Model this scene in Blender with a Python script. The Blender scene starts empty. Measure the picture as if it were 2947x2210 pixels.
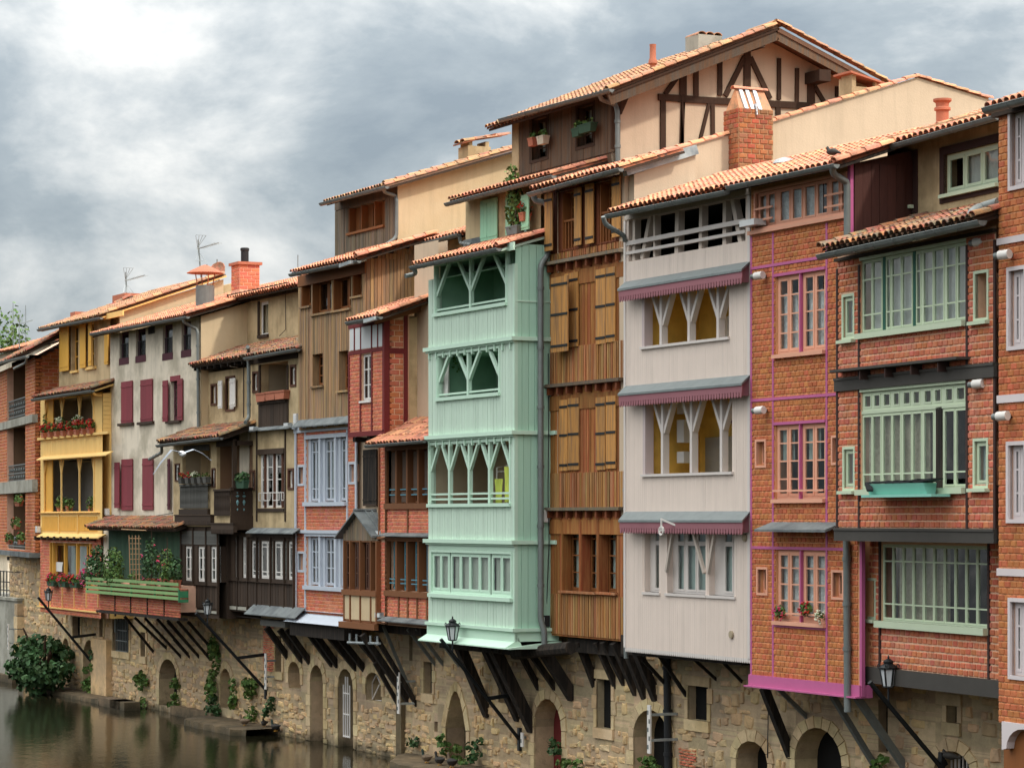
import bpy, bmesh, math, random
from mathutils import Vector, Matrix
random.seed(7)
SC = bpy.context.scene
# ---------------------------------------------------------------- camera
PW, PH = 2947.0, 2210.0
FPX, CX, HY = 7700.0, 1473.5, 1490.0          # focal length, centre column and horizon row of the view
CAM = Vector((0.0, -31.0, 6.93))
PHI = math.radians(26.1)
FWD = Vector((-math.cos(PHI), math.sin(PHI), 0)); RGT = Vector((math.sin(PHI), math.cos(PHI), 0))
cd = bpy.data.cameras.new('camera'); cam = bpy.data.objects.new('camera', cd)
SC.collection.objects.link(cam); SC.camera = cam
cam.location = CAM
cam.rotation_euler = (math.radians(90), 0, math.atan2(FWD.y, FWD.x) - math.radians(90))
cd.sensor_fit = 'HORIZONTAL'; cd.sensor_width = 36.0; cd.lens = 36.0 * FPX / PW
cd.shift_x = 0.0; cd.shift_y = (HY - PH / 2) / PW
cd.clip_start = 0.5; cd.clip_end = 6000
# ---------------------------------------------------------------- light
SUN_EL, SUN_AZ = math.radians(50), math.radians(25)   # azimuth measured from +X towards +Y
world = bpy.data.worlds.new('World'); SC.world = world; world.use_nodes = True
def build_world():
    nt = world.node_tree; nt.nodes.clear()
    N = nt.nodes.new; L = nt.links.new
    out = N('ShaderNodeOutputWorld'); bg = N('ShaderNodeBackground')
    sky = N('ShaderNodeTexSky'); sky.sky_type = 'NISHITA'; sky.sun_disc = False
    sky.sun_elevation = SUN_EL; sky.sun_rotation = math.radians(90) - SUN_AZ
    sky.air_density = 1.2; sky.dust_density = 1.5
    tc = N('ShaderNodeTexCoord')
    mp = N('ShaderNodeMapping'); mp.inputs['Scale'].default_value = (1.0, 1.0, 1.8); mp.inputs['Location'].default_value = WLOC
    L(tc.outputs['Generated'], mp.inputs['Vector'])
    n1 = N('ShaderNodeTexNoise'); n1.inputs['Scale'].default_value = 8.0; n1.inputs['Detail'].default_value = 12
    n1.inputs['Roughness'].default_value = 0.58; n1.inputs['Distortion'].default_value = 0.2
    L(mp.outputs[0], n1.inputs['Vector'])
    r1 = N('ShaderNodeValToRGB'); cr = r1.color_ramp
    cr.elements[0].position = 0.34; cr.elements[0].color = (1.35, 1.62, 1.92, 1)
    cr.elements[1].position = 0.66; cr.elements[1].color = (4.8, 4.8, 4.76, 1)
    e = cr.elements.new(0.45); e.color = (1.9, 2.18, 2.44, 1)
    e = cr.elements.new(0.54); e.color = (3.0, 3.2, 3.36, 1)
    L(n1.outputs['Fac'], r1.inputs['Fac'])
    # overhead sky brightened well past a natural overcast, added to light the facades
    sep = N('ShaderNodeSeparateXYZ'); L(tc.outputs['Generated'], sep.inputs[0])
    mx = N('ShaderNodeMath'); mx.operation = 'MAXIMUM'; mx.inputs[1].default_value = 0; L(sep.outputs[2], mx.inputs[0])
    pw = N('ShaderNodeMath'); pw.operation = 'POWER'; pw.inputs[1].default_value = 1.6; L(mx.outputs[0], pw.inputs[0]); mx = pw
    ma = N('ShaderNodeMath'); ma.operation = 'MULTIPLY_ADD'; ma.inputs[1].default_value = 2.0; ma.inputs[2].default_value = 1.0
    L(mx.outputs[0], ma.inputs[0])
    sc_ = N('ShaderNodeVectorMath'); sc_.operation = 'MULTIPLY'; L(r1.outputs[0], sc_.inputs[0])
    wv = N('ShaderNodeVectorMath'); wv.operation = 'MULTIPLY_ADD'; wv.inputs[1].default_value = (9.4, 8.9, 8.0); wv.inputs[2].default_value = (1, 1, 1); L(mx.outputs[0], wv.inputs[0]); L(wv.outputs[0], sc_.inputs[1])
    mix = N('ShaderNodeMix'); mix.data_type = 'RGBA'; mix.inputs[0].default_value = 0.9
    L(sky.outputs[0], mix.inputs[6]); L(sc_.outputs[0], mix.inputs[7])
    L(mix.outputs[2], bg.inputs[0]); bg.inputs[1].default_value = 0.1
    L(bg.outputs[0], out.inputs[0])
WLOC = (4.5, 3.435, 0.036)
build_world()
sd = bpy.data.lights.new('sun', 'SUN'); sun = bpy.data.objects.new('sun', sd); SC.collection.objects.link(sun)
sd.energy = 1.5; sd.angle = math.radians(4.0); sd.color = (1.0, 0.93, 0.82)
sv = Vector((math.cos(SUN_EL) * math.cos(SUN_AZ), math.cos(SUN_EL) * math.sin(SUN_AZ), math.sin(SUN_EL)))
sun.rotation_euler = sv.to_track_quat('Z', 'Y').to_euler(); sun.location = (-40, -20, 60)
SC.view_settings.view_transform = 'Standard'; SC.view_settings.look = 'None'
SC.view_settings.exposure = 0.75; SC.view_settings.gamma = 1.0; SC.view_settings.use_curve_mapping = False
SC.cycles.max_bounces = 6; SC.cycles.diffuse_bounces = 3; SC.cycles.glossy_bounces = 3; SC.cycles.transparent_max_bounces = 10
SC.cycles.use_denoising = True
SC.cycles.caustics_reflective = False; SC.cycles.caustics_refractive = False

# ---------------------------------------------------------------- materials
def lin(c):
    return tuple(((v / 255.0) / 12.92 if v / 255.0 <= 0.04045 else ((v / 255.0 + 0.055) / 1.055) ** 2.4) for v in c)
MATS = {}
def mat(name, col, rough=0.8, var=0.12, hue=0.0, noise=0.25, nscale=3.0, bump=0.15, bscale=40.0, wood=False, col2=None,
        c2scale=1.3, c2amt=(0.45, 0.62), metal=0.0, spec=0.3, piece=1.0, streak=0.0, grain_axis=2):
    """procedural surface: piece-to-piece variation, blotches, grain and fine relief"""
    if name in MATS: return MATS[name]
    m = bpy.data.materials.new(name); m.use_nodes = True; MATS[name] = m
    nt = m.node_tree; N = nt.nodes.new; L = nt.links.new
    b = nt.nodes['Principled BSDF']
    b.inputs['Roughness'].default_value = rough; b.inputs['Metallic'].default_value = metal
    b.inputs['Specular IOR Level'].default_value = spec
    geo = N('ShaderNodeNewGeometry'); oi = N('ShaderNodeObjectInfo')
    ad = N('ShaderNodeMath'); ad.operation = 'ADD'; L(geo.outputs['Random Per Island'], ad.inputs[0]); L(oi.outputs['Random'], ad.inputs[1])
    fr = N('ShaderNodeMath'); fr.operation = 'FRACT'; L(ad.outputs[0], fr.inputs[0])
    mp = N('ShaderNodeMapping')
    L(geo.outputs['Position'], mp.inputs['Vector'])
    if wood:
        s = [9.0, 9.0, 9.0]; s[grain_axis] = 0.7; mp.inputs['Scale'].default_value = s
        # shift the grain from piece to piece
        cb = N('ShaderNodeCombineXYZ'); mm = N('ShaderNodeMath'); mm.operation = 'MULTIPLY'; mm.inputs[1].default_value = 37.0
        L(fr.outputs[0], mm.inputs[0]); L(mm.outputs[0], cb.inputs[0]); L(mm.outputs[0], cb.inputs[2])
        L(cb.outputs[0], mp.inputs['Location'])
    n = N('ShaderNodeTexNoise'); n.inputs['Scale'].default_value = nscale; n.inputs['Detail'].default_value = 6; n.inputs['Roughness'].default_value = 0.6
    L(mp.outputs[0], n.inputs['Vector'])
    base = N('ShaderNodeRGB'); base.outputs[0].default_value = (*lin(col), 1)
    cur = base.outputs[0]
    if col2 is not None:
        n2 = N('ShaderNodeTexNoise'); n2.inputs['Scale'].default_value = c2scale; n2.inputs['Detail'].default_value = 8; n2.inputs['Roughness'].default_value = 0.62
        L(mp.outputs[0] if wood else geo.outputs['Position'], n2.inputs['Vector'])
        rp = N('ShaderNodeMapRange'); rp.inputs[1].default_value = c2amt[0]; rp.inputs[2].default_value = c2amt[1]
        L(n2.outputs['Fac'], rp.inputs[0])
        mx = N('ShaderNodeMix'); mx.data_type = 'RGBA'; L(rp.outputs[0], mx.inputs[0]); L(cur, mx.inputs[6]); mx.inputs[7].default_value = (*lin(col2), 1)
        cur = mx.outputs[2]
    hs = N('ShaderNodeHueSaturation')
    # value = 1 + var*(rand-.5)*2*piece + noise*(n-.5)*2
    m1 = N('ShaderNodeMath'); m1.operation = 'MULTIPLY_ADD'; m1.inputs[1].default_value = 2 * var * piece; m1.inputs[2].default_value = 1 - var * piece - noise
    L(fr.outputs[0], m1.inputs[0])
    m2 = N('ShaderNodeMath'); m2.operation = 'MULTIPLY_ADD'; m2.inputs[1].default_value = 2 * noise
    L(n.outputs['Fac'], m2.inputs[0]); L(m1.outputs[0], m2.inputs[2])
    val = m2.outputs[0]
    if streak > 0:
        ms = N('ShaderNodeMapping'); ms.inputs['Scale'].default_value = (5.0, 5.0, 0.35); L(geo.outputs['Position'], ms.inputs['Vector'])
        ns = N('ShaderNodeTexNoise'); ns.inputs['Scale'].default_value = 1.0; ns.inputs['Detail'].default_value = 7; ns.inputs['Roughness'].default_value = 0.65
        L(ms.outputs[0], ns.inputs['Vector'])
        mr = N('ShaderNodeMapRange'); mr.inputs[1].default_value = 0.5; mr.inputs[2].default_value = 0.75; mr.inputs[3].default_value = 1.0; mr.inputs[4].default_value = 1.0 - streak
        L(ns.outputs['Fac'], mr.inputs[0])
        mu = N('ShaderNodeMath'); mu.operation = 'MULTIPLY'; L(val, mu.inputs[0]); L(mr.outputs[0], mu.inputs[1]); val = mu.outputs[0]
    L(val, hs.inputs['Value']); L(cur, hs.inputs['Color'])
    if hue > 0:
        mh = N('ShaderNodeMath'); mh.operation = 'MULTIPLY'; mh.inputs[1].default_value = 7.13; L(fr.outputs[0], mh.inputs[0])
        f2 = N('ShaderNodeMath'); f2.operation = 'FRACT'; L(mh.outputs[0], f2.inputs[0])
        m3 = N('ShaderNodeMath'); m3.operation = 'MULTIPLY_ADD'; m3.inputs[1].default_value = 2 * hue; m3.inputs[2].default_value = 0.5 - hue
        L(f2.outputs[0], m3.inputs[0]); L(m3.outputs[0], hs.inputs['Hue'])
    L(hs.outputs[0], b.inputs['Base Color'])
    if bump > 0:
        nb = N('ShaderNodeTexNoise'); nb.inputs['Scale'].default_value = bscale if not wood else 6.0; nb.inputs['Detail'].default_value = 4
        L(mp.outputs[0], nb.inputs['Vector'])
        bp = N('ShaderNodeBump'); bp.inputs['Strength'].default_value = bump; bp.inputs['Distance'].default_value = 0.02
        L(nb.outputs['Fac'], bp.inputs['Height']); L(bp.outputs[0], b.inputs['Normal'])
    return m
def glass_mat(name, tint=(0.9, 0.93, 0.93), ior=1.6, wob=0.06):
    if name in MATS: return MATS[name]
    m = bpy.data.materials.new(name); m.use_nodes = True; MATS[name] = m
    nt = m.node_tree; N = nt.nodes.new; L = nt.links.new; nt.nodes.clear()
    out = N('ShaderNodeOutputMaterial'); mx = N('ShaderNodeMixShader'); tr = N('ShaderNodeBsdfTransparent'); gl = N('ShaderNodeBsdfGlossy')
    tr.inputs[0].default_value = (*tint, 1); gl.inputs['Roughness'].default_value = 0.03
    fr = N('ShaderNodeFresnel'); fr.inputs[0].default_value = ior
    geo = N('ShaderNodeNewGeometry'); n = N('ShaderNodeTexNoise'); n.inputs['Scale'].default_value = 2.2; n.inputs['Detail'].default_value = 1
    L(geo.outputs['Position'], n.inputs['Vector'])
    bp = N('ShaderNodeBump'); bp.inputs['Strength'].default_value = wob; bp.inputs['Distance'].default_value = 0.2
    L(n.outputs['Fac'], bp.inputs['Height']); L(bp.outputs[0], gl.inputs['Normal'])
    bf = N('ShaderNodeMath'); bf.operation = 'MULTIPLY_ADD'; bf.inputs[1].default_value = -1; bf.inputs[2].default_value = 1; L(geo.outputs['Backfacing'], bf.inputs[0])
    fm_ = N('ShaderNodeMath'); fm_.operation = 'MULTIPLY'; L(fr.outputs[0], fm_.inputs[0]); L(bf.outputs[0], fm_.inputs[1])
    L(fm_.outputs[0], mx.inputs[0]); L(tr.outputs[0], mx.inputs[1]); L(gl.outputs[0], mx.inputs[2]); L(mx.outputs[0], out.inputs[0])
    return m

# ---------------------------------------------------------------- mesh helpers
COL = SC.collection
class MB:
    def __init__(s): s.v = []; s.f = []; s.mi = []
    def poly(s, pts, mi=0):
        n = len(s.v); s.v += [tuple(p) for p in pts]; s.f.append(tuple(range(n, n + len(pts)))); s.mi.append(mi)
    def add(s, vs, fs, mi=0):
        n = len(s.v); s.v += [tuple(p) for p in vs]
        for f in fs: s.f.append(tuple(n + i for i in f)); s.mi.append(mi)
    def box(s, x0, x1, y0, y1, z0, z1, mi=0):
        vs = [(x0, y0, z0), (x1, y0, z0), (x1, y1, z0), (x0, y1, z0), (x0, y0, z1), (x1, y0, z1), (x1, y1, z1), (x0, y1, z1)]
        s.add(vs, [(0, 3, 2, 1), (4, 5, 6, 7), (0, 1, 5, 4), (1, 2, 6, 5), (2, 3, 7, 6), (3, 0, 4, 7)], mi)
    def beam(s, p, q, w, h, mi=0, up=None):
        p = Vector(p); q = Vector(q); d = (q - p)
        if d.length < 1e-6: return
        d.normalize(); u = Vector(up) if up else (Vector((0, 0, 1)) if abs(d.z) < 0.95 else Vector((0, 1, 0)))
        a = d.cross(u); a.normalize(); b = a.cross(d); b.normalize()
        a *= w / 2; b *= h / 2
        vs = [p - a - b, p + a - b, p + a + b, p - a + b, q - a - b, q + a - b, q + a + b, q - a + b]
        s.add(vs, [(0, 1, 2, 3), (7, 6, 5, 4), (0, 4, 5, 1), (1, 5, 6, 2), (2, 6, 7, 3), (3, 7, 4, 0)], mi)
    def tube(s, pts, r, n=8, mi=0, cap=True):
        pts = [Vector(p) for p in pts]; rs = r if isinstance(r, (list, tuple)) else [r] * len(pts)
        rings = []; a = None
        for i, p in enumerate(pts):
            d = (pts[min(i + 1, len(pts) - 1)] - pts[max(i - 1, 0)]).normalized()
            if a is None:
                u = Vector((0, 0, 1)) if abs(d.z) < 0.9 else Vector((0, 1, 0)); a = d.cross(u).normalized()
            else:
                a = (a - d * a.dot(d)).normalized()
            b = a.cross(d)
            rings.append([p + (a * math.cos(t) + b * math.sin(t)) * rs[i] for t in [2 * math.pi * k / n for k in range(n)]])
        vs = [v for rg in rings for v in rg]; fs = []
        for i in range(len(rings) - 1):
            for k in range(n):
                k2 = (k + 1) % n; fs.append((i * n + k, i * n + k2, (i + 1) * n + k2, (i + 1) * n + k))
        if cap: fs.append(tuple(range(n - 1, -1, -1))); fs.append(tuple((len(rings) - 1) * n + k for k in range(n)))
        s.add(vs, fs, mi)
    def prism(s, xz, y0, y1, mi=0):
        n = len(xz); vs = [(x, y0, z) for x, z in xz] + [(x, y1, z) for x, z in xz]
        fs = [tuple(range(n)), tuple(range(2 * n - 1, n - 1, -1))] + [(i, n + i, n + (i + 1) % n, (i + 1) % n) for i in range(n)]
        s.add(vs, fs, mi)
    def prism_x(s, yz, x0, x1, mi=0):
        n = len(yz); vs = [(x0, y, z) for y, z in yz] + [(x1, y, z) for y, z in yz]
        fs = [tuple(range(n)), tuple(range(2 * n - 1, n - 1, -1))] + [(i, n + i, n + (i + 1) % n, (i + 1) % n) for i in range(n)]
        s.add(vs, fs, mi)
    def lathe(s, prof, c, n=12, mi=0):
        c = Vector(c); rings = []
        for r, z in prof: rings.append([c + Vector((r * math.cos(2 * math.pi * k / n), r * math.sin(2 * math.pi * k / n), z)) for k in range(n)])
        vs = [v for rg in rings for v in rg]; fs = []
        for i in range(len(rings) - 1):
            for k in range(n):
                k2 = (k + 1) % n; fs.append((i * n + k, i * n + k2, (i + 1) * n + k2, (i + 1) * n + k))
        fs.append(tuple(range(n - 1, -1, -1))); fs.append(tuple((len(rings) - 1) * n + k for k in range(n)))
        s.add(vs, fs, mi)
    def mesh(s, name, mats, smooth=False):
        me = bpy.data.meshes.new(name); me.from_pydata(s.v, [], s.f)
        for m in (mats if isinstance(mats, (list, tuple)) else [mats]): me.materials.append(m)
        if any(s.mi): me.polygons.foreach_set('material_index', s.mi)
        me.update()
        bm = bmesh.new(); bm.from_mesh(me); bmesh.ops.recalc_face_normals(bm, faces=bm.faces); bm.to_mesh(me); bm.free()
        if smooth:
            me.polygons.foreach_set('use_smooth', [True] * len(me.polygons))
            me.set_sharp_from_angle(angle=math.radians(40))
        return me
    def build(s, name, mats, parent=None, smooth=False, **kw):
        o = bpy.data.objects.new(name, s.mesh(name, mats, smooth)); COL.objects.link(o)
        if parent is not None: o.parent = parent
        for k, v in kw.items(): o[k] = v
        return o
def tag(o, label, cat, group=None, kind=None):
    if label: o['label'] = label
    if cat: o['category'] = cat
    if group: o['group'] = group
    if kind: o['kind'] = kind
    return o
def inst(name, me, parent, loc, rot=(0, 0, 0), scl=(1, 1, 1)):
    o = bpy.data.objects.new(name, me); COL.objects.link(o); o.parent = parent
    o.location = loc; o.rotation_euler = rot; o.scale = scl
    return o
def empty(name, loc, rz=0.0):
    o = bpy.data.objects.new(name, None); COL.objects.link(o); o.location = loc; o.rotation_euler = (0, 0, rz); o.empty_display_size = 0.3
    return o
UNIT = {}
def unit_brick(m):
    """front at y=-1 (slightly narrower), back at y=0, x and z 0..1"""
    k = ('b', m.name)
    if k not in UNIT:
        b = MB(); e = 0.06; g = 0.12
        vs = [(0, 0, 0), (1, 0, 0), (1, 0, 1), (0, 0, 1), (e, -1, g), (1 - e, -1, g), (1 - e, -1, 1 - g), (e, -1, 1 - g)]
        b.add(vs, [(4, 5, 6, 7), (0, 1, 5, 4), (1, 2, 6, 5), (2, 3, 7, 6), (3, 0, 4, 7)]); UNIT[k] = b.mesh('brick', m)
    return UNIT[k]
def unit_box(m, nm='plank'):
    k = ('x', m.name, nm)
    if k not in UNIT:
        b = MB(); b.box(0, 1, 0, 1, 0, 1); UNIT[k] = b.mesh(nm, m)
    return UNIT[k]
def unit_tile(m):
    k = ('t', m.name)
    if k not in UNIT:
        b = MB(); n = 6; vs = []
        for (y, ro, ri) in ((0.0, 0.105, 0.088), (0.46, 0.088, 0.072)):
            for r in (ro, ri):
                for i in range(n + 1):
                    t = math.pi * i / n; vs.append((r * math.cos(t), y, r * math.sin(t) * 0.72))
        q = n + 1; fs = []
        for i in range(n):
            fs.append((i, i + 1, 2 * q + i + 1, 2 * q + i))            # outside
            fs.append((q + i + 1, q + i, 3 * q + i, 3 * q + i + 1))    # inside
            fs.append((i + 1, i, q + i, q + i + 1))                    # rim at the eave end
        fs.append((0, 2 * q, 3 * q, q)); fs.append((n, q + n, 3 * q + n, 2 * q + n))
        b.add(vs, fs); UNIT[k] = b.mesh('tile', m)
        UNIT[k].polygons.foreach_set('use_smooth', [True] * len(UNIT[k].polygons)); UNIT[k].set_sharp_from_angle(angle=math.radians(50))
    return UNIT[k]
def rayof(px, py): return FWD + RGT * ((px - CX) / FPX) + Vector((0, 0, (HY - py) / FPX))
# ---------------------------------------------------------------- house builder
LIMIT = 300
ALLH = []
class House:
    def __init__(s, name, label, cat, px, y0=0.0, vpx=-2299.0, group=None, kind=None):
        r = rayof(px, HY); t = (y0 - CAM.y) / r.y; P = CAM + r * t
        s.O = Vector((P.x, P.y, 0))
        d = (FWD * FPX + RGT * (vpx - CX)).normalized(); s.U = -d
        s.rz = math.atan2(s.U.y, s.U.x); s.Y = Vector((-s.U.y, s.U.x, 0))
        s.root = empty(name, s.O, s.rz); tag(s.root, label, cat, group, kind)
        s.ox = s.oy = 0.0; s.k = 1.0; s.pend = {}; ALLH.append(s)
    def zoom(s, ox, oy, k=3.68667): s.ox, s.oy, s.k = ox, oy, k
    def px(s, x, y): return s.ox + x / s.k, s.oy + y / s.k
    def p(s, x, y, d=0.0):
        r = rayof(*s.px(x, y)); c = CAM - s.O
        t = (d - c.dot(s.Y)) / r.dot(s.Y); P = c + r * t
        return P.dot(s.U), P.z
    def side(s, x, y, lx):
        r = rayof(*s.px(x, y)); c = CAM - s.O
        t = (lx - c.dot(s.U)) / r.dot(s.U); P = c + r * t
        return P.dot(s.Y), P.z
    def X(s, x, d=0.0): return s.p(x, 0, d)[0]
    def Z(s, x, y, d=0.0): return s.p(x, y, d)[1]
    def r(s, x1, y1, x2, y2, d=0.0):
        a = s.p(x1, y1, d); b = s.p(x2, y2, d)
        return min(a[0], b[0]), max(a[0], b[0]), min(a[1], b[1]), max(a[1], b[1])
    def W(s, x, y, z): return s.O + s.U * x + s.Y * y + Vector((0, 0, z))
    # -------- pieces (bricks, planks, tiles ...): the largest LIMIT are objects, the rest one part
    def piece(s, name, unit, m, loc, scl, rot=(0, 0, 0), parent=None, size=None, nm=None):
        s.pend.setdefault(name, []).append((unit, m, loc, rot, scl, parent or s.root, size))
    def done(s):
        for name, lst in s.pend.items():
            def key(q):
                w = s.W(*q[2]); t = (w - CAM).length
                a = q[6] if q[6] else sorted(q[4])[-1] * sorted(q[4])[-2]
                return -a / (t * t)
            lst.sort(key=key)
            for u, m, loc, rot, scl, par, _ in lst[:LIMIT]:
                inst(name, u(m), par, loc, rot, scl)
            rest = {}
            for q in lst[LIMIT:]: rest.setdefault((q[1].name, q[5].name), []).append(q)
            for (mn, pn), qs in rest.items():
                b = MB()
                for u, m, loc, rot, scl, par, _ in qs:
                    me = u(m); M = Matrix.LocRotScale(Vector(loc), __import__('mathutils').Euler(rot), Vector(scl))
                    b.add([M @ v.co for v in me.vertices], [tuple(f.vertices) for f in me.polygons])
                me = bpy.data.meshes.new(name + '_field'); me.from_pydata(b.v, [], b.f); me.materials.append(qs[0][1]); me.update()
                o = bpy.data.objects.new(name + '_field', me); COL.objects.link(o); o.parent = qs[0][5]; o['kind'] = 'stuff'
        s.pend = {}
    # -------- walls
    def wall(s, x0, x1, z0, z1, holes, d, m, thick=0.28, name='wall', parent=None):
        b = MB()
        hs = [(max(x0, a), min(x1, bb), max(z0, c), min(z1, e)) for a, bb, c, e in holes if bb > x0 and a < x1 and e > z0 and c < z1]
        xs = sorted({x0, x1, *[h[0] for h in hs], *[h[1] for h in hs]}); zs = sorted({z0, z1, *[h[2] for h in hs], *[h[3] for h in hs]})
        for i in range(len(xs) - 1):
            for j in range(len(zs) - 1):
                cx, cz = (xs[i] + xs[i + 1]) / 2, (zs[j] + zs[j + 1]) / 2
                if any(h[0] < cx < h[1] and h[2] < cz < h[3] for h in hs): continue
                b.poly([(xs[i], d, zs[j]), (xs[i + 1], d, zs[j]), (xs[i + 1], d, zs[j + 1]), (xs[i], d, zs[j + 1])])
                b.poly([(xs[i], d + thick, zs[j]), (xs[i], d + thick, zs[j + 1]), (xs[i + 1], d + thick, zs[j + 1]), (xs[i + 1], d + thick, zs[j])])
        for a, c, e, f in hs:
            t = d + thick
            b.poly([(a, d, e), (a, d, f), (a, t, f), (a, t, e)]); b.poly([(c, d, f), (c, d, e), (c, t, e), (c, t, f)])
            b.poly([(a, d, f), (c, d, f), (c, t, f), (a, t, f)]); b.poly([(c, d, e), (a, d, e), (a, t, e), (c, t, e)])
        me = bpy.data.meshes.new(name); me.from_pydata(b.v, [], b.f); me.materials.append(m); me.update()
        o = bpy.data.objects.new(name, me); COL.objects.link(o); o.parent = parent or s.root
        return o
    def shell(s, x0, x1, z0, z1, d0, d1, m, name='side_wall', front=False, ztop_back=None, bottom=True):
        """the other walls of a volume: sides, back, floor and a closing top"""
        b = MB(); zb = z1 if ztop_back is None else ztop_back
        b.poly([(x1, d0, z0), (x1, d1, z0), (x1, d1, zb), (x1, d0, z1)]); b.poly([(x0, d1, z0), (x0, d0, z0), (x0, d0, z1), (x0, d1, zb)])
        b.poly([(x1, d1, z0), (x0, d1, z0), (x0, d1, zb), (x1, d1, zb)])
        b.poly([(x0, d0, z1), (x1, d0, z1), (x1, d1, zb), (x0, d1, zb)])
        if bottom: b.poly([(x0, d0, z0), (x0, d1, z0), (x1, d1, z0), (x1, d0, z0)])
        if front: b.poly([(x0, d0, z0), (x1, d0, z0), (x1, d0, z1), (x0, d0, z1)])
        return b.build(name, m, s.root)
    def box(s, name, m, x0, x1, y0, y1, z0, z1, parent=None, label=None):
        b = MB(); b.box(min(x0, x1), max(x0, x1), min(y0, y1), max(y0, y1), min(z0, z1), max(z0, z1))
        o = b.build(name, m, parent or s.root)
        if label: o['label'] = label
        return o
    def board(s, name, m, x1, y1, x2, y2, d, proud, parent=None):
        """flat board on the plane d given by two pixel corners"""
        a = s.r(x1, y1, x2, y2, d); return s.box(name, m, a[0], a[1], d - proud, d + 0.01, a[2], a[3], parent)
    def bar(s, name, m, p1, p2, d, w, proud, parent=None):
        a = s.p(*p1, d); c = s.p(*p2, d); b = MB()
        if abs(a[0] - c[0]) > abs(a[1] - c[1]):
            z = (a[1] + c[1]) / 2; b.box(min(a[0], c[0]), max(a[0], c[0]), d - proud, d + 0.015, z - w / 2, z + w / 2)
        else:
            x = (a[0] + c[0]) / 2; b.box(x - w / 2, x + w / 2, d - proud, d + 0.015, min(a[1], c[1]), max(a[1], c[1]))
        return b.build(name, m, parent or s.root)
    def stick(s, name, m, p1, d1, p2, d2, w, h=None, parent=None):
        a = s.p(*p1, d1); c = s.p(*p2, d2); b = MB(); b.beam((a[0], d1, a[1]), (c[0], d2, c[1]), w, h or w)
        return b.build(name, m, parent or s.root)
    def strut(s, m, bot, top, w=0.14, d0=0.0, name='strut', h=None, parent=None):
        x, z = s.p(*bot, d0); y2, z2 = s.side(*top, x); b = MB(); b.beam((x, d0 + 0.06, z), (x, y2, z2), w, h or w)
        return b.build(name, m, parent or s.root)
    # -------- bricks and planks
    def bricks(s, a, holes, d, m, rh=0.105, bw=0.185, joint=0.016, proud=0.016, side=None, name='brick', wob=0.0, mleft=None):
        """a=(x0,x1,z0,z1) on the front plane d, or, with side=x, (y0,y1,z0,z1) on the plane x"""
        x0, x1, z0, z1 = a
        if x1 - x0 < 0.04 or z1 - z0 < 0.04: return
        n = max(1, round((z1 - z0) / rh)); hh = (z1 - z0) / n; rnd = random.Random(int((x0 * 7 + z0 * 13) * 100))
        for j in range(n):
            zb = z0 + j * hh; x = x0 - (bw * 0.5 if j % 2 else 0.0) - 0.0
            while x < x1 - 0.01:
                a0, a1 = max(x, x0), min(x + bw, x1); x += bw
                if a1 - a0 < 0.05: continue
                segs = [(a0, a1)]
                for h in holes:
                    if h[3] > zb + hh * 0.35 and h[2] < zb + hh * 0.65:
                        ns = []
                        for q0, q1 in segs:
                            if h[1] <= q0 or h[0] >= q1: ns.append((q0, q1)); continue
                            if h[0] - q0 > 0.04: ns.append((q0, h[0]))
                            if q1 - h[1] > 0.04: ns.append((h[1], q1))
                        segs = ns
                for q0, q1 in segs:
                    w = q1 - q0 - joint; hz = hh - joint
                    pr = proud * rnd.uniform(0.75, 1.2); dz = rnd.uniform(-wob, wob)
                    if side is None: s.piece(name, unit_brick, m, (q0 + joint / 2, d, zb + joint / 2 + dz), (w, pr, hz))
                    else: s.piece(name, unit_brick, m, (side, q0 + joint / 2, zb + joint / 2 + dz), (w, pr, hz), (0, 0, math.radians(90)))
    def planks(s, a, d, m, w=0.14, gap=0.008, th=0.025, holes=(), side=None, name='plank', ragged=0.0, wvar=0.0, jit=0.004, parent=None, horiz=False):
        x0, x1, z0, z1 = a; rnd = random.Random(int((x0 * 11 + z0 * 17) * 100))
        if horiz:
            n = max(1, round((z1 - z0) / w)); hh = (z1 - z0) / n
            for j in range(n): s.piece(name, unit_box, m, (x0, d - th, z0 + j * hh), (x1 - x0, th, hh - gap), parent=parent)
            return
        x = x0
        while x < x1 - 0.012:
            ww = w * (1 + rnd.uniform(-wvar, wvar)); xe = min(x + ww, x1)
            if x1 - xe < w * 0.3: xe = x1
            segs = [(z0 - rnd.uniform(0, ragged), z1)]
            for h in holes:
                cx = (x + xe) / 2
                if h[0] < cx < h[1]:
                    ns = []
                    for q0, q1 in segs:
                        if h[3] <= q0 or h[2] >= q1: ns.append((q0, q1)); continue
                        if h[2] - q0 > 0.04: ns.append((q0, h[2]))
                        if q1 - h[3] > 0.04: ns.append((h[3], q1))
                    segs = ns
            t = th + rnd.uniform(-jit, jit)
            for q0, q1 in segs:
                if side is None: s.piece(name, unit_box, m, (x + gap / 2, d - t, q0), (xe - x - gap, t, q1 - q0), parent=parent)
                else: s.piece(name, unit_box, m, (side + t, x + gap / 2, q0), (xe - x - gap, t, q1 - q0), (0, 0, math.radians(90)), parent=parent)
            x = xe
    # -------- windows
    def win(s, a, d, cols, rows, fm, gm='glass', fw=0.055, mw=0.05, tw=0.03, dep=0.04, curtain=None, sill=None, sash=0.03, name='window', cdep=0.10, label=None, lights=None, frame=True, cfrac=(0, 1, 0, 1)):
        x0, x1, z0, z1 = a; b = MB()
        W_, H_ = x1 - x0, z1 - z0
        if frame:
            b.box(x0, x0 + fw, d, d + dep, z0, z1); b.box(x1 - fw, x1, d, d + dep, z0, z1)
            b.box(x0 + fw, x1 - fw, d, d + dep, z0, z0 + fw); b.box(x0 + fw, x1 - fw, d, d + dep, z1 - fw, z1)
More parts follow.
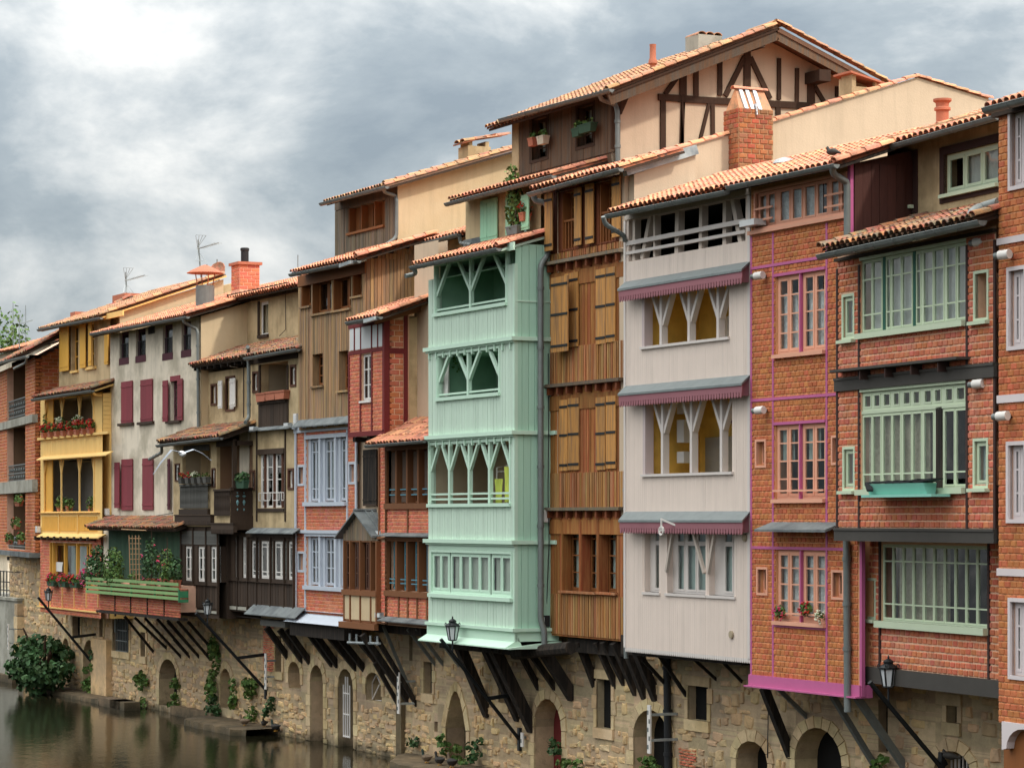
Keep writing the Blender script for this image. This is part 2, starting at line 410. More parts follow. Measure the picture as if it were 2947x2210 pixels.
        xi0, xi1, zi0, zi1 = x0 + fw, x1 - fw, z0 + fw, z1 - fw
        if isinstance(cols, int):
            cw = (xi1 - xi0 - mw * (cols - 1)) / cols; ls = [(xi0 + i * (cw + mw), xi0 + i * (cw + mw) + cw) for i in range(cols)]
        else:
            ls = [(x0 + W_ * q0, x0 + W_ * q1) for q0, q1 in cols]
            ls = [(max(q0, xi0), min(q1, xi1)) for q0, q1 in ls]
        for i in range(len(ls) - 1): b.box(ls[i][1], ls[i + 1][0], d + 0.002, d + dep - 0.002, zi0, zi1)
        if ls[0][0] > xi0 + 0.005: b.box(xi0, ls[0][0], d + 0.002, d + dep, zi0, zi1)
        if ls[-1][1] < xi1 - 0.005: b.box(ls[-1][1], xi1, d + 0.002, d + dep, zi0, zi1)
        panes = []
        fr = sorted(rows)
        for q0, q1 in ls:
            if sash:
                e = d - 0.008; b.box(q0, q0 + sash, e, d + dep * 0.8, zi0, zi1); b.box(q1 - sash, q1, e, d + dep * 0.8, zi0, zi1)
                b.box(q0 + sash, q1 - sash, e, d + dep * 0.8, zi0, zi0 + sash * 1.2); b.box(q0 + sash, q1 - sash, e, d + dep * 0.8, zi1 - sash, zi1)
            c0, c1 = q0 + sash, q1 - sash
            zz = [zi1 - sash] + [z1 - H_ * f for f in fr] + [zi0 + sash * 1.2]
            for j in range(len(zz) - 1):
                t = zz[j] - (tw / 2 if j else 0); bt = zz[j + 1] + (tw / 2 if j < len(zz) - 2 else 0)
                panes.append((c0, c1, bt, t))
                if j: b.box(c0, c1, d - 0.006, d + dep * 0.7, zz[j] - tw / 2, zz[j] + tw / 2)
        o = b.build(name, MATS[fm], s.root)
        if label: o['label'] = label
        for c0, c1, bt, t in panes:
            inst('pane', unit_box(MATS[gm], 'pane'), o, (c0, d + dep * 0.3, bt), (0, 0, 0), (c1 - c0, 0.006, t - bt))
        if curtain:
            c = MB(); n = max(8, int((xi1 - xi0) / 0.045)); f0, f1, f2, f3 = cfrac
            ca, cb, cz0, cz1 = xi0 + (xi1 - xi0) * f0, xi0 + (xi1 - xi0) * f1, zi0 + (zi1 - zi0) * f2, zi0 + (zi1 - zi0) * f3
            vs = []
            for i in range(n + 1):
                u = i / n; y = d + cdep + 0.022 * math.sin(i * 2.1) + 0.012 * math.sin(i * 0.9 + 1)
                vs += [(ca + (cb - ca) * u, y, cz0), (ca + (cb - ca) * u, y, cz1)]
            c.add(vs, [(2 * i, 2 * i + 2, 2 * i + 3, 2 * i + 1) for i in range(n)])
            c.build('curtain', MATS[curtain], o, smooth=True)
        if sill:
            sm, pr, hgt = sill; q = MB(); q.prism_x([(d - pr, z0 - hgt), (d + 0.12, z0 - hgt), (d + 0.12, z0 - 0.003), (d - pr, z0 - hgt * 0.45)], x0 - 0.05, x1 + 0.05); q.build('sill', MATS[sm], o)
        return o
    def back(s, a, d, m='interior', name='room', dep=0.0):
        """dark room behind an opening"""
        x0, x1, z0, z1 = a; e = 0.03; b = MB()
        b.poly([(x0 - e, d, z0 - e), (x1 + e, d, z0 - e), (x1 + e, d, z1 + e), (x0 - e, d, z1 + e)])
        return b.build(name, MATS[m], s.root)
    def loggia(s, a, d, dep, m, name='loggia', thick=0.2):
        x0, x1, z0, z1 = a; e = 0.02; x0 -= e; x1 += e; z0 -= 0.15; z1 += e; y0 = d + thick; y1 = d + dep; b = MB()
        b.poly([(x0, y1, z0), (x1, y1, z0), (x1, y1, z1), (x0, y1, z1)]); b.poly([(x0, y0, z0), (x0, y1, z0), (x0, y1, z1), (x0, y0, z1)])
        b.poly([(x1, y0, z0), (x1, y0, z1), (x1, y1, z1), (x1, y1, z0)]); b.poly([(x0, y0, z0), (x1, y0, z0), (x1, y1, z0), (x0, y1, z0)]); b.poly([(x0, y0, z1), (x0, y1, z1), (x1, y1, z1), (x1, y0, z1)])
        me = bpy.data.meshes.new(name); me.from_pydata(b.v, [], b.f); me.materials.append(MATS[m]); me.update()
        o = bpy.data.objects.new(name, me); COL.objects.link(o); o.parent = s.root; return o
    def ypost(s, x, z0, z1, d, m, w=0.10, br=(-1, 1), bw=0.075, run=0.42, drop=0.8, post=True, dep=None):
        dep = dep or w
        if post: s.box('post', MATS[m], x - w / 2, x + w / 2, d, d + dep, z0, z1)
        for sg in br:
            b = MB(); b.beam((x + sg * w * 0.4, d + dep / 2 + 0.004, z1 - drop), (x + sg * run, d + dep / 2 + 0.004, z1 + 0.02), bw, dep * 0.8, up=(0, 1, 0)); b.build('brace', MATS[m], s.root)
    # -------- roofs
    def roof(s, e1, e2, de, yt, slope, m, cw=0.215, cl=0.36, verge=None, board='wood_dark', old=False, ze=None, xx=None, top=None):
        """tiled slope: eave between two pixels at depth de, rising inland to depth yt"""
        if xx: xa, xb = xx; z = ze
        else:
            a = s.p(*e1, de); c = s.p(*e2, de); xa, xb = a[0], c[0]; z = (a[1] + c[1]) / 2
        zt = z + slope * (yt - de); L = math.hypot(yt - de, zt - z); ang = math.atan2(zt - z, yt - de)
        n = max(1, round((xb - xa) / cw)); w = (xb - xa) / n; ny, nz = -math.sin(ang), math.cos(ang)
        def pt(x, u, h): return (x, de + u * math.cos(ang) + h * ny, z + u * math.sin(ang) + h * nz)
        b = MB(); prof = []
        for i in range(n):
            for q, h in ((0.0, -0.06), (0.14, -0.045), (0.27, 0.0), (0.73, 0.0), (0.86, -0.045)): prof.append((xa + (i + q) * w, h))
        prof.append((xb, -0.06)); vs = []
        for x, h in prof: vs += [pt(x, -0.06, h), pt(x, L, h)]
        b.add(vs, [(2 * i, 2 * i + 2, 2 * i + 3, 2 * i + 1) for i in range(len(prof) - 1)])
        me = bpy.data.meshes.new('roof'); me.from_pydata(b.v, [], b.f); me.materials.append(MATS[m + '_pan']); me.update()
        o = bpy.data.objects.new('roof', me); COL.objects.link(o); o.parent = s.root
        bb = MB(); bb.add([pt(xa, 0, -0.07), pt(xb, 0, -0.07), pt(xb, L, -0.07), pt(xa, L, -0.07), pt(xa, 0, -0.13), pt(xb, 0, -0.13), pt(xb, L, -0.13), pt(xa, L, -0.13)],
                  [(0, 1, 2, 3), (4, 7, 6, 5), (0, 4, 5, 1), (1, 5, 6, 2), (2, 6, 7, 3), (3, 7, 4, 0)]); bb.build('roof_board', MATS[board], o)
        k = max(1, round(L / cl)); cl = L / k; rnd = random.Random(int(abs(xa) * 100 + z * 10)); jt = 0.02 if old else 0.01
        for i in range(n):
            for j in range(k):
                p_ = pt(xa + (i + 0.5) * w + rnd.uniform(-jt, jt) * 0.5, j * cl - 0.09 + rnd.uniform(-jt, jt), 0.012 + rnd.uniform(0, jt * 0.6))
                s.piece('tile', unit_tile, MATS[m], p_, (w / 0.235, cl / 0.42 * 1.02, 1.0), (ang - 0.03, rnd.uniform(-0.05, 0.05), rnd.uniform(-0.03, 0.03) * (2 if old else 1)), parent=o, size=0.2 * 0.36 * (2.2 if j == 0 else 1))
        if verge:
            for xv in ([xb] if verge == 1 else [xa, xb]):
                for j in range(k):
                    s.piece('tile', unit_tile, MATS[m], pt(xv, j * cl - 0.09, 0.045), (1.15, cl / 0.42, 1.25), (ang - 0.03, 0.0, 0), parent=o, size=0.25)
        s.lastroof = (xa, xb, de, z, yt, zt, ang)
        return o
    def rake(s, lx, pts, m, w=1.2, thick=0.0, wm=None, name='ridge_tile'):
        """row of tiles along the top of a gable standing at local x=lx; pts are (y, z)"""
        par = s.box('coping', MATS[wm or m], lx - 0.16, lx - 0.1, pts[0][0], pts[0][0] + 0.05, pts[0][1] - 0.2, pts[0][1] - 0.15) if False else None
        for (y0, z0), (y1, z1) in zip(pts, pts[1:]):
            L = math.hypot(y1 - y0, z1 - z0); ang = math.atan2(z1 - z0, y1 - y0); k = max(1, round(L / 0.40))
            up = z1 >= z0
            for j in range(k):
                f = j / k if up else (j + 1) / k
                loc = (lx, y0 + (y1 - y0) * f, z0 + (z1 - z0) * f + 0.02)
                rot = (ang - 0.04, 0, 0) if up else (-ang - 0.04, 0, math.pi)
                s.piece(name, unit_tile, MATS[m], loc, (w, L / k / 0.40, 1.15), rot, size=0.3)
    def gutter(s, p1, p2, d, m='zinc', r=0.085, rings=True):
        a = s.p(*p1, d); c = s.p(*p2, d); n = 7; b = MB()
        A = Vector((a[0], d, a[1])); B = Vector((c[0], d, c[1])); D = (B - A)
        def ring(P, rr): return [P + Vector((0, -rr * math.cos(math.pi * i / n), -rr * math.sin(math.pi * i / n))) for i in range(n + 1)]
        def seg(P, Q, rr, ri):
            vs = ring(P, rr) + ring(Q, rr) + ring(P, ri) + ring(Q, ri); q = n + 1; fs = []
            for i in range(n):
                fs.append((i, i + 1, q + i + 1, q + i)); fs.append((2 * q + i + 1, 2 * q + i, 3 * q + i, 3 * q + i + 1))
                fs.append((i + 1, i, 2 * q + i, 2 * q + i + 1)); fs.append((q + i, q + i + 1, 3 * q + i + 1, 3 * q + i))
            fs.append((0, q, 3 * q, 2 * q)); fs.append((n, 2 * q + n, 3 * q + n, q + n))
            b.add(vs, fs)
        seg(A, B, r, r - 0.012)
        if rings:
            k = max(1, int(D.length / 0.75))
            for i in range(1, k): P = A + D * (i / k); seg(P - D.normalized() * 0.015, P + D.normalized() * 0.015, r + 0.008, r)
        for P in (A, B): b.add(ring(P, r), [tuple(range(n + 1))])
        b.tube([A + Vector((0, -r, 0.0)), B + Vector((0, -r, 0.0))], 0.011, 6)
        return b.build('gutter', MATS[m], s.root, smooth=True)
    def pipe(s, pts, m='zinc', r=0.055, name='downpipe', parent=None, rings=True):
        ps = []
        for x, y, d in pts: q = s.p(x, y, d); ps.append(Vector((q[0], d, q[1])))
        # smooth the bends
        sm = [ps[0]]
        for i in range(1, len(ps) - 1):
            l = min(0.12, (ps[i] - ps[i - 1]).length * 0.4, (ps[i + 1] - ps[i]).length * 0.4)
            a = ps[i] + (ps[i - 1] - ps[i]).normalized() * l; c = ps[i] + (ps[i + 1] - ps[i]).normalized() * l
            sm += [a, (a + c + ps[i] * 2) / 4, c]
        sm.append(ps[-1]); b = MB(); b.tube(sm, r, 10)
        if rings:
            for i in range(len(ps) - 1):
                L = (ps[i + 1] - ps[i]).length
                if L > 1.2:
                    k = int(L / 1.9) + 1
                    for j in range(k + 1):
                        P = ps[i].lerp(ps[i + 1], (j + 0.4) / (k + 1)); D = (ps[i + 1] - ps[i]).normalized(); b.tube([P - D * 0.04, P + D * 0.04], r * 1.22, 10)
        return b.build(name, MATS[m], parent or s.root, smooth=True)
    def ledge(s, p1, p2, df, dw, rise, th, m, name='ledge', parent=None, scallop=None, sm=None, ends=0.0, back=None):
        """sloping slab: front edge between two pixels at depth df, rising to the wall at dw"""
        a = s.p(*p1, df); c = s.p(*p2, df); z = (a[1] + c[1]) / 2; b = MB()
        xl, xr = back or (a[0] + ends, c[0] - ends)
        b.add([(a[0], df, z), (c[0], df, z), (xr, dw, z + rise), (xl, dw, z + rise),
               (a[0], df, z - th), (c[0], df, z - th), (xr, dw, z + rise - th), (xl, dw, z + rise - th)],
              [(0, 1, 2, 3), (4, 7, 6, 5), (0, 4, 5, 1), (1, 5, 6, 2), (2, 6, 7, 3), (3, 7, 4, 0)])
        o = b.build(name, MATS[m], parent or s.root)
        if scallop:
            h0, tooth, pitch = scallop; q = MB(); x0, x1 = a[0] + 0.02, c[0] - 0.02; y = df + 0.03; zt = z - th
            q.box(x0, x1, y - 0.01, y + 0.01, zt - h0, zt); q.prism_x([(y + .012, zt - h0 - tooth * .6), (dw, zt - h0 - tooth * .6), (dw, zt + rise * .9), (y + .012, zt)], min(xr, x1) - .03, min(xr, x1) - .01) if back else q.box(x1 - 0.02, x1, y + 0.01, dw, zt - h0 - tooth * 0.6, zt)
            n = max(1, int((x1 - x0) / pitch)); w = (x1 - x0) / n
            for i in range(n):
                c0 = x0 + i * w; q.prism([(c0 + w * .14, zt - h0 + .002), (c0 + w * .14, zt - h0 - tooth * .6), (c0 + w * .3, zt - h0 - tooth * .93), (c0 + w * .5, zt - h0 - tooth), (c0 + w * .7, zt - h0 - tooth * .93), (c0 + w * .86, zt - h0 - tooth * .6), (c0 + w * .86, zt - h0 + .002)], y - 0.009, y + 0.009)
            q.build('valance', MATS[sm], parent or s.root)
        return o
def gable_wall(h, lx, pts, thick, m, name='gable_wall'):
    """wall standing at local x=lx (its outer face) with outline pts [(y,z)...]"""
    b = MB(); b.prism_x(pts, lx - thick, lx); return b.build(name, MATS[m], h.root)

# ---------------------------------------------------------------- materials used by the houses
mat('interior', (30, 27, 24), 0.95, 0, noise=0.1, bump=0)  # near-black: the darkness of unlit insides is put into the colour
mat('room_ochre', (232, 192, 98), 0.9, 0, noise=0.15, col2=(206, 166, 84)); mat('room_grey', (150, 145, 138), 0.9, 0, noise=0.2)
mat('room_green', (140, 176, 150), 0.9, 0, noise=0.2); mat('room_cream', (168, 152, 128), 0.9, 0, noise=0.12); mat('room_brown', (120, 92, 70), 0.9, 0, noise=0.12)
glass_mat('glass'); glass_mat('glass_dim', (0.55, 0.58, 0.58), 1.5)
mat('curtain', (208, 206, 200), 0.9, 0.0, noise=0.2, nscale=9, bump=0); mat('curtain_grey', (176, 186, 178), 0.9, 0, noise=0.16, nscale=5, bump=0)
mat('lace', (214, 212, 210), 0.9, 0.0, noise=0.7, nscale=16, bump=0); mat('blind_frost', (188, 192, 176), 0.85, 0.0, noise=0.12, nscale=1.5, bump=0)
mat('curtain_stripe', (184, 174, 152), 0.9, 0, noise=0.5, nscale=14, bump=0)
mat('zinc', (118, 122, 120), 0.5, 0.05, noise=0.28, nscale=4, metal=0.25, streak=0.3, bump=0.05); mat('zinc_light', (176, 182, 182), 0.5, 0.05, noise=0.25, nscale=5, metal=0.2, col2=(130, 135, 138))
mat('slate', (120, 124, 124), 0.75, 0.08, noise=0.25, nscale=4, col2=(92, 96, 98), streak=0.2)
mat('tile', (208, 140, 108), 0.9, 0.24, hue=0.014, noise=0.3, nscale=7, col2=(136, 104, 84), c2scale=4, c2amt=(0.5, 0.7)); mat('tile_pan', (150, 88, 62), 0.95, 0.1, noise=0.3, nscale=8, col2=(84, 62, 50), c2scale=6)
mat('tile_old', (166, 104, 74), 0.95, 0.3, hue=0.03, noise=0.35, nscale=6, col2=(112, 100, 84), c2scale=3.5, c2amt=(0.4, 0.6)); mat('tile_old_pan', (96, 76, 62), 0.95, 0.1, noise=0.3, nscale=8)
mat('tile_dull', (188, 134, 100), 0.9, 0.22, hue=0.02, noise=0.3, nscale=7, col2=(140, 120, 96), c2scale=6, c2amt=(0.42, 0.65)); mat('tile_dull_pan', (118, 88, 70), 0.95, 0.1, noise=0.3, nscale=8)
mat('wood_dark', (62, 48, 38), 0.85, 0.25, noise=0.35, wood=True, bump=0.3); mat('wood_black', (34, 29, 26), 0.9, 0.25, noise=0.35, wood=True, bump=0.35, col2=(60, 50, 42))
mat('mortar_light', (222, 180, 150), 0.95, 0, noise=0.22, nscale=6, bump=0.4, bscale=60); mat('mortar_tan', (214, 158, 116), 0.95, 0, noise=0.2, nscale=6, bump=0.4, bscale=60); mat('mortar_warm', (224, 176, 150), 0.95, 0, noise=0.2, nscale=6, bump=0.4)
mat('brick_orange', (196, 116, 76), 0.92, 0.13, hue=0.012, noise=0.18, nscale=9, col2=(180, 108, 66), c2scale=2.2, bump=0.35, streak=0.22)
mat('brick_red', (198, 114, 80), 0.92, 0.13, hue=0.012, noise=0.18, nscale=9, col2=(198, 122, 100), c2scale=2.0, bump=0.35, streak=0.2)
mat('brick_salmon', (204, 120, 92), 0.92, 0.13, hue=0.012, noise=0.2, nscale=9, col2=(214, 120, 92), c2scale=1.2, bump=0.35, streak=0.2)
mat('cream', (206, 184, 150), 0.95, 0, noise=0.14, nscale=1.2, col2=(202, 178, 142), c2scale=0.8, bump=0.25, bscale=25, streak=0.12)
mat('cream_dull', (198, 174, 136), 0.95, 0, noise=0.18, nscale=1.2, col2=(164, 142, 108), c2scale=1.0, bump=0.25, bscale=25, streak=0.22)
mat('cream_pink', (206, 182, 156), 0.95, 0, noise=0.14, nscale=1.2, col2=(204, 180, 154), c2scale=0.9, bump=0.25, bscale=25, streak=0.12)
mat('whitewash', (226, 212, 192), 0.95, 0, noise=0.13, nscale=1.0, col2=(186, 174, 154), c2scale=0.7, bump=0.25, bscale=20, streak=0.22)
mat('white_paint', (224, 218, 212), 0.6, 0.04, noise=0.08, bump=0.05); mat('iron', (38, 38, 40), 0.6, 0.05, noise=0.1, bump=0.05)
mat('terracotta', (176, 108, 84), 0.9, 0.12, noise=0.2, nscale=8); mat('concrete', (168, 164, 152), 0.95, 0, noise=0.2, nscale=1.5, col2=(140, 136, 124), c2scale=1.2, streak=0.2)
mat('leaf', (88, 112, 56), 0.7, 0.35, hue=0.03, noise=0.25, nscale=6, bump=0, spec=0.25); mat('leaf_dark', (62, 90, 52), 0.65, 0.35, hue=0.025, noise=0.25, nscale=5, bump=0, spec=0.3)
mat('flower_red', (190, 34, 30), 0.7, 0.25, hue=0.015, noise=0.1, bump=0); mat('flower_pink', (206, 70, 110), 0.7, 0.3, hue=0.03, noise=0.1, bump=0); mat('flower_white', (222, 222, 196), 0.7, 0.1, noise=0.1, bump=0)
# ================================================================ far left: red brick house with balconies
A = (0, 800); B = (0, 1200); C = (0, 1600, 2.72); D1 = (500, 650); D2 = (500, 1050); D3 = (500, 1450)
def gable_bricks(h, lx, y0, y1, z0, ze, slope, m, rh=0.14, bw=0.36):
    h.bricks((y0, y1, z0, ze), [], 0, m, rh, bw, side=lx, joint=0.02)
    n = int((y1 - y0) * slope / rh)
    for k in range(n):
        a = y0 + (k + 1) * rh / slope
        if y1 - a > 0.1: h.bricks((a, y1, ze + k * rh, ze + (k + 1) * rh), [], 0, m, rh, bw, side=lx, joint=0.02)
def slope_of(h, p1, p2, lx):
    a = h.side(*p1, lx); b = h.side(*p2, lx); return (b[1] - a[1]) / (b[0] - a[0]), a, b
M = MATS
h = House('brick_house', 'red brick house with grey iron balconies at the far left end of the row', 'house', 101, -0.9, -1000)
h.zoom(*A)
x0, x1 = h.X(-150), h.X(372); zt = h.Z(300, 870)
op = [h.r(75, 905, 270, 1500)]
zs1 = h.r(0, 1545, 370, 1500)
h.zoom(*B); op += [h.r(75, 85, 270, 720), h.r(75, 775, 270, 1410)]; zb = h.Z(360, 1490)
h.wall(x0, x1, zb, zt, op, 0, M['mortar_warm'])
h.bricks((x0, x1, zb, zt), op, 0, M['brick_orange'], 0.14, 0.4, joint=0.022)
ly = h.side(*(372, 0), x1)
h.zoom(*A); sl, a, b_ = slope_of(h, (290, 835), (660, 640), x1)
h.shell(x0, x1, zb, zt, 0.28, 3.2, M['mortar_warm'], ztop_back=zt + 3.0 * sl)
gable_bricks(h, x1 + 0.001, 0.0, 3.0, zb, zt - 0.05, sl, M['brick_orange'])
h.roof((-150, 905), (300, 845), -0.55, 3.6, sl, 'tile_old', verge=1, old=True)
h.gutter((-150, 930), (290, 828), -0.62)
h.pipe([(280, 840, -0.62), (275, 900, -0.5), (145, 965, -0.95)], r=0.05)
for (za, zoomq, y1_, y2_) in ((0, A, (-60, 1545), (372, 1500)),):
    pass
h.box('floor_slab', M['concrete'], x0, x1 + 0.05, -0.12, 0.1, zs1[2] - 0.12, zs1[3])
h.zoom(*B); q = h.r(0, 740, 370, 735); h.box('floor_slab', M['concrete'], x0, x1 + 0.05, -0.12, 0.1, q[2] - 0.22, q[3] + 0.18)
q = h.r(0, 1405, 360, 1490); h.box('floor_slab', M['slate'], x0, x1 + 0.05, -0.25, 1.0, q[2], q[3])
for i, o in enumerate(op):
    h.loggia(o, 0, 1.3, 'room_brown')
    w = o[1] - o[0]; hh = o[3] - o[2]
    h.win((o[0] + w * .2, o[1] + 0.1, o[2] + 0.05, o[2] + hh * (0.78 if i != 2 else 0.75)), 1.2, 2, [], 'white_paint', 'glass_dim', fw=0.09, mw=0.1)
    b = MB(); zr = o[2] + hh * (0.36, 0.33, 0.2)[i]
    for k in range(16):
        x = o[0] + w * (k + .5) / 16; b.box(x - .012, x + .012, 0.06, 0.085, o[2], zr); 
        if k % 2: b.lathe([(0.01, 0), (0.05, .1), (0.01, .2)], (x, .07, o[2] + (zr - o[2]) * .3), 6); b.lathe([(0.01, 0), (0.05, .1), (0.01, .2)], (x, .07, o[2] + (zr - o[2]) * .65), 6)
    for f in (0, .25, .6, 1): z = o[2] + (zr - o[2]) * f; b.box(o[0], o[1], .055, .09, z - .02, z + .02)
    b.build('balustrade', M['zinc'], h.root)
h.zoom(0, 0, 1)
h.box('brace_beam', M['wood_black'], h.X(20), h.X(32), 0.0, 0.1, h.Z(26, 1602), h.Z(26, 1612))
h.done()
H1 = h

# the roof of a house behind, and the tree beyond it
h = House('tiled_house', 'house showing only its orange tiled roof behind the red brick house', 'house', -60, 7.0)
h.zoom(*A)
h.roof((-150, 790), (480, 705), 7.0, 12.5, 0.3, 'tile')
ra = h.lastroof; h.shell(ra[0] + .2, ra[1] - .2, 1.0, ra[3] - .1, 7.4, 12, M['whitewash'], front=True, ztop_back=ra[3] + 1.2)
h.done()

# ================================================================ yellow house
mat('yellow', (238, 196, 122), 0.7, 0.03, noise=0.08, bump=0.05); mat('yellow_deep', (226, 168, 74), 0.7, 0.05, noise=0.1, bump=0.05); mat('yellow_shutter', (222, 168, 72), 0.7, 0.05, noise=0.12, wood=True, bump=0.08)
h = House('yellow_house', 'narrow house with yellow wooden galleries and red geraniums on its rail', 'house', 95)
du, dl = -0.5, -1.2
h.zoom(*A)
xa, xb = h.X(625, du), h.X(1172, du); zt = h.Z(660, 505, du); zl = h.Z(690, 1140, du)
hu = [h.r(760, 515, 832, 990, du), h.r(940, 495, 1000, 950, du)]
h.wall(xa, xb, zl - .4, zt, hu, du, M['cream_dull'])
for q in hu: h.win((q[0], q[1], q[2], q[3]), du + .15, 2, [.33, .66], 'yellow_deep', 'glass_dim', fw=.05)
def shutter(h, a, d, m, n=3, proud=0.05, cross=True, iron=None, name='shutter', lean=0.0):
    b = MB(); x0, x1, z0, z1 = a; w = (x1 - x0) / n
    for i in range(n): b.box(x0 + i * w + .003, x0 + (i + 1) * w - .003, d - proud, d - proud + .03, z0, z1)
    o = b.build(name, MATS[m], h.root); hh = z1 - z0
    for f in (0.08, 0.5, 0.9) if iron == 3 else (0.1, 0.88):
        h.box('strap' if iron else 'batten', MATS['iron' if iron else m], x0 + .01, x1 - .01, d - proud - .014, d - proud, z0 + hh * f - .03, z0 + hh * f + .03, parent=o)
    return o
shutter(h, h.r(660, 530, 757, 980, du), du, 'yellow_shutter', 3, .12); shutter(h, h.r(875, 500, 937, 950, du), du, 'yellow_shutter', 2, .12)
shutter(h, h.r(1002, 475, 1032, 930, du), du, 'yellow_shutter', 1, .25); shutter(h, h.r(1132, 585, 1172, 915, du), du, 'yellow_shutter', 2, .1)
for q in ((760, 990, 835, 1000), (920, 950, 1025, 962)): h.board('sill', M['yellow'], *q, du, .08)
lx = h.X(1078, du - .5)
sl, a, b_ = slope_of(h, (1085, 410), (2130, 62), lx)
h.roof((430, 530), (1078, 402), du - .5, b_[0] + 1.0, sl, 'tile_dull', verge=1, board='yellow')
h.gutter((410, 548), (1078, 420), du - .58)
gable_wall(h, lx - .25, [(du + .28, zl - 1), (du + .28, zt + .1), (b_[0] + 1, zt + .1 + sl * (b_[0] + .5 - du)), (b_[0] + 1, zl - 1)], .2, 'cream', 'side_wall')
h.shell(xa, lx - .46, zl - 3.0, zt, du + .28, 4.5, M['cream_dull'], ztop_back=zt + sl * 4)
h.bar('barge_board', M['yellow'], (1092, 432), (1310, 355), du - .3, .2, .03)
# lower tiled roof
h.roof((362, 1262), (985, 1172), dl - .45, du, 0.34, 'tile_old', verge=1, old=True, board='yellow')
h.gutter((345, 1288), (985, 1192), dl - .52)
h.pipe([(985, 1210, dl - .5), (1010, 1240, dl - .3), (1080, 1245, dl)], m='yellow', r=.045)
# galleries
h.zoom(*A); X0, X1 = h.X(430, dl), h.X(1085, dl); zt2 = h.Z(440, 1300, dl)
g1 = h.r(480, 1300, 995, 1640, dl)
h.zoom(*B)
g2 = h.r(470, 462, 1000, 998, dl); g3 = h.r(540, 1330, 985, 1660, dl); zbot = h.Z(430, 1510, dl)
pz1 = h.r(440, 235, 1090, 380, dl); pz2 = h.r(430, 1035, 1055, 1240, dl)
h.zoom(*C); zb = h.Z(305, 435, dl); g3 = (g3[0], g3[1], h.Z(400, 215, dl), g3[3])
g1 = (g1[0], g1[1], pz1[3] - .02, g1[3])
h.wall(X0, X1, pz2[2] - .1, zt2, [g1, g2], dl, M['yellow'])
h.wall(X0, X1 - .15, zb, pz2[2] - .1, [g3], dl, M['mortar_warm'], name='brick_wall')
h.bricks((X0, X1 - .15, zb, pz2[2] - .1), [g3], dl, M['brick_salmon'], .11, .24)
h.shell(X0, X1, zb, zt2, dl + .28, 1.5, M['yellow'])
for g, rm in ((g1, 'room_cream'), (g2, 'room_grey'), (g3, 'room_brown')):
    h.loggia(g, dl, 1.5, rm)
for g in (g1, g2):
    w = g[1] - g[0]
    for f in (.0, .36, .72, 1.0):
        x = g[0] + w * f; h.ypost(x, g[2], g[3], dl - .03, 'yellow', .09, (-1, 1) if 0 < f < 1 else ((1,) if f == 0 else (-1,)), .04, .3, .55, dep=.05)
    h.box('clapboard', M['yellow_deep'], g[0], g[0] + w * .14, dl + .05, dl + .09, g[2], g[3]); h.box('clapboard', M['yellow_deep'], g[1] - w * .03, g[1], dl + .05, dl + .09, g[2], g[3])
    for f in (.45, .8): h.win((g[0] + w * f + .15, g[0] + w * f + .75, g[2] + .05, g[2] + (g[3] - g[2]) * .85), dl + 1.35, 1, [.25, .55], 'yellow_deep', 'glass_dim', fw=.14)
# ledges between floors, rails, panels
h.zoom(*B)
h.planks(pz1, dl, M['yellow'], .1, .006, .02, name='plank'); h.planks((pz2[0] + .25, pz2[1] - .25, pz2[2] + .1, pz2[3] - .08), dl, M['yellow_deep'], .09, .012, .02)
for f in (.34, .66): x = pz2[0] + (pz2[1] - pz2[0]) * f; h.box('post', M['yellow'], x - .04, x + .04, dl - .05, dl, pz2[2], pz2[3])
h.ledge((385, 455), (1120, 395), dl - .28, dl, .14, .04, 'yellow', 'awning'); h.ledge((385, 1278), (1050, 1262), dl - .28, dl, .13, .04, 'yellow', 'awning')
h.board('handrail', M['yellow'], 425, 222, 1175, 178, dl, .12); h.board('handrail', M['yellow'], 430, 1015, 1062, 1015, dl, .1)
x = X0
for k in range(9): xx = X0 + (X1 - X0) * (k + .4) / 9.3; h.box('corbel', M['wood_dark'], xx - .05, xx + .05, dl - .35, dl + .01, g3[3] + .1, g3[3] + .25)
w = g3[1] - g3[0]
for f in (0, .07, .35, .65, .95): h.box('post', M['yellow_deep'], g3[0] + w * f - .04, g3[0] + w * f + .04, dl - .04, dl + .08, g3[2], g3[3])
h.win((g3[0], g3[1], g3[2], g3[3]), dl + .22, 4, [], 'yellow_deep', 'glass', fw=.07, mw=.07, curtain='curtain_grey', cfrac=(.3, .95, 0, 1), sash=.04)
h.zoom(*C)
h.board('sill_beam', M['yellow'], 305, 385, 775, 445, dl, .1)
for xx in (315, 400, 492, 585, 680, 772): h.bar('mullion', M['yellow'], (xx, 240), (xx, 400), dl, .05, .04)
# clapboard side wall of the galleries
xs_ = X1
h.planks((dl, dl + .34, pz2[3] - .3, zt2), 0, M['yellow_deep'], .11, .01, .02, side=xs_, name='clapboard_strip') if False else None
for k in range(int((zt2 - pz1[3]) / .16)): h.box('clapboard', M['yellow'], X1, X1 + .022, dl + .02, dl + .33, pz1[3] + .05 + k * .16, pz1[3] + .05 + k * .16 + .15)
h.done(); H2 = h

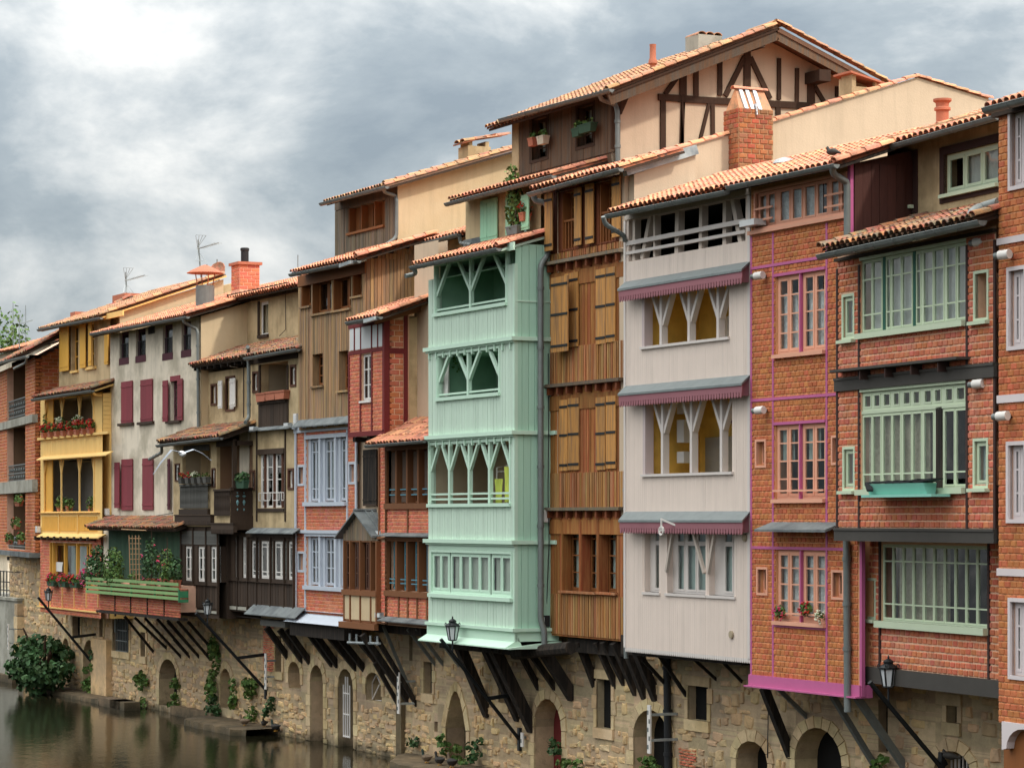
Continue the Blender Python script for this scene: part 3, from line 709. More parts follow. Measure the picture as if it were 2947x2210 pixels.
# ================================================================ white house with burgundy shutters
mat('burgundy', (132, 58, 66), 0.75, 0.08, noise=0.15, wood=True, bump=0.1); mat('burgundy_dark', (82, 40, 50), 0.8, 0.08, noise=0.15, wood=True, bump=0.1)
h = House('white_house', 'whitewashed house with burgundy shutters and a long tiled roof', 'house', 318)
d = -0.85
h.zoom(*A); X0, X1 = h.X(1170, d), h.X(2132, d); zt = h.Z(1990, 435, d)
tops = [h.r(1268, 570, 1366, 905, d), h.r(1442, 540, 1546, 880, d), h.r(1727, 500, 1832, 855, d), h.r(1926, 470, 2027, 825, d)]
mids = [h.r(1297, 1105, 1415, 1545, d), h.r(1502, 1085, 1627, 1530, d), h.r(1812, 1045, 1912, 1510, d)]
h.zoom(*B); lows = [h.r(1300, 450, 1417, 987, d), h.r(1522, 440, 1635, 985, d)]; zb = h.Z(1200, 1500, d)
h.wall(X0, X1, zb, zt, tops + mids[2:], d, M['whitewash'])
h.shell(X0, X1, zb, zt, d + .28, 6.0, M['cream'], ztop_back=zt + 1.9)
for q in tops:
    h.win(q, d + .1, 1, [], 'burgundy_dark', 'glass_dim', fw=.1, sash=.05, name='window')
    b = MB()
    for k in range(6): x = q[0] + .15 + (q[1] - q[0] - .3) * k / 5; b.box(x - .01, x + .01, d + .03, d + .05, q[2] + .15, q[2] + (q[3] - q[2]) * .6)
    b.box(q[0] + .1, q[1] - .1, d + .03, d + .05, q[2] + (q[3] - q[2]) * .6, q[2] + (q[3] - q[2]) * .6 + .02); b.build('railing', M['iron'], h.root)
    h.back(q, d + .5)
    h.box('window_surround', M['burgundy_dark'], q[0] - .03, q[1] + .03, d - .015, d + .1, q[2] - .02, q[2] + .22)
h.zoom(*A); q = mids[2]; h.win(q, d + .12, 1, [.15, .3, .45, .6, .75], 'burgundy_dark', 'glass', fw=.12, curtain='curtain_grey'); h.back(q, d + .6)
h.board('lintel', M['burgundy'], 1812, 1045, 1914, 1085, d, .03)
for q in mids[:2]: shutter(h, q, d, 'burgundy', 4)
shutter(h, h.r(1757, 1092, 1812, 1522, d), d, 'burgundy', 2, .12); shutter(h, h.r(1900, 1072, 1952, 1507, d), d, 'burgundy', 2, .07)
for q in ((1270, 1547, 1425, 1558), (1478, 1532, 1640, 1545), (1780, 1520, 1925, 1532)): h.board('sill', M['wood_dark'], *q, d, .1)
h.board('vent', M['wood_black'], 1577, 528, 1642, 587, d, .02)
for q in lows: shutter(h, q, d, 'burgundy', 4 if q is lows[0] else 2)
h.zoom(*B); shutter(h, h.r(1250, 483, 1302, 965, d), d, 'burgundy', 2, .14)
shutter(h, h.r(1803, 445, 1828, 985, d), d, 'burgundy_dark', 1, .1)
h.zoom(0, 0, 1); lx = h.X(542, d - .5)
sl, a, b_ = slope_of(h, (542.5, 907), (668, 862), lx)
sl = 0.31; h.roof((264, 958), (541, 908), d - .55, 4.6, sl, 'tile', verge=1)
R3 = h.lastroof
h.gutter((263, 961), (541, 911), d - .62)
gable_wall(h, X1 + .001, [(d, zb), (d, zt), (4.0, zt + sl * (4.0 - d)), (4.0, zb)], .2, 'cream', 'gable_wall')
h.zoom(*A); h.pipe([(1945, 430, d - .62), (1950, 470, d - .6), (2085, 540, d - .12), (2100, 580, d - .1), (2105, 1640, d - .1)])
h.done(); H3 = h

# green shed and planted terrace in front of the white house
mat('green_wood', (58, 84, 66), 0.85, 0.12, noise=0.3, wood=True, bump=0.2); mat('green_paint', (62, 128, 88), 0.7, 0.1, noise=0.15, bump=0.05); mat('green_slat', (128, 160, 104), 0.75, 0.12, noise=0.2, bump=0.08)
h = House('terrace_shed', 'dark green boarded shed with a low tiled roof above the planted terrace', 'shed', 290)
d = -1.2; dt = -2.0
h.zoom(*B); X0, X1 = h.X(1160, d), h.X(1925, d); zt = h.Z(1160, 1180, d); zb = h.Z(1160, 1700, d)
h.shell(X0, X1, zb, zt, d, -.86, M['green_wood'], front=True, name='wall')
h.planks((X0, X1, zb, zt), d, M['green_wood'], .22, .012, .03)
h.box('end_wall', M['whitewash'], h.X(1085, d), X0 - .01, d + .05, d + .3, zb, zt)
h.roof((935, 1180), (1862, 1158), d - .7, -.86, .36, 'tile_old', verge=2, old=True)
for k in range(8): x = X0 - .3 + (X1 - X0 + .2) * k / 7.0; h.box('rafter', M['wood_black'], x - .05, x + .05, d - .6, d, zt - .02, zt + .1)
h.zoom(*C); a = h.r(780, 310, 1415, 440, dt); bq = h.r(780, 420, 1420, 505, dt)
h.shell(a[0], a[1], a[2], a[3] + .55, dt, d, M['mortar_warm'], front=True, name='parapet')
h.bricks((a[0], a[1], bq[3], a[3] + .5), [], dt, M['brick_salmon'], .085, .22)
for xx in (905, 1028, 1158, 1290): h.bar('mullion', M['wood_dark'], (xx, 300), (xx, 470), dt, .06, .04)
h.box('beam', M['wood_black'], bq[0] - .05, bq[1] + .05, dt - .12, dt + .2, bq[2], bq[3])
# slatted balcony planter
q = h.r(672, 232, 1330, 345, dt - .35); L = q[1] - q[0]
b = MB(); b.box(q[0], q[1] + .9, dt - .3, dt - .02, q[3] + .06, q[3] + .12); b.box(q[0], q[1] + .9, dt - .3, dt - .02, q[2] + .05, q[2] + .1); b.build('planter_box', M['terracotta'], h.root)
for k in range(4): h.box('slat', M['green_slat'], q[0], q[1] + .85, dt - .36, dt - .33, q[2] + .02 + k * .155, q[2] + .12 + k * .155)
h.box('end_panel', M['green_paint'], q[1] + .86, q[1] + .9, dt - .36, dt - .02, q[2] - .05, q[3] + .1)
for f in (.0, .28, .5, .75, 1.0): h.box('planter_post', M['green_paint'], q[0] + (L + .8) * f, q[0] + (L + .8) * f + .06, dt - .325, dt - .27, q[2], q[3] + .08)
h.done(); HT = h; PLZ = q[3]; PLX = (q[0], q[1] + .85); PLD = dt

# ================================================================ cream house with dark wooden balconies
h = House('cream_house', 'cream rendered house with dark carved wooden balconies and white casements', 'house', 520)
du, dl, dr, db = 0.8, -0.6, -0.85, -1.5
h.zoom(*D1); X0, X1 = h.X(720, du), h.X(1330, du); zt = h.Z(1320, 640, du); zl = h.Z(1325, 1110, du)
w0 = h.r(918, 812, 1003, 1165, du)
h.wall(X0, X1, zl - 1.2, zt, [w0], du, M['cream_dull']); h.shell(X0, X1, zl - 2, zt, du + .28, 6, M['cream_dull'], ztop_back=zt + 1.5)
h.win(w0, du + .05, 1, [], 'white_paint', 'glass', fw=.07, curtain='room_cream'); h.back(w0, du + .6, 'room_cream')
h.bar('window_post', M['wood_dark'], (908, 800), (908, 1175), du, .12, .05)
h.board('beam', M['wood_dark'], 640, 822, 1325, 700, du, .06); h.board('sill', M['wood_dark'], 900, 1165, 1008, 1180, du, .06)
h.roof((600, 790), (1325, 592), du - .5, 4.6, .31, 'tile', verge=None)
for k in range(14): x = X0 - .2 + (X1 - X0) * k / 13; h.box('rafter', M['wood_dark'], x - .04, x + .04, du - .45, du, zt + .02, zt + .12)
# middle storey
X0, X1 = h.X(320, dl), h.X(790, dl)
h.zoom(*D2); zt = h.Z(330, 90, dl); zb = h.Z(330, 640, dl)
wa = h.r(405, 225, 452, 405, dl); wb = h.r(562, 145, 645, 465, dl)
h.wall(X0, X1, zb - 2.2, zt, [wa, wb], dl, M['cream_dull'])
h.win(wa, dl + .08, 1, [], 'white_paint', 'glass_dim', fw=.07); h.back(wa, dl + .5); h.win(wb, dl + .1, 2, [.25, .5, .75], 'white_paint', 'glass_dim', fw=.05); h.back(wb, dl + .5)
mat('brown_trim', (92, 60, 46), 0.85, 0.12, noise=0.2, wood=True)
def surround(h, q, d, m='brown_trim', w=.07, pr=.03, name='window_surround'):
    b = MB(); x0, x1, z0, z1 = q
    b.box(x0 - w, x0, d - pr, d + .05, z0 - w, z1 + w); b.box(x1, x1 + w, d - pr, d + .05, z0 - w, z1 + w); b.box(x0, x1, d - pr, d + .05, z1, z1 + w); b.box(x0, x1, d - pr, d + .05, z0 - w, z0)
    return b.build(name, MATS[m], h.root)
surround(h, wa, dl); surround(h, wb, dl)
shutter(h, h.r(517, 172, 557, 460, dl), dl, 'white_paint', 2, .16); shutter(h, h.r(622, 147, 680, 442, dl), dl, 'white_paint', 2, .1)
h.bar('corner_post', M['wood_black'], (312, 60), (325, 600), dl, .22, .08)
h.bar('timber', M['wood_dark'], (745, 0), (745, 560), dl, .06, .02)
# right bay
XR0, XR1 = h.X(800, dr), h.X(1325, dr); zt2 = h.Z(830, -10, dr); zb2 = h.Z(800, 690, dr)
h.zoom(*D3); zb3 = h.Z(1280, 290, dr)
h.zoom(*D2)
wc = h.r(848, 95, 893, 270, dr); wd = h.r(1247, 25, 1293, 205, dr); op = h.r(920, 0, 1212, 400, dr); we = h.r(900, 945, 1178, 1515, dr)
wf = h.r(818, 1140, 858, 1300, dr); wg = h.r(1222, 1120, 1268, 1300, dr)
h.wall(XR0, XR1, zb3, zt2, [wc, wd, op, we, wf, wg], dr, M['cream_dull'])
h.shell(X0, XR1, zb3 - 2.5, zt2, dr + .28, 4, M['cream_dull'])
for q in (wc, wd, wf, wg): h.win(q, dr + .06, 1, [], 'white_paint', 'glass_dim', fw=.06); h.back(q, dr + .5); surround(h, q, dr)
h.loggia(op, dr, 1.6, 'room_cream'); h.bar('timber', M['wood_dark'], (915, 0), (915, 660), dr, .1, .04); h.bar('timber', M['wood_dark'], (1215, 0), (1215, 640), dr, .08, .04)
pq = h.r(920, 395, 1208, 655, dr); h.planks(pq, dr, M['wood_dark'], .16, .01, .04); h.board('handrail', M['wood_dark'], 915, 385, 1212, 392, dr, .1)
for q in ((885, 705, 890), (1185, 690, 1185)): pass
h.bar('timber', M['wood_dark'], (885, 700), (885, 1660), dr, .09, .03); h.bar('timber', M['wood_dark'], (1187, 690), (1187, 1660), dr, .09, .03)
h.board('lintel', M['wood_dark'], 897, 898, 1180, 938, dr, .05); h.board('timber', M['wood_dark'], 895, 1522, 1180, 1555, dr, .05)
h.win(we, dr + .08, [(.06, .16), (.27, .48), (.62, .83), (.9, .98)], [.25, .48, .72], 'white_paint', 'glass_dim', fw=.02, mw=.0, sash=.05); h.back(we, dr + .5)
W_ = we[1] - we[0]
for f in (.2, .55, .86): h.box('timber', M['brown_trim'], we[0] + W_ * f - .05, we[0] + W_ * f + .05, dr + .03, dr + .1, we[2], we[3])
b = MB()
for f0, f1 in ((.03, .14), (.22, .47), (.56, .82), (.9, 1)):
    for zf in (.13, .27): b.box(we[0] + W_ * f0, we[0] + W_ * f1, dr - .03, dr - .01, we[2] + (we[3] - we[2]) * zf, we[2] + (we[3] - we[2]) * zf + .025)
    b.box(we[0] + W_ * f0, we[0] + W_ * f0 + .025, dr - .03, dr - .01, we[2] + (we[3] - we[2]) * .13, we[2] + (we[3] - we[2]) * .27); b.box(we[0] + W_ * f1 - .025, we[0] + W_ * f1, dr - .03, dr - .01, we[2] + (we[3] - we[2]) * .13, we[2] + (we[3] - we[2]) * .27)
b.build('guard_rail', M['white_paint'], h.root)
h.ledge((790, 705), (1285, 655), dr - .25, dr, .12, .03, 'slate')
# roof over the middle storey
h.zoom(*D1)
h.roof((180, 1470), (790, 1380), dl - .5, du, .36, 'tile_old', old=True)
ra = h.lastroof
h.roof((790, 1385), (1325, 1290), dr - .35, du, .36, 'tile_old', old=True)
for k in range(9): x = ra[0] + .2 + (ra[1] - ra[0] - .3) * k / 8; h.box('rafter', M['wood_black'], x - .04, x + .04, dl - .45, dl + .02, ra[3] - .22, ra[3] - .1)
h.gutter((762, 1405), (1322, 1305), dr - .42); h.board('beam', M['wood_dark'], 800, 1425, 1325, 1400, dr, .05)
h.zoom(*D2); h.pipe([(785, -190, dr - .4), (795, -140, dr - .15), (797, 560, dr - .15), (760, 610, dr - .5)], r=.06)
# lower roof over the balconies
h.zoom(0, 0, 1); h.roof((456, 1272), (636, 1253), db - .5, dl, .36, 'tile_old', old=True, verge=1); ra = h.lastroof
h.gutter((454, 1281), (637, 1259), db - .58)
h.pipe([(465, 1285, db - .58), (466, 1302, db - .5), (430, 1322, -1.0)], r=.055)
# balconies
h.zoom(*D2); X0, X1 = h.X(-5, db), h.X(635, db); zt3 = h.Z(0, 850, db); z3b = h.Z(400, 1600, db)
h.zoom(*D3); z4 = h.Z(400, 240, db); h.zoom(*D2)
o1 = h.r(92, 850, 392, 1270, db); o2 = h.r(455, 870, 628, 1320, db); w1 = h.r(22, 1060, 62, 1220, db); w2 = h.r(412, 1110, 440, 1285, db)
h.wall(X0, X1, z4, zt3, [o1, o2, w1, w2], db, M['cream_dull'], thick=.12)
h.loggia((o1[0], o1[1], o1[2], o1[3]), db, 1.2, 'room_cream', thick=.1)
xr = X1; b = MB()
for q in (w1, w2): h.win(q, db + .03, 1, [], 'white_paint', 'glass_dim', fw=.05); h.back(q, db + .3); surround(h, q, db, w=.05)
# the second balcony is open on its right side too
bx = MB(); bx.poly([(o2[0], -.86, o2[2]), (xr, -.86, o2[2]), (xr, -.86, zt3), (o2[0], -.86, zt3)]); bx.poly([(o2[0], db + .12, o2[2]), (o2[0], -.86, o2[2]), (o2[0], -.86, zt3), (o2[0], db + .12, zt3)]); bx.poly([(X0, db, z4), (xr, db, z4), (xr, -.86, z4), (X0, -.86, z4)])
bx.poly([(o2[0], db, o2[2] - .1), (xr, db, o2[2] - .1), (xr, -.86, o2[2] - .1), (o2[0], -.86, o2[2] - .1)])
bx.build('balcony_wall', M['room_brown'], h.root)
h.box('door', M['whitewash'], o2[0] + .5, xr - .25, -.9, -.87, o2[2], o2[2] + 2.0)
h.box('post', M['wood_dark'], xr - .09, xr + .02, db - .03, db + .1, z3b, zt3 + .05); h.box('beam', M['wood_dark'], o2[0], xr + .02, db - .02, db + .1, o2[3], zt3)
h.box('beam', M['wood_dark'], xr - .08, xr + .02, db, dr, zt3 - .15, zt3)
rail = h.Z(455, 1320, db)
def balusters(h, x0, x1, z0, z1, d, m, pitch=.085, name='baluster', side=None):
    n = max(2, int((x1 - x0) / pitch))
    for k in range(n):
        x = x0 + (x1 - x0) * (k + .5) / n
        key = ('bal', m)
        if key not in UNIT:
            b = MB(); b.prism([(-.3, 0), (.3, 0), (.42, .12), (.2, .25), (.42, .5), (.2, .75), (.42, .88), (.3, 1), (-.3, 1), (-.42, .88), (-.2, .75), (-.42, .5), (-.2, .25), (-.42, .12)], 0, 1); UNIT[key] = b.mesh('baluster', MATS[m])
        s_ = (pitch * 1.0, .025, z1 - z0)
        if side is None: h.piece(name, lambda mm, key=key: UNIT[key], MATS[m], (x, d, z0), s_)
        else: h.piece(name, lambda mm, key=key: UNIT[key], MATS[m], (side, x, z0), s_, (0, 0, math.radians(90)))
mat('grey_wood', (88, 86, 82), 0.85, 0.15, noise=0.25, wood=True)
balusters(h, h.X(92, db), h.X(390, db), h.Z(240, 1520, db), h.Z(240, 1285, db), db - .1, 'grey_wood'); h.board('handrail', M['grey_wood'], 88, 1268, 395, 1280, db - .05, .1)
h.board('beam', M['wood_dark'], 82, 1530, 388, 1585, db, .1)
balusters(h, h.X(455, db), h.X(625, db), h.Z(540, 1600, db), h.Z(540, 1335, db), db - .1, 'wood_dark'); h.board('handrail', M['wood_dark'], 448, 1318, 632, 1335, db - .05, .1)
h.box('carved_panel', M['wood_dark'], xr, xr + .03, db - .1, dr - .02, z3b, rail); h.box('handrail', M['wood_dark'], xr - .02, xr + .08, db - .12, dr - .02, rail, rail + .05)
mat('carved_blue', (120, 160, 165), 0.7, 0, noise=.1)
for f in (.34, .68):
    b = MB(); y = db - .1 + (dr - db) * f; hh = rail - z3b
    for za, zb_, ww in ((.15, .3, .03), (.35, .62, .06), (.66, .78, .07), (.8, .9, .03)): b.lathe([(.003, 0), (ww, (zb_ - za) * hh * .6), (.003, (zb_ - za) * hh)], (xr + .02, y, z3b + za * hh), 6)
    b.build('carved_motif', M['carved_blue'], h.root)
# lattice valance, scalloped skirts
balusters(h, h.X(115, db), h.X(390, db), h.Z(250, 915, db), h.Z(250, 850, db), db - .05, 'grey_wood', .07, 'valance_strip')
h.zoom(*D3)
for (p, q, dd) in (((0, 118), (385, 105), db - .15), ((385, 200), (628, 200), db - .15)):
    h.ledge(p, q, dd, db, .0, .04, 'wood_dark', 'skirt_board', scallop=(.18, .14, .09), sm='wood_dark')
h.box('skirt_panel', M['wood_dark'], xr, xr + .04, db - .12, dr, z3b - .45, z3b)
# dark wooden ground storey
dg = -1.45; XA, XB, XC = h.X(80, dg), h.X(482, dg), h.X(1283, -1.05); zA = h.Z(80, 230, dg); zbA = h.Z(80, 1180, dg); zB = h.Z(800, 300, -1.05); zbB = h.Z(800, 1150, -1.05)
wl = [h.r(118, 443, 207, 817, dg), h.r(252, 445, 343, 826, dg), h.r(388, 447, 474, 832, dg)]
h.wall(XA, XB, zbA, zA, wl, dg, M['wood_dark'])
d2 = -1.05
wr = [h.r(530, 348, 602, 775, d2), h.r(645, 350, 682, 778, d2), h.r(725, 350, 787, 785, d2), h.r(820, 387, 905, 785, d2), h.r(918, 389, 1047, 795, d2), h.r(1063, 391, 1193, 802, d2), h.r(1210, 393, 1277, 806, d2)]
h.wall(XB, XC, zbB, zB, wr, d2, M['wood_dark'])
h.shell(XA, XB, zbA, zA, dg + .28, 1, M['wood_dark']); h.shell(XB, XC, zbB, zB, d2 + .28, 1, M['wood_dark'])
for i, q in enumerate(wl + wr):
    dd = dg if i < 3 else d2
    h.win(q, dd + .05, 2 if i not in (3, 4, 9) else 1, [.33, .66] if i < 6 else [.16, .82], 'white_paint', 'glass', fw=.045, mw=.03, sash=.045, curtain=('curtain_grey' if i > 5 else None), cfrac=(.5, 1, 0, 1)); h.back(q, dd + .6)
h.planks((XA, XB, h.Z(300, 1100, dg), h.Z(300, 870, dg)), dg, M['wood_dark'], .24, .02, .03); h.planks((XB, XC, h.Z(900, 1090, d2), h.Z(900, 830, d2)), d2, M['wood_dark'], .24, .02, .03)
h.planks((XA + .05, XB, h.Z(300, 430, dg), h.Z(300, 285, dg)), dg, M['grey_wood'], .09, .005, .02, horiz=True)
h.board('sill', M['wood_dark'], 65, 842, 475, 870, dg, .1); h.board('sill', M['wood_dark'], 480, 800, 1278, 850, d2, .1)
for xx in (85, 213, 350, 476): h.bar('timber', M['wood_dark'], (xx, 250), (xx, 1170), dg, .07, .06)
for xx in (487, 602, 685, 790, 890, 1035, 1180, 1280): h.bar('timber', M['wood_dark'], (xx, 330), (xx, 1120), d2, .07, .06)
h.board('base_board', M['concrete'], 85, 1105, 470, 1165, dg, .04); h.board('base_board', M['concrete'], 495, 1070, 785, 1130, d2, .04)
h.ledge((745, 1160), (1285, 1205), d2 - .35, d2, .3, .03, 'slate', 'awning'); h.ledge((760, 305), (1262, 305), d2 - .25, d2, .15, .03, 'slate', 'awning')
h.board('beam', M['wood_dark'], 790, 315, 1285, 360, d2, .05)
h.board('beam', M['wood_black'], 480, 1165, 1290, 1250, d2 + .25, .1); h.board('beam_end', M['grey_wood'], 965, 1225, 1228, 1310, d2 + .05, .15)
h.done(); H4 = h
# ================================================================ larch-clad house with blue trim
mat('larch', (172, 134, 94), 0.85, 0.22, hue=0.01, noise=0.4, wood=True, col2=(132, 112, 92), c2scale=0.9, c2amt=(0.4, 0.65), bump=0.3)
mat('larch_grey', (128, 108, 86), 0.85, 0.25, hue=0.012, noise=0.4, wood=True, col2=(104, 98, 88), c2scale=0.9, c2amt=(0.4, 0.65), bump=0.3)
mat('oak', (138, 84, 44), 0.7, 0.15, noise=0.25, wood=True); mat('blue_paint', (188, 194, 204), 0.6, 0.03, noise=0.08, bump=0.04)
F9 = (900, 350); E1 = (1000, 780); E2 = (1000, 1180); E3 = (1000, 1500)
h = House('larch_house', 'house clad in weathered larch boards above red brick with pale blue trim', 'house', 850)
d, db, dw = -1.05, 1.0, -0.95
h.zoom(*D1)
X0, X1 = h.X(1330, d), h.X(2040, d); zt = h.Z(1970, 395, d)
wins = [h.r(1365, 605, 1460, 845, d), h.r(1477, 590, 1682, 905, d), h.r(1702, 545, 1885, 870, d), h.r(1907, 498, 2005, 735, d)]
lows = [h.r(1477, 1368, 1595, 1690, d), h.r(1757, 1335, 1860, 1740, d)]
h.zoom(*D2); zlow = h.Z(1340, 590, d)
h.wall(X0, X1, zlow - .3, zt, wins + lows, d, M['larch'], thick=.3)
sl = .32; lx = X1
h.shell(X0, X1, zlow - 1, zt, d + .3, 3.5, M['larch'], ztop_back=zt + 4 * sl)
h.planks((X0, X1, zlow, zt - .35), d, M['larch'], .115, .014, .03, holes=wins + lows, wvar=.15, jit=.008)
h.planks((d, 1.3, zlow, zt + .1), 0, M['larch'], .12, .014, .03, side=lx, wvar=.15, jit=.008)
for k in range(4): h.planks((d + .35 + k * .5, 1.3 + .1, zt + .1 + k * .16, zt + .26 + k * .16), 0, M['larch'], .12, .014, .03, side=lx)
h.box('fascia', M['oak'], X0, X1 + .03, d - .05, d, zt - .33, zt)
for i, q in enumerate(wins):
    h.win(q, d + .2, 2 if i in (1, 2) else 1, [], 'oak', 'glass', fw=.06, mw=.07, sash=.05, curtain='curtain' if i in (1, 2) else None, cfrac=(.55, .9, 0, 1)); h.back(q, d + .7)
    h.box('sill', M['larch'], q[0] - .06, q[1] + .06, d - .1, d + .2, q[2] - .06, q[2])
    h.box('reveal', M['oak'], q[0], q[0] + .03, d - .02, d + .2, q[2], q[3])
for q in lows:
    h.win(q, d + .2, 2, [.35, .66], 'oak', 'glass_dim', fw=.05, sash=.04); h.back(q, d + .7); h.box('sill', M['larch'], q[0] - .06, q[1] + .06, d - .1, d + .2, q[2] - .06, q[2])
h.zoom(*D1)
h.roof((1262, 480), (1968, 340), d - .45, db, sl, 'tile', verge=1)
h.gutter((1242, 515), (1968, 370), d - .5); h.stick('gutter_outlet', M['zinc_light'], (1770, 425), d - .6, (1890, 385), d - .62, .1)
h.rake(lx + .1, [(d - .4, zt + .15), (1.6, zt + .15 + 2.0 * sl)], 'tile', 1.25)
# taller volume behind
h.zoom(*F9); XB0, XB1 = h.X(245, db), h.X(905, db); ztb = h.Z(880, 670, db); zbb = h.Z(245, 1460, db)
wb = h.r(387, 925, 768, 1095, db)
h.wall(XB0, XB1, zbb - .6, ztb, [wb], db, M['larch_grey'], thick=.3)
h.planks((XB0, XB1, zbb - .5, h.Z(262, 950, db)), db, M['larch_grey'], .115, .014, .03, holes=[wb], wvar=.15, jit=.008)
h.box('fascia', M['larch_grey'], XB0, XB1, db - .04, db, h.Z(262, 945, db), ztb)
h.win(wb, db + .2, [(.14, .31), (.5, .7), (.85, .98)], [], 'oak', 'glass', fw=.05, sash=.04); h.back(wb, db + .8)
for f in (.0, .345, .72): h.box('reveal', M['oak'], wb[0] + (wb[1] - wb[0]) * f, wb[0] + (wb[1] - wb[0]) * f + .06, db - .02, db + .22, wb[2], wb[3])
h.board('sill', M['oak'], 378, 1175, 770, 1110, db, .1) if False else h.box('sill', M['oak'], wb[0] - .05, wb[1] + .05, db - .1, db + .2, wb[2] - .07, wb[2])
lxb = XB1 + .02
slb, a, b_ = slope_of(h, (800, 655), (2105, 285), lxb)
h.roof((140, 850), (795, 670), db - .5, b_[0] + .6, slb, 'tile_dull', board='wood_dark')
h.gutter((90, 870), (790, 690), db - .6)
h.pipe([(745, 700, db - .6), (760, 750, db - .5), (880, 790, db - .05), (890, 830, db - .05), (890, 1230, db - .05), (775, 1310, db - .4)], r=.055)
gable_wall(h, lxb, [(db - .02, 2), (db - .02, ztb), (b_[0] + .6, ztb + slb * (b_[0] + .6 - db)), (b_[0] + .6, 2)], .25, 'cream', 'gable_wall')
h.shell(XB0, XB1 - .25, 2, ztb, db + .3, b_[0] + .6, M['cream'], ztop_back=ztb + slb * (b_[0] - db))
rz = lambda y: ztb + .12 + slb * (y - db)
h.rake(lxb - .05, [(db - .45, rz(db - .45)), (b_[0] + .5, rz(b_[0] + .5))], 'tile_dull', 1.35)
# chimney with tiled cap
p0 = h.side(1615, 390, lxb - .5); p1 = h.side(1690, 380, lxb - .5); ch = h.side(1880, 330, lxb - .3)
zc = h.side(1690, 260, lxb - .3)[1]
b = MB(); b.box(lxb - .95, lxb - .25, p1[0] - .25, ch[0], p1[1] - .5, zc); c_ = b.build('chimney', M['cream_dull'], h.root)
for yy in (p1[0] - .2, ch[0] - .15): h.box('chimney_pier', M['cream_dull'], lxb - .9, lxb - .3, yy, yy + .12, zc, zc + .16, parent=c_)
for i in range(2):
    for k in range(4): inst('cap_tile', unit_tile(M['tile_dull']), c_, (lxb - .85 + i * .4 + .1, p1[0] - .4 + k * .38, zc + .12 + .075 * k), (.2, 0, 0), (1.7, 1, 1.2))
b = MB(); b.add([(lxb - 1, p1[0] - .4, zc + .1), (lxb - .2, p1[0] - .4, zc + .1), (lxb - .2, ch[0] + .15, zc + .42), (lxb - 1, ch[0] + .15, zc + .42), (lxb - 1, p1[0] - .4, zc + .05), (lxb - .2, p1[0] - .4, zc + .05), (lxb - .2, ch[0] + .15, zc + .37), (lxb - 1, ch[0] + .15, zc + .37)], [(0, 1, 2, 3), (4, 7, 6, 5), (0, 4, 5, 1), (1, 5, 6, 2), (2, 6, 7, 3), (3, 7, 4, 0)]); b.build('chimney_cap', M['tile_pan'], c_)
# brick storeys with blue trim
h.zoom(*D2); Xl, Xr = h.X(1290, dw), h.X(1945, dw); zt2 = h.Z(1290, 690, dw)
wA = h.r(1412, 790, 1840, 1450, dw); sA = h.r(1330, 1085, 1382, 1258, dw); sB = h.r(1870, 1055, 1922, 1240, dw)
h.zoom(*D3); wB = h.r(1412, 340, 1790, 885, dw); wB = (wB[0], wA[1], wB[2], wB[3]); sC = h.r(1330, 525, 1382, 700, dw); zb2 = h.Z(1300, 1150, dw)
hol = [wA, sA, sB, wB, sC]
h.wall(Xl, Xr, zb2, zt2, hol, dw, M['mortar_warm']); h.shell(Xl, Xr, zb2, zt2, dw + .28, 2, M['mortar_warm'])
h.bricks((Xl + .12, Xr, zb2, zt2), hol, dw, M['brick_red'], .105, .2)
for q in (sA, sB, sC): h.win(q, dw + .12, 1, [], 'blue_paint', 'glass_dim', fw=.07); h.back(q, dw + .5); surround(h, q, dw, 'blue_paint', .07)
for q, fr in ((wA, [.2, .8]), (wB, [.31, .64])):
    h.win(q, dw + .1, [(.09, .26), (.46, .65), (.84, 1.0)], [], 'blue_paint', 'glass', fw=.04, sash=0, curtain='curtain_grey', cdep=.2) if False else None
    for f0, f1 in ((.06, .27), (.42, .65), (.8, 1.0)):
        w = q[1] - q[0]; h.win((q[0] + w * f0, q[0] + w * f1, q[2] + .03, q[3] - .03), dw + .1, 2, fr, 'blue_paint', 'glass', fw=.03, mw=.03, sash=.04, curtain='curtain_grey' if q is wA else None, cfrac=(0, 1, 0, 1))
    for f0, f1 in ((0, .06), (.27, .42), (.65, .8)): h.box('panel', M['blue_paint'], q[0] + (q[1] - q[0]) * f0, q[0] + (q[1] - q[0]) * f1, dw + .05, dw + .15, q[2], q[3])
    for f in (.315, .70): h.box('post', M['blue_paint'], q[0] + (q[1] - q[0]) * f, q[0] + (q[1] - q[0]) * f + .14, dw - .03, dw + .05, q[2], q[3])
    h.back(q, dw + .6)
    h.box('sill', M['blue_paint'], q[0] - .08, q[1] + .05, dw - .12, dw + .05, q[2] - .12, q[2]); h.box('lintel', M['blue_paint'], q[0] - .08, q[1] + .05, dw - .06, dw + .02, q[3], q[3] + .12)
for x in (Xl + .06, wA[0] - .06, wA[1] + .06, Xr - .03): h.box('post', M['blue_paint'], x - .045, x + .045, dw - .04, dw, zb2, zt2)
h.zoom(*D2)
h.box('frieze', M['blue_paint'], Xl, Xr - .25, dw - .06, dw + .05, h.Z(1300, 725, dw), h.Z(1300, 668, dw))
h.ledge((1250, 662), (1858, 600), dw - .35, dw, .32, .04, 'slate')
for k in range(6): x = Xl + .25 + (Xr - Xl - .6) * k / 5; h.box('corbel', M['blue_paint'], x - .05, x + .05, dw - .2, dw, h.Z(1300, 690, dw) + .02, h.Z(1300, 668, dw))
h.zoom(*D3); h.board('band', M['blue_paint'], 1298, 275, 1850, 315, dw, .1); h.board('band', M['blue_paint'], 1295, 1122, 1850, 1165, dw, .1)
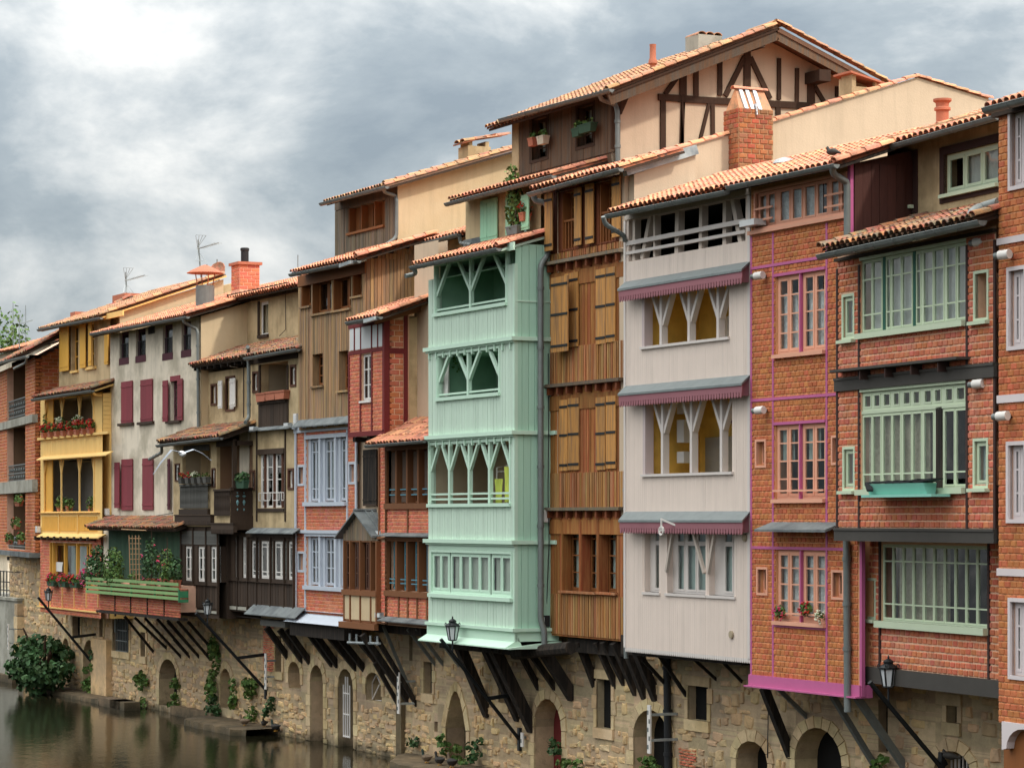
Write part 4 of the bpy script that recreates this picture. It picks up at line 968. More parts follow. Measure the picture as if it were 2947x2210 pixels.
q = h.r(1300, 1150, 1850, 1290, dw); b = MB(); b.prism_x([(dw, q[3]), (dw - .05, q[3]), (dw - .42, q[2]), (dw, q[2])], q[0], q[1] + .3); b.build('skirt', M['blue_paint'], h.root)
h.box('beam', M['wood_black'], q[0] + .1, q[1] + .3, dw - .25, dw + .3, q[2] - .42, q[2] - .02)
h.pipe([(1296, -750, dw - .05), (1296, 1300, dw - .05)], m='blue_paint', r=.04, rings=False)
h.done(); H5 = h

# ================================================================ red framed brick oriel house with porch below
mat('oxblood', (112, 40, 40), 0.75, 0.06, noise=0.15, wood=True, bump=0.08); mat('frost_pane', (206, 206, 206), 0.35, 0.05, noise=0.12, nscale=1.5, bump=0)
mat('brown_frame', (122, 78, 48), 0.75, 0.1, noise=0.2, wood=True); mat('teal_window', (88, 140, 156), 0.6, 0.04, noise=0.08); mat('blind_brown', (84, 68, 58), 0.9, 0.15, noise=0.5, nscale=30, bump=0.2)
h = House('oriel_house', 'brick house with an oxblood framed oriel above a cream and brown frontage', 'house', 1000)
do, dc, dk, dp = -1.35, -.62, -.8, -1.35
h.zoom(*E1); X0, X1 = h.X(18, do), h.X(400, do); zt = h.Z(395, 510, do); ztl = h.Z(30, 565, do)
zm = h.Z(20, 885, do)
w = h.r(152, 885, 258, 1370, do)
h.zoom(*E2); zb = h.Z(400, 240, do)
h.wall(X0, X1, zb, zt, [w], do, M['mortar_light'], thick=.2); h.shell(X0, X1, zb, zt, do + .2, dc, M['mortar_light'], ztop_back=zt + .25)
h.bricks((X0 + .06, X1 - .12, zb, zm), [(w[0], w[1], w[2], zm)], do, M['brick_salmon'], .105, .2)
h.win(w, do + .06, 2, [.33, .66], 'white_paint', 'glass_dim', fw=.05, mw=.03); h.back(w, do + .5); h.box('sill', M['white_paint'], w[0] - .04, w[1] + .04, do - .08, do + .05, w[2] - .06, w[2])
n = 0
for f0, f1 in ((.03, .16), (.19, .34), (.37, .65), (.69, .83), (.86, .99)):
    h.box('frosted_pane', M['frost_pane'], X0 + (X1 - X0 - .1) * f0, X0 + (X1 - X0 - .1) * f1, do - .015, do, zm + .1, zt - .12)
for f in (.17, .355, .67, .845): h.box('glazing_bar', M['oxblood'], X0 + (X1 - X0 - .1) * f - .025, X0 + (X1 - X0 - .1) * f + .025, do - .03, do, zm, zt)
h.box('beam', M['oxblood'], X0, X1, do - .03, do, zm - .03, zm + .08); h.box('beam', M['oxblood'], X0, X1 + .04, do - .04, do + .02, zb - .06, zb + .08); h.box('beam', M['oxblood'], X0, X1, do - .03, do, zt - .12, zt)
for x in (X0 + .03, w[0] - .05, w[1] + .05): h.box('post', M['oxblood'], x - .04, x + .04, do - .035, do, zb, zm)
h.box('post', M['oxblood'], X1 - .12, X1 + .03, do - .04, do + .12, zb, zt); ys = h.side(*(610, 0), X1)
h.zoom(*E1); yb = h.side(630, 1000, X1)[0]
h.bricks((do + .12, yb - .1, zb + .05, zt), [], 0, M['brick_red'], .155, .32, side=X1 + .001, joint=.025)
h.box('post', M['oxblood'], X1, X1 + .03, yb - .1, yb + .02, zb, zt + .2); h.box('beam', M['oxblood'], X1, X1 + .025, do + .1, yb - .1, h.side(415, 850, X1)[1] - .06, h.side(415, 840, X1)[1] + .06)
h.box('beam', M['oxblood'], X1, X1 + .025, do + .1, yb - .1, zb - .04, zb + .06)
h.shell(X0, X1 - .01, zb, zt, dc - .1, 1.5, M['cream_dull'], ztop_back=zt + .6)
h.roof((2, 530), (358, 462), do - .45, .1, .36, 'tile', verge=1)
h.gutter((0, 548), (352, 485), do - .52); h.stick('gutter_outlet', M['zinc_light'], (185, 535), do - .6, (300, 500), do - .62, .1)
h.box('barge_board', M['wood_dark'], X1 + .2, X1 + .26, do - .4, yb, zt - .02, zt + .02) if False else None
b = MB(); b.add([(X1 + .2, do - .42, zt - .18), (X1 + .26, do - .42, zt - .18), (X1 + .26, .1, zt + .36), (X1 + .2, .1, zt + .36), (X1 + .2, do - .42, zt + .04), (X1 + .26, do - .42, zt + .04), (X1 + .26, .1, zt + .58), (X1 + .2, .1, zt + .58)], [(0, 1, 2, 3), (4, 7, 6, 5), (0, 4, 5, 1), (1, 5, 6, 2), (2, 6, 7, 3), (3, 7, 4, 0)]); b.build('barge_board', M['brown_frame'], h.root)
# cream wall behind
XC1 = h.X(870, dc + .25); h.wall(X1 - .2, XC1 + .6, 3.95, h.Z(740, 100, dc + .25) + 1.0, [], dc + .25, M['cream_pink'])
# lower cream wall with shutter and porch
h.zoom(*E2); q = h.r(105, 335, 345, 1100, dk); h.wall(q[0], q[1], 3.95, q[3] + .6, [], dk, M['cream_pink'], thick=.1)
shutter(h, h.r(190, 422, 335, 1012, dk), dk, 'wood_black', 4, .08); h.board('sill', M['wood_dark'], 195, 998, 335, 1015, dk, .1)
for k in range(3): x = X0 + .25 + k * (X1 - X0 - .5) / 2; h.box('corbel', M['wood_black'], x - .1, x + .1, do + .05, dk, zb - .2, zb - .06)
# brick bay on the right
dz = dp + .1
XL, XR = h.X(345, dz), h.X(870, dz); zt3 = h.Z(345, 400, dz)
w1 = h.r(425, 432, 860, 985, dz)
h.zoom(*E3); w2 = h.r(425, 208, 862, 755, dz); zb3 = h.Z(340, 1090, dz)
h.wall(XL, XR, zb3, zt3, [w1, w2], dz, M['mortar_light']); h.shell(XL, XR, zb3, zt3, dz + .28, 1.5, M['mortar_light'])
h.zoom(*E2); pz = h.r(425, 1035, 860, 1310, dz); zled = pz[2]
h.bricks((pz[0], XR, pz[2], pz[3]), [], dz, M['brick_salmon'], .1, .2); h.bricks((XL, w1[0] - .1, pz[2], zt3), [], dz, M['brick_salmon'], .1, .2)
h.zoom(*E3); qz = h.r(425, 792, 860, 1045, dz); h.bricks((qz[0], XR, qz[2], qz[3]), [], dz, M['brick_salmon'], .1, .2); h.bricks((XL, w1[0] - .1, qz[2], zled - .25), [], dz, M['brick_salmon'], .1, .2)
for q, mats_ in ((w1, 'brown_frame'), (w2, 'teal_window')):
    ww = q[1] - q[0]
    for i in range(4):
        a = (q[0] + ww * (i * .268 + .04), min(q[0] + ww * (i * .268 + .215), q[1]), q[2] + .02, q[3] - .02)
        if a[1] - a[0] < .15: continue
        h.win(a, dz + .14, 2, [.25, .48, .72], mats_, 'glass_dim', fw=.035, mw=.03, sash=.03 if q is w2 else .0, tw=.025)
        if q is w1:
            h.box('roller_blind', M['blind_brown'], a[0] + .02, a[1] - .02, dz + .07, dz + .1, q[2] + (q[3] - q[2]) * (.28 if i < 2 else .16), q[3] - .05)
            if i < 2: h.box('roller_blind', M['blind_brown'], a[0] + .02, a[1] - .06, dz + .04, dz + .07, q[2] + .03, q[2] + (q[3] - q[2]) * .22)
        for zf in ((.15, .25) if q is w1 else (.14, .22)): h.box('guard_rail', M['teal_window'], a[0] - .02, a[1] + .02, dz + .02, dz + .045, q[2] + (q[3] - q[2]) * zf, q[2] + (q[3] - q[2]) * zf + .03)
        h.box('post', M['brown_frame'], a[1] + .02, a[1] + .12, dz - .04, dz + .2, q[2], q[3])
    h.back(q, dz + .7)
    h.box('sill', M['brown_frame'], q[0] - .1, XR, dz - .08, dz + .02, q[2] - .16, q[2]); h.box('lintel', M['brown_frame'], q[0] - .1, XR, dz - .04, dz + .02, q[3], q[3] + .14); h.box('post', M['brown_frame'], q[0] - .1, q[0] + .02, dz - .04, dz + .1, zb3, zt3)
h.box('post', M['brown_frame'], XL - .05, XL + .04, dz - .04, dz + .1, zb3, zt3)
for f in (.3, .52, .75, .98): x = pz[0] + (pz[1] - pz[0]) * f; h.box('mullion', M['brown_frame'], x - .04, x + .04, dz - .04, dz, qz[2], qz[3])
x = pz[0] + (pz[1] - pz[0]) * .52; h.box('mullion', M['brown_frame'], x - .04, x + .04, dz - .04, dz, pz[2], pz[3])
h.zoom(*E3); h.ledge((312, 150), (868, 152), dz - .28, dz, .08, .03, 'slate'); h.board('beam', M['brown_frame'], 345, 165, 860, 195, dz, .1)
h.ledge((312, 1045), (868, 1090), dz - .3, dz, .1, .03, 'slate'); h.board('beam', M['brown_frame'], 330, 1075, 860, 1115, dz, .14)
h.zoom(*E2); h.roof((215, 360), (815, 310), dz - .5, dc + .3, .5, 'tile', old=True); h.gutter((200, 378), (815, 325), dz - .56, r=.07)
# porch
h.zoom(*D3); a = h.r(1800, 385, 2165, 1250, dp); zb4 = h.Z(1800, 1240, dp); ap = h.p(1960, 95, dp); el = h.p(1750, 360, dp); er = h.p(2150, 345, dp)
wp = h.r(1812, 400, 2160, 920, dp)
h.shell(a[0], a[1], zb4, a[3], dp + .15, dk, M['brown_frame']); h.wall(a[0], a[1], zb4, a[3], [wp], dp, M['brown_frame'], thick=.15, name='front_wall')
ww = wp[1] - wp[0]
for f0, f1 in ((.02, .16), (.29, .47), (.62, .79), (.9, .99)): h.win((wp[0] + ww * f0, wp[0] + ww * f1, wp[2], wp[3]), dp + .05, 2 if f1 - f0 > .15 else 1, [.33, .66], 'brown_trim', 'glass_dim', fw=.03, mw=.03, sash=.03)
h.back(wp, dp + .4)
for f in (0, .19, .5, .82): h.box('post', M['brown_frame'], wp[0] + ww * f - .02, wp[0] + ww * f + .05, dp - .04, dp + .12, zb4, a[3])
h.box('post', M['brown_frame'], a[1] - .06, a[1] + .02, dp - .05, dp + .1, zb4, a[3])
zp = h.r(1812, 960, 2150, 1245, dp)
for f0, f1 in ((.01, .17), (.22, .48), (.53, .79), (.84, .98)): h.box('white_panel', M['cream'], wp[0] + ww * f0, wp[0] + ww * f1, dp - .015, dp, zp[2], zp[3])
h.box('rail', M['brown_frame'], a[0], a[1], dp - .07, dp, zp[3], zp[3] + .15); h.board('base_beam', M['brown_frame'], 1788, 1242, 2168, 1340, dp, .12)
b = MB(); b.prism([(a[0], a[3]), (a[1], a[3]), ap], dp + .02, dp + .06); b.build('gable', M['larch_grey'], h.root)
ap = (ap[0], ap[1])
for k in range(14):
    x = a[0] + (a[1] - a[0]) * k / 14; xe = a[0] + (a[1] - a[0]) * (k + 1) / 14; xm = (x + xe) / 2
    t = 1 - abs(xm - ap[0]) / max(ap[0] - a[0], a[1] - ap[0]) ; h.piece('plank', unit_box, M['larch_grey'], (x + .006, dp - .01, a[3]), (xe - x - .012, .03, max(.05, (ap[1] - a[3]) * max(t, .05))))
for e in (el, er):
    b = MB(); v = Vector((e[0], 0, e[1])) - Vector((ap[0], 0, ap[1]))
    b.add([(ap[0], dp - .15, ap[1] + .06), (e[0], dp - .15, e[1] + .02), (e[0], dk, e[1] + .02), (ap[0], dk, ap[1] + .06), (ap[0], dp - .15, ap[1] + .01), (e[0], dp - .15, e[1] - .03), (e[0], dk, e[1] - .03), (ap[0], dk, ap[1] + .01)], [(0, 1, 2, 3), (4, 7, 6, 5), (0, 4, 5, 1), (1, 5, 6, 2), (2, 6, 7, 3), (3, 7, 4, 0)]); b.build('porch_roof', M['slate'], h.root)
b = MB(); b.tube([(ap[0], dp - .15, ap[1] + .07), (ap[0], dk, ap[1] + .07)], .05, 8)
for f in (.35, .7): b.beam((ap[0] + .02, dp + f * (dk - dp), ap[1] + .08), (er[0], dp + f * (dk - dp), er[1] + .04), .03, .03)
b.build('ridge_roll', M['slate'], h.root)
b = MB()
for k in range(5): x = a[0] + (a[1] - a[0]) * (k + .5) / 5; b.tube([(x, dp + .1, zb4 - .35), (x, dp + .1, zb4 - .6)], .035, 6)
b.tube([(a[0] + .1, dp + .1, zb4 - .62), (a[1] - .1, dp + .1, zb4 - .55)], .04, 6); b.build('drain_pipe', M['zinc_light'], h.root)
h.done(); H6 = h

# ================================================================ mint green house
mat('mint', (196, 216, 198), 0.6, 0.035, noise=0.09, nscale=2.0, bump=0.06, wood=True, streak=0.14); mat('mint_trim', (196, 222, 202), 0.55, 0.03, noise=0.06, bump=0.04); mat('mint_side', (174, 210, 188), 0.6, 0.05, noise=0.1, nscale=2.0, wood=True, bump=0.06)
mat('mint_shutter', (158, 206, 172), 0.6, 0.04, noise=0.08)
h = House('mint_house', 'mint green boarded house with three open arcaded galleries and a wraparound corner', 'house', 1230)
d, ds = -1.6, -.6
h.zoom(*E1)
X0, X1 = h.X(865, d), h.X(1778, d); zt = h.Z(1690, -60, d)
o4 = h.r(941, -45, 1690, 330, d); o3 = h.r(962, 905, 1615, 1285, d); t3 = h.r(825, 850, 1755, 712, d); l4 = h.r(865, 462, 1780, 322, d)
h.zoom(*E2); o2 = h.r(880, 375, 1730, 985, d); t2 = h.r(820, 300, 1740, 238, d)
h.zoom(*E3); t1 = h.r(825, 210, 1750, 215, d); w1 = h.r(905, 325, 1748, 790, d); zb = h.Z(860, 1090, d); zs = h.Z(830, 1185, d - .3)
t1z = (t1[2] + t1[3]) / 2; t2z = (t2[2] + t2[3]) / 2; t3z = (t3[2] + t3[3]) / 2
hol = [o4, o3, o2, w1]
h.wall(X0, X1, zb, zt, hol, d, M['mint'], thick=.16)
h.shell(X0, X1, zb, zt, d + .16, 2.5, M['mint_side'], ztop_back=zt + 1.3)
h.planks((X0, X1, zb, zt), d, M['mint'], .15, .012, .022, holes=[(q[0] - .06, q[1] + .06, q[2] - .08, q[3] + .06) for q in hol], wvar=.25, jit=.003)
# corner side
yS = h.side(2045, 1300, X1)[0]
zz = [zb, t1z - .05, t2z - .05, t3z - .05, zt + .5]
for i in range(4): h.planks((d, ds + .06, zz[i], zz[i + 1]), 0, M['mint_side'], .19, .012, .022, side=X1, wvar=.2, jit=.003)
h.box('corner_post', M['mint_trim'], X1 - .05, X1 + .035, d - .035, d + .06, zb, zt)
for q, rm in ((o4, 'room_green'), (o3, 'room_green'), (o2, 'room_cream')):
    h.loggia(q, d, 1.7, rm, thick=.12); surround(h, q, d, 'mint_trim', .07, .04, 'frame')
    w = q[1] - q[0]
    for f0 in (.66, .82): h.win((q[0] + w * f0, q[0] + w * f0 + w * .1, q[2] + .25, q[3] - .5), d + 1.55, 1, [.5], 'blind_frost', 'glass_dim', fw=.07)
    n = 4 if q is o2 else 2
    for k in range(n + 1):
        x = q[0] + w * k / n
        if q is o2: h.ypost(x, q[2], q[3], d - .02, 'mint_trim', .1, (-1, 1) if 0 < k < n else ((1,) if k == 0 else (-1,)), .08, w / n * .43, (q[3] - q[2]) * .43)
        else: h.ypost(x, q[2], q[3], d - .02, 'mint_trim', .1, (-1, 1) if 0 < k < n else ((1,) if k == 0 else (-1,)), .09, w / n * .36, (q[3] - q[2]) * .62)
    for zf in ((.06, .145) if q is o2 else (.05,)): h.box('rail', M['mint_trim'], q[0], q[1], d + .0, d + .05, q[2] + (q[3] - q[2]) * zf, q[2] + (q[3] - q[2]) * zf + .05)
    h.box('sill', M['mint_trim'], q[0] - .08, q[1] + .08, d - .09, d + .05, q[2] - .09, q[2])
# floor mouldings wrap round the corner, dentils below
for z, dent in ((t3z, 1), (t2z, 1), (t1z, 0)):
    b = MB(); b.box(X0 - .1, X1 + .1, d - .14, d + .01, z - .05, z + .05); b.box(X1 - .02, X1 + .1, d + .01, ds + .1, z - .05, z + .05); b.box(X0 - .05, X1 + .05, d - .08, d + .01, z - .1, z - .05)
    b.build('moulding', M['mint_trim'], h.root)
    if dent:
        for k in range(12): x = X0 + .12 + (X1 - X0 - .3) * k / 11; h.box('dentil', M['mint_trim'], x - .03, x + .03, d - .07, d + .01, z - .26, z - .1)
for z in (l4[2] * .5 + l4[3] * .5,): h.box('moulding', M['mint_trim'], X1, X1 + .04, d, ds, z - .02, z + .02)
# window band of the lowest floor
W_ = w1[1] - w1[0]
for f0, f1, n in ((0, .225, 2), (.24, .735, 4), (.755, 1.0, 2)):
    h.win((w1[0] + W_ * f0, w1[0] + W_ * f1, w1[2], w1[3]), d + .0, n, [], 'mint_trim', 'glass', fw=.05, mw=.03, sash=.05, curtain='blind_frost', cdep=.09)
h.back(w1, d + .5); surround(h, w1, d, 'mint_trim', .06, .05, 'frame'); h.box('sill', M['mint_trim'], w1[0] - .1, w1[1] + .1, d - .12, d + .02, w1[2] - .15, w1[2] - .05)
zf_ = w1[3]; h.box('frieze_panel', M['mint_trim'], X0 + .1, X1 - .05, d - .03, d, zf_ + .08, t1z - .1)
b = MB(); b.prism_x([(d + .01, zb + .08), (d - .12, zb + .08), (d - .12, zb), (d + .01, zb - .02)], X0 - .02, X1 + .12); b.prism_x([(d + .01, zb - .02), (d - .04, zb - .02), (d - .04, zb - .25), (d - .3, zb - .4), (d - .3, zb - .43), (d + .2, zb - .43)], X0 - .05, X1 + .05)
b.box(X1, X1 + .12, d, ds + .2, zb, zb + .08); b.box(X1, X1 + .05, d, ds + .2, zb - .25, zb); b.prism_x([(d - .28, zb - .43), (d - .28, zb - .4), (ds + .2, zb - .25), (ds + .2, zb - .43)], X1, X1 + .2); b.build('skirt', M['mint_trim'], h.root)
# second, narrow return beside the brown house
h.box('return_wall', M['mint_side'], X1 - .2, X1 + .3, ds, ds + .3, zb, zt + .4)
for z in (t2z, t1z): h.box('moulding', M['mint_trim'], X1, X1 + .38, ds - .07, ds + .01, z - .05, z + .05)
# roof over the galleries
h.zoom(*F9); sl = .3
h.roof((1075, 1520), (1985, 1315), d - .45, .35, sl, 'tile', verge=1, board='mint')
R7 = h.lastroof; h.gutter((1050, 1545), (1978, 1345), d - .55); h.pipe([(1065, 1560, d - .55), (1090, 1590, d - .5), (1085, 1620, d - .3), (985, 1640, d - .6)], r=.06)
h.bar('barge_board', M['mint_trim'], (2015, 1345), (2140, 1320), d - .2, .2, .03)
# upper wall with mint shutters
du = .35; dv = 1.1
XU0, XU1 = h.X(1622, du), h.X(2420, du); ztu = h.Z(1622, 840, du); zbu = h.Z(1622, 1290, du)
sh2 = h.r(2120, 790, 2270, 1175, du)
h.wall(XU0, XU1, zbu - .6, ztu, [sh2], du, M['cream_dull']); h.shell(XU0, XU1, zbu - 2, ztu, du + .28, 4, M['cream_dull'], ztop_back=ztu + 1)
shutter(h, h.r(1797, 848, 1868, 1262, du), du, 'mint_shutter', 2, .06); shutter(h, h.r(1870, 830, 1975, 1240, du), du, 'mint_shutter', 3, .06)
shutter(h, h.r(2065, 800, 2118, 1200, du), du, 'mint_shutter', 2, .06); h.win(sh2, du + .08, 2, [.3, .6], 'mint_trim', 'glass_dim', fw=.05); h.back(sh2, du + .6)
h.zoom(1500, 450); shutter(h, h.r(104, 425, 186, 778, du), du, 'mint_shutter', 3, .3); h.zoom(*F9)
h.board('flashing', M['slate'], 1620, 1262, 1800, 1300, du, .06)
h.roof((1465, 830), (2560, 540), du - .5, 3.6, .3, 'tile', board='wood_dark'); h.gutter((1420, 872), (2560, 575), du - .58)
h.zoom(1500, 450); h.pipe([(130, 300, du - .58), (140, 420, du - .4)], r=.05); h.zoom(*F9)
# lower roof piece at the left
XV0, XV1 = h.X(1098, dv), h.X(1640, dv); h.shell(XV0, XV1, zbu - 3, h.Z(1098, 1330, dv), dv, 3.5, M['cream_dull'], front=True, name='side_wall')
h.roof((930, 1345), (1640, 1155), dv - .5, 3.4, .3, 'tile'); h.gutter((870, 1372), (1560, 1192), dv - .58)
h.pipe([(1555, 1200, dv - .58), (1570, 1290, dv - .5), (1680, 1310, dv - 1.0)], r=.055)
# drainpipe on the corner
h.zoom(1500, 450); h.pipe([(125, 400, ds - .4), (150, 480, ds - .35), (260, 490, ds - .15), (285, 560, ds - .12), (285, 1050, ds - .12), (205, 1150, -.97), (207, 4930, -.97), (245, 5030, -.9), (245, 5190, -.9)], r=.075)
h.zoom(*E2); h.pipe([(2130, -600, -.72), (2135, 200, -.72), (2128, 900, -.72), (2140, 1400, -.72), (2110, 2160, -.72)], m='iron', r=.012, name='cable', rings=False)
H7Z = (zb - .43, X0, X1)
h.done(); H7 = h
# ================================================================ brown timber clad house
mat('brown_wood', (144, 82, 44), 0.8, 0.25, hue=0.012, noise=0.45, wood=True, col2=(164, 112, 64), c2scale=1.0, c2amt=(0.42, 0.66), bump=0.3)
mat('batten_wood', (158, 102, 58), 0.85, 0.3, hue=0.015, noise=0.45, wood=True, col2=(164, 124, 84), c2scale=1.0, c2amt=(0.42, 0.64), bump=0.35)
mat('shutter_wood', (192, 136, 74), 0.75, 0.14, noise=0.28, wood=True, col2=(150, 112, 76), c2scale=1.0, bump=0.15); mat('red_brown', (116, 62, 36), 0.75, 0.15, noise=0.3, wood=True)
Q1 = (1500, 450); Q2 = (1500, 850); Q3 = (1500, 1260); Q4 = (1500, 1660, 3.01667)
h = House('timber_house', 'tall brown timber boarded house with wooden shutters and a cream gable wall', 'house', 1580)
d = -0.6
h.zoom(*Q1); X0, X1 = h.X(300, d), h.X(1108, d); zt = h.Z(1060, 190, d)
wa = h.r(446, 395, 602, 960, d); wb = h.r(846, 295, 1002, 885, d)
b1 = h.r(330, 985, 1090, 1010, d); z_l1 = h.Z(700, 1075, d); bm1 = h.r(290, 1215, 1095, 1085, d)
op = h.r(424, 1262, 487, 1290, d)
h.zoom(*Q2); bt2 = h.r(300, 575, 1095, 870, d); z_l2 = h.Z(700, 930, d); bm2 = h.r(295, 1080, 1090, 1010, d); op = (op[0], op[1], h.Z(450, 545, d), op[3])
h.zoom(*Q3); bt3 = h.r(305, 378, 1100, 735, d); z_l3 = h.Z(700, 752, d); bm3 = h.r(300, 825, 1105, 825, d)
wc = [h.r(452, 885, 638, 1625, d), h.r(652, 885, 824, 1635, d), h.r(840, 882, 1027, 1640, d)]
h.zoom(*Q4); bt4 = h.r(245, 140, 895, 530, d); zb = h.Z(895, 560, d)
hol = [wa, wb, op] + wc
h.wall(X0, X1, zb, zt, hol, d, M['brown_wood'], thick=.3); h.shell(X0, X1 - .02, zb, zt, d + .3, 3, M['cream_pink'], ztop_back=zt + 1)
zband = [z_l1, z_l2, z_l3]
h.planks((X0, X1, zb + .05, bt4[3]), d, M['batten_wood'], .12, .03, .03, wvar=.3, jit=.008)
h.planks((X0, X1, bt3[2], bt3[3]), d, M['batten_wood'], .105, .03, .05, wvar=.3, jit=.012, ragged=.03); h.planks((X0, X1, bt2[2], bt2[3]), d, M['batten_wood'], .105, .03, .05, wvar=.3, jit=.012, ragged=.03)
h.planks((X0, X1, z_l1 + .08, (b1[2] + b1[3]) / 2 + .05), d, M['batten_wood'], .105, .04, .05, wvar=.2, jit=.012)
h.planks((X0, X1, bt4[3], bm3[2] - .05), d, M['brown_wood'], .15, .012, .025, holes=wc); h.planks((X0, X1, bt3[3], bm2[2] - .1), d, M['brown_wood'], .15, .02, .025, wvar=.3)
h.planks((X0, X1, bt2[3], bm1[2] - .1), d, M['brown_wood'], .15, .02, .025, wvar=.3, holes=[op])
h.planks((X0, X1, (b1[2] + b1[3]) / 2 + .08, zt), d, M['red_brown'], .15, .02, .02, holes=[wa, wb])
for z in zband:
    h.box('ledge', M['larch_grey'], X0 - .1, X1, d - .2, d + .02, z - .04, z + .04)
    for k in range(8): x = X0 + .2 + (X1 - X0 - .4) * k / 7; h.box('joist_end', M['red_brown'], x - .04, x + .04, d - .16, d + .02, z - .22, z - .05)
    h.box('beam', M['brown_wood'], X0, X1, d - .05, d + .02, z - .62, z - .26)
for q in (wa, wb):
    h.win(q, d + .2, 1, [.25, .5], 'oak', 'glass', fw=.07, sash=.05, curtain='curtain_stripe'); h.back(q, d + .8)
    b = MB()
    for k in range(5): x = q[0] + (q[1] - q[0]) * (k + .5) / 5; b.box(x - .02, x + .02, d + .02, d + .05, q[2], q[2] + (q[3] - q[2]) * .48)
    b.box(q[0], q[1], d + .0, d + .07, q[2] + (q[3] - q[2]) * .48, q[2] + (q[3] - q[2]) * .48 + .05); b.build('balustrade', M['oak'], h.root)
    h.box('reveal', M['oak'], q[0], q[0] + .03, d - .02, d + .2, q[2], q[3])
for q in wc: h.win(q, d + .22, 2, [.25, .49, .735], 'oak', 'glass', fw=.04, mw=.06, sash=.035, curtain='curtain_grey'); h.back(q, d + .8); h.box('sill', M['batten_wood'], q[0] - .08, q[1] + .05, d - .12, d + .2, q[2] - .06, q[2]); h.box('reveal', M['brown_wood'], q[0] - .02, q[0] + .03, d - .06, d + .2, q[2], q[3])
for q0, q1 in zip(wc, wc[1:]): h.box('post', M['brown_wood'], q0[1], q1[0], d - .07, d - .026, q0[2], q0[3] + .05)
h.back(op, d + .5)
h.zoom(*Q1)
for q, pr in (((340, 410, 422, 1000), .25), ((605, 345, 677, 940), .12), ((722, 305, 810, 920), .12), ((1005, 235, 1092, 850), .12)): shutter(h, h.r(*q, d), d, 'shutter_wood', 2, pr, iron=2)
s3 = h.r(237, 1290, 415, 2060, d - .5); shutter(h, (s3[0], s3[1], s3[2], s3[3]), d - .25, 'shutter_wood', 3, .05, iron=3)
shutter(h, h.r(487, 1250, 632, 2015, d), d, 'shutter_wood', 3, .08, iron=3)
shutter(h, h.r(815, 1205, 917, 1985, d), d, 'shutter_wood', 2, .07, iron=3); shutter(h, h.r(922, 1185, 1022, 1965, d), d, 'shutter_wood', 2, .07, iron=3)
h.zoom(*Q2)
for a, b_ in (((432, 1112), (515, 1860)), ((520, 1095), (637, 1850)), ((815, 1085), (915, 1850)), ((925, 1070), (1027, 1835))): shutter(h, h.r(*a, *b_, d), d, 'shutter_wood', 2, .07, iron=3)
h.zoom(*Q1)
h.roof((118, 362), (1075, 85), d - .45, .6, .32, 'tile', board='wood_dark'); h.gutter((90, 397), (1062, 130), d - .55)
z8 = h.lastroof
for (x, y) in ((990, 1275),): pass
# cream gable wall of this house, seen above the neighbours' roofs
lx = X1 + .02
h.zoom(0, 0, 1)
pts = [(1797, 472), (1950, 432), (2100, 388), (2232, 350), (2640, 224), (2855, 290)]
yz = [h.side(*p, lx) for p in pts]
zbw = 7.0
yr = [(yz[0][0], zbw)] + yz + [(yz[-1][0], zbw)]
gable_wall(h, lx, yr, .25, 'cream_pink', 'gable_wall')
h.shell(lx - 3.5, lx - .26, zbw, yz[0][1] - .3, yz[0][0], yz[-1][0], M['cream_pink'])
h.rake(lx - .05, [(y, z + .02) for y, z in yz[:5]], 'tile', 1.3); h.rake(lx - .05, [(y, z + .02) for y, z in yz[4:]], 'tile', 1.3)
for i in range(5):
    (y0, z0), (y1, z1) = yz[i], yz[i + 1]
    b = MB(); b.add([(lx - 4, y0, z0 - .02), (lx - .1, y0, z0 - .02), (lx - .1, y1, z1 - .02), (lx - 4, y1, z1 - .02)], [(0, 1, 2, 3)]); b.build('roof', M['tile_pan'], h.root)
# lower wall piece with zinc capping and blind panel
pa = [h.side(*p, lx + .35) for p in ((1800, 500), (2005, 437), (2005, 560), (1832, 600))]
zc0, zc1 = pa[0], pa[1]
b = MB(); b.beam((lx + .3, zc0[0], zc0[1] + .05), (lx + .3, zc1[0], zc1[1] + .05), .2, .22); b.build('zinc_capping', M['zinc_light'], h.root)
gable_wall(h, lx + .3, [(yz[0][0] + .1, zbw + 1), (yz[0][0] + .1, zc0[1]), (zc1[0], zc1[1] - .02), (zc1[0], zbw + 1)], .26, 'cream_pink', 'blind_panel')
# brick chimney on the gable
c0 = h.side(2126, 530, lx + .45); c1 = h.side(2225, 530, lx + .45); ctop = h.side(2126, 310, lx + .45)[1]; cb = h.side(2126, 500, lx + .45)[1] - .35
cx0, cx1 = lx - .25, lx + .45
mat('brick_chimney', (176, 98, 66), 0.92, 0.18, hue=0.012, noise=0.22, nscale=9, col2=(150, 100, 74), c2scale=3, bump=0.35); mat('mortar_chim', (176, 140, 104), 0.95, 0, noise=0.2, nscale=6, bump=0.4)
b = MB(); b.box(cx0, cx1, c0[0], c1[0], cb - .6, ctop); ch = b.build('chimney', M['mortar_chim'], h.root)
h.bricks((c0[0], c1[0], cb, ctop), [], 0, M['brick_chimney'], .118, .235, side=cx1, joint=.018, proud=.02, name='chimney_brick')
h.bricks((cx0, cx1, cb, ctop), [], c0[0], M['brick_chimney'], .118, .235, joint=.018, proud=.02, name='chimney_brick')
ym = (c0[0] + c1[0]) / 2
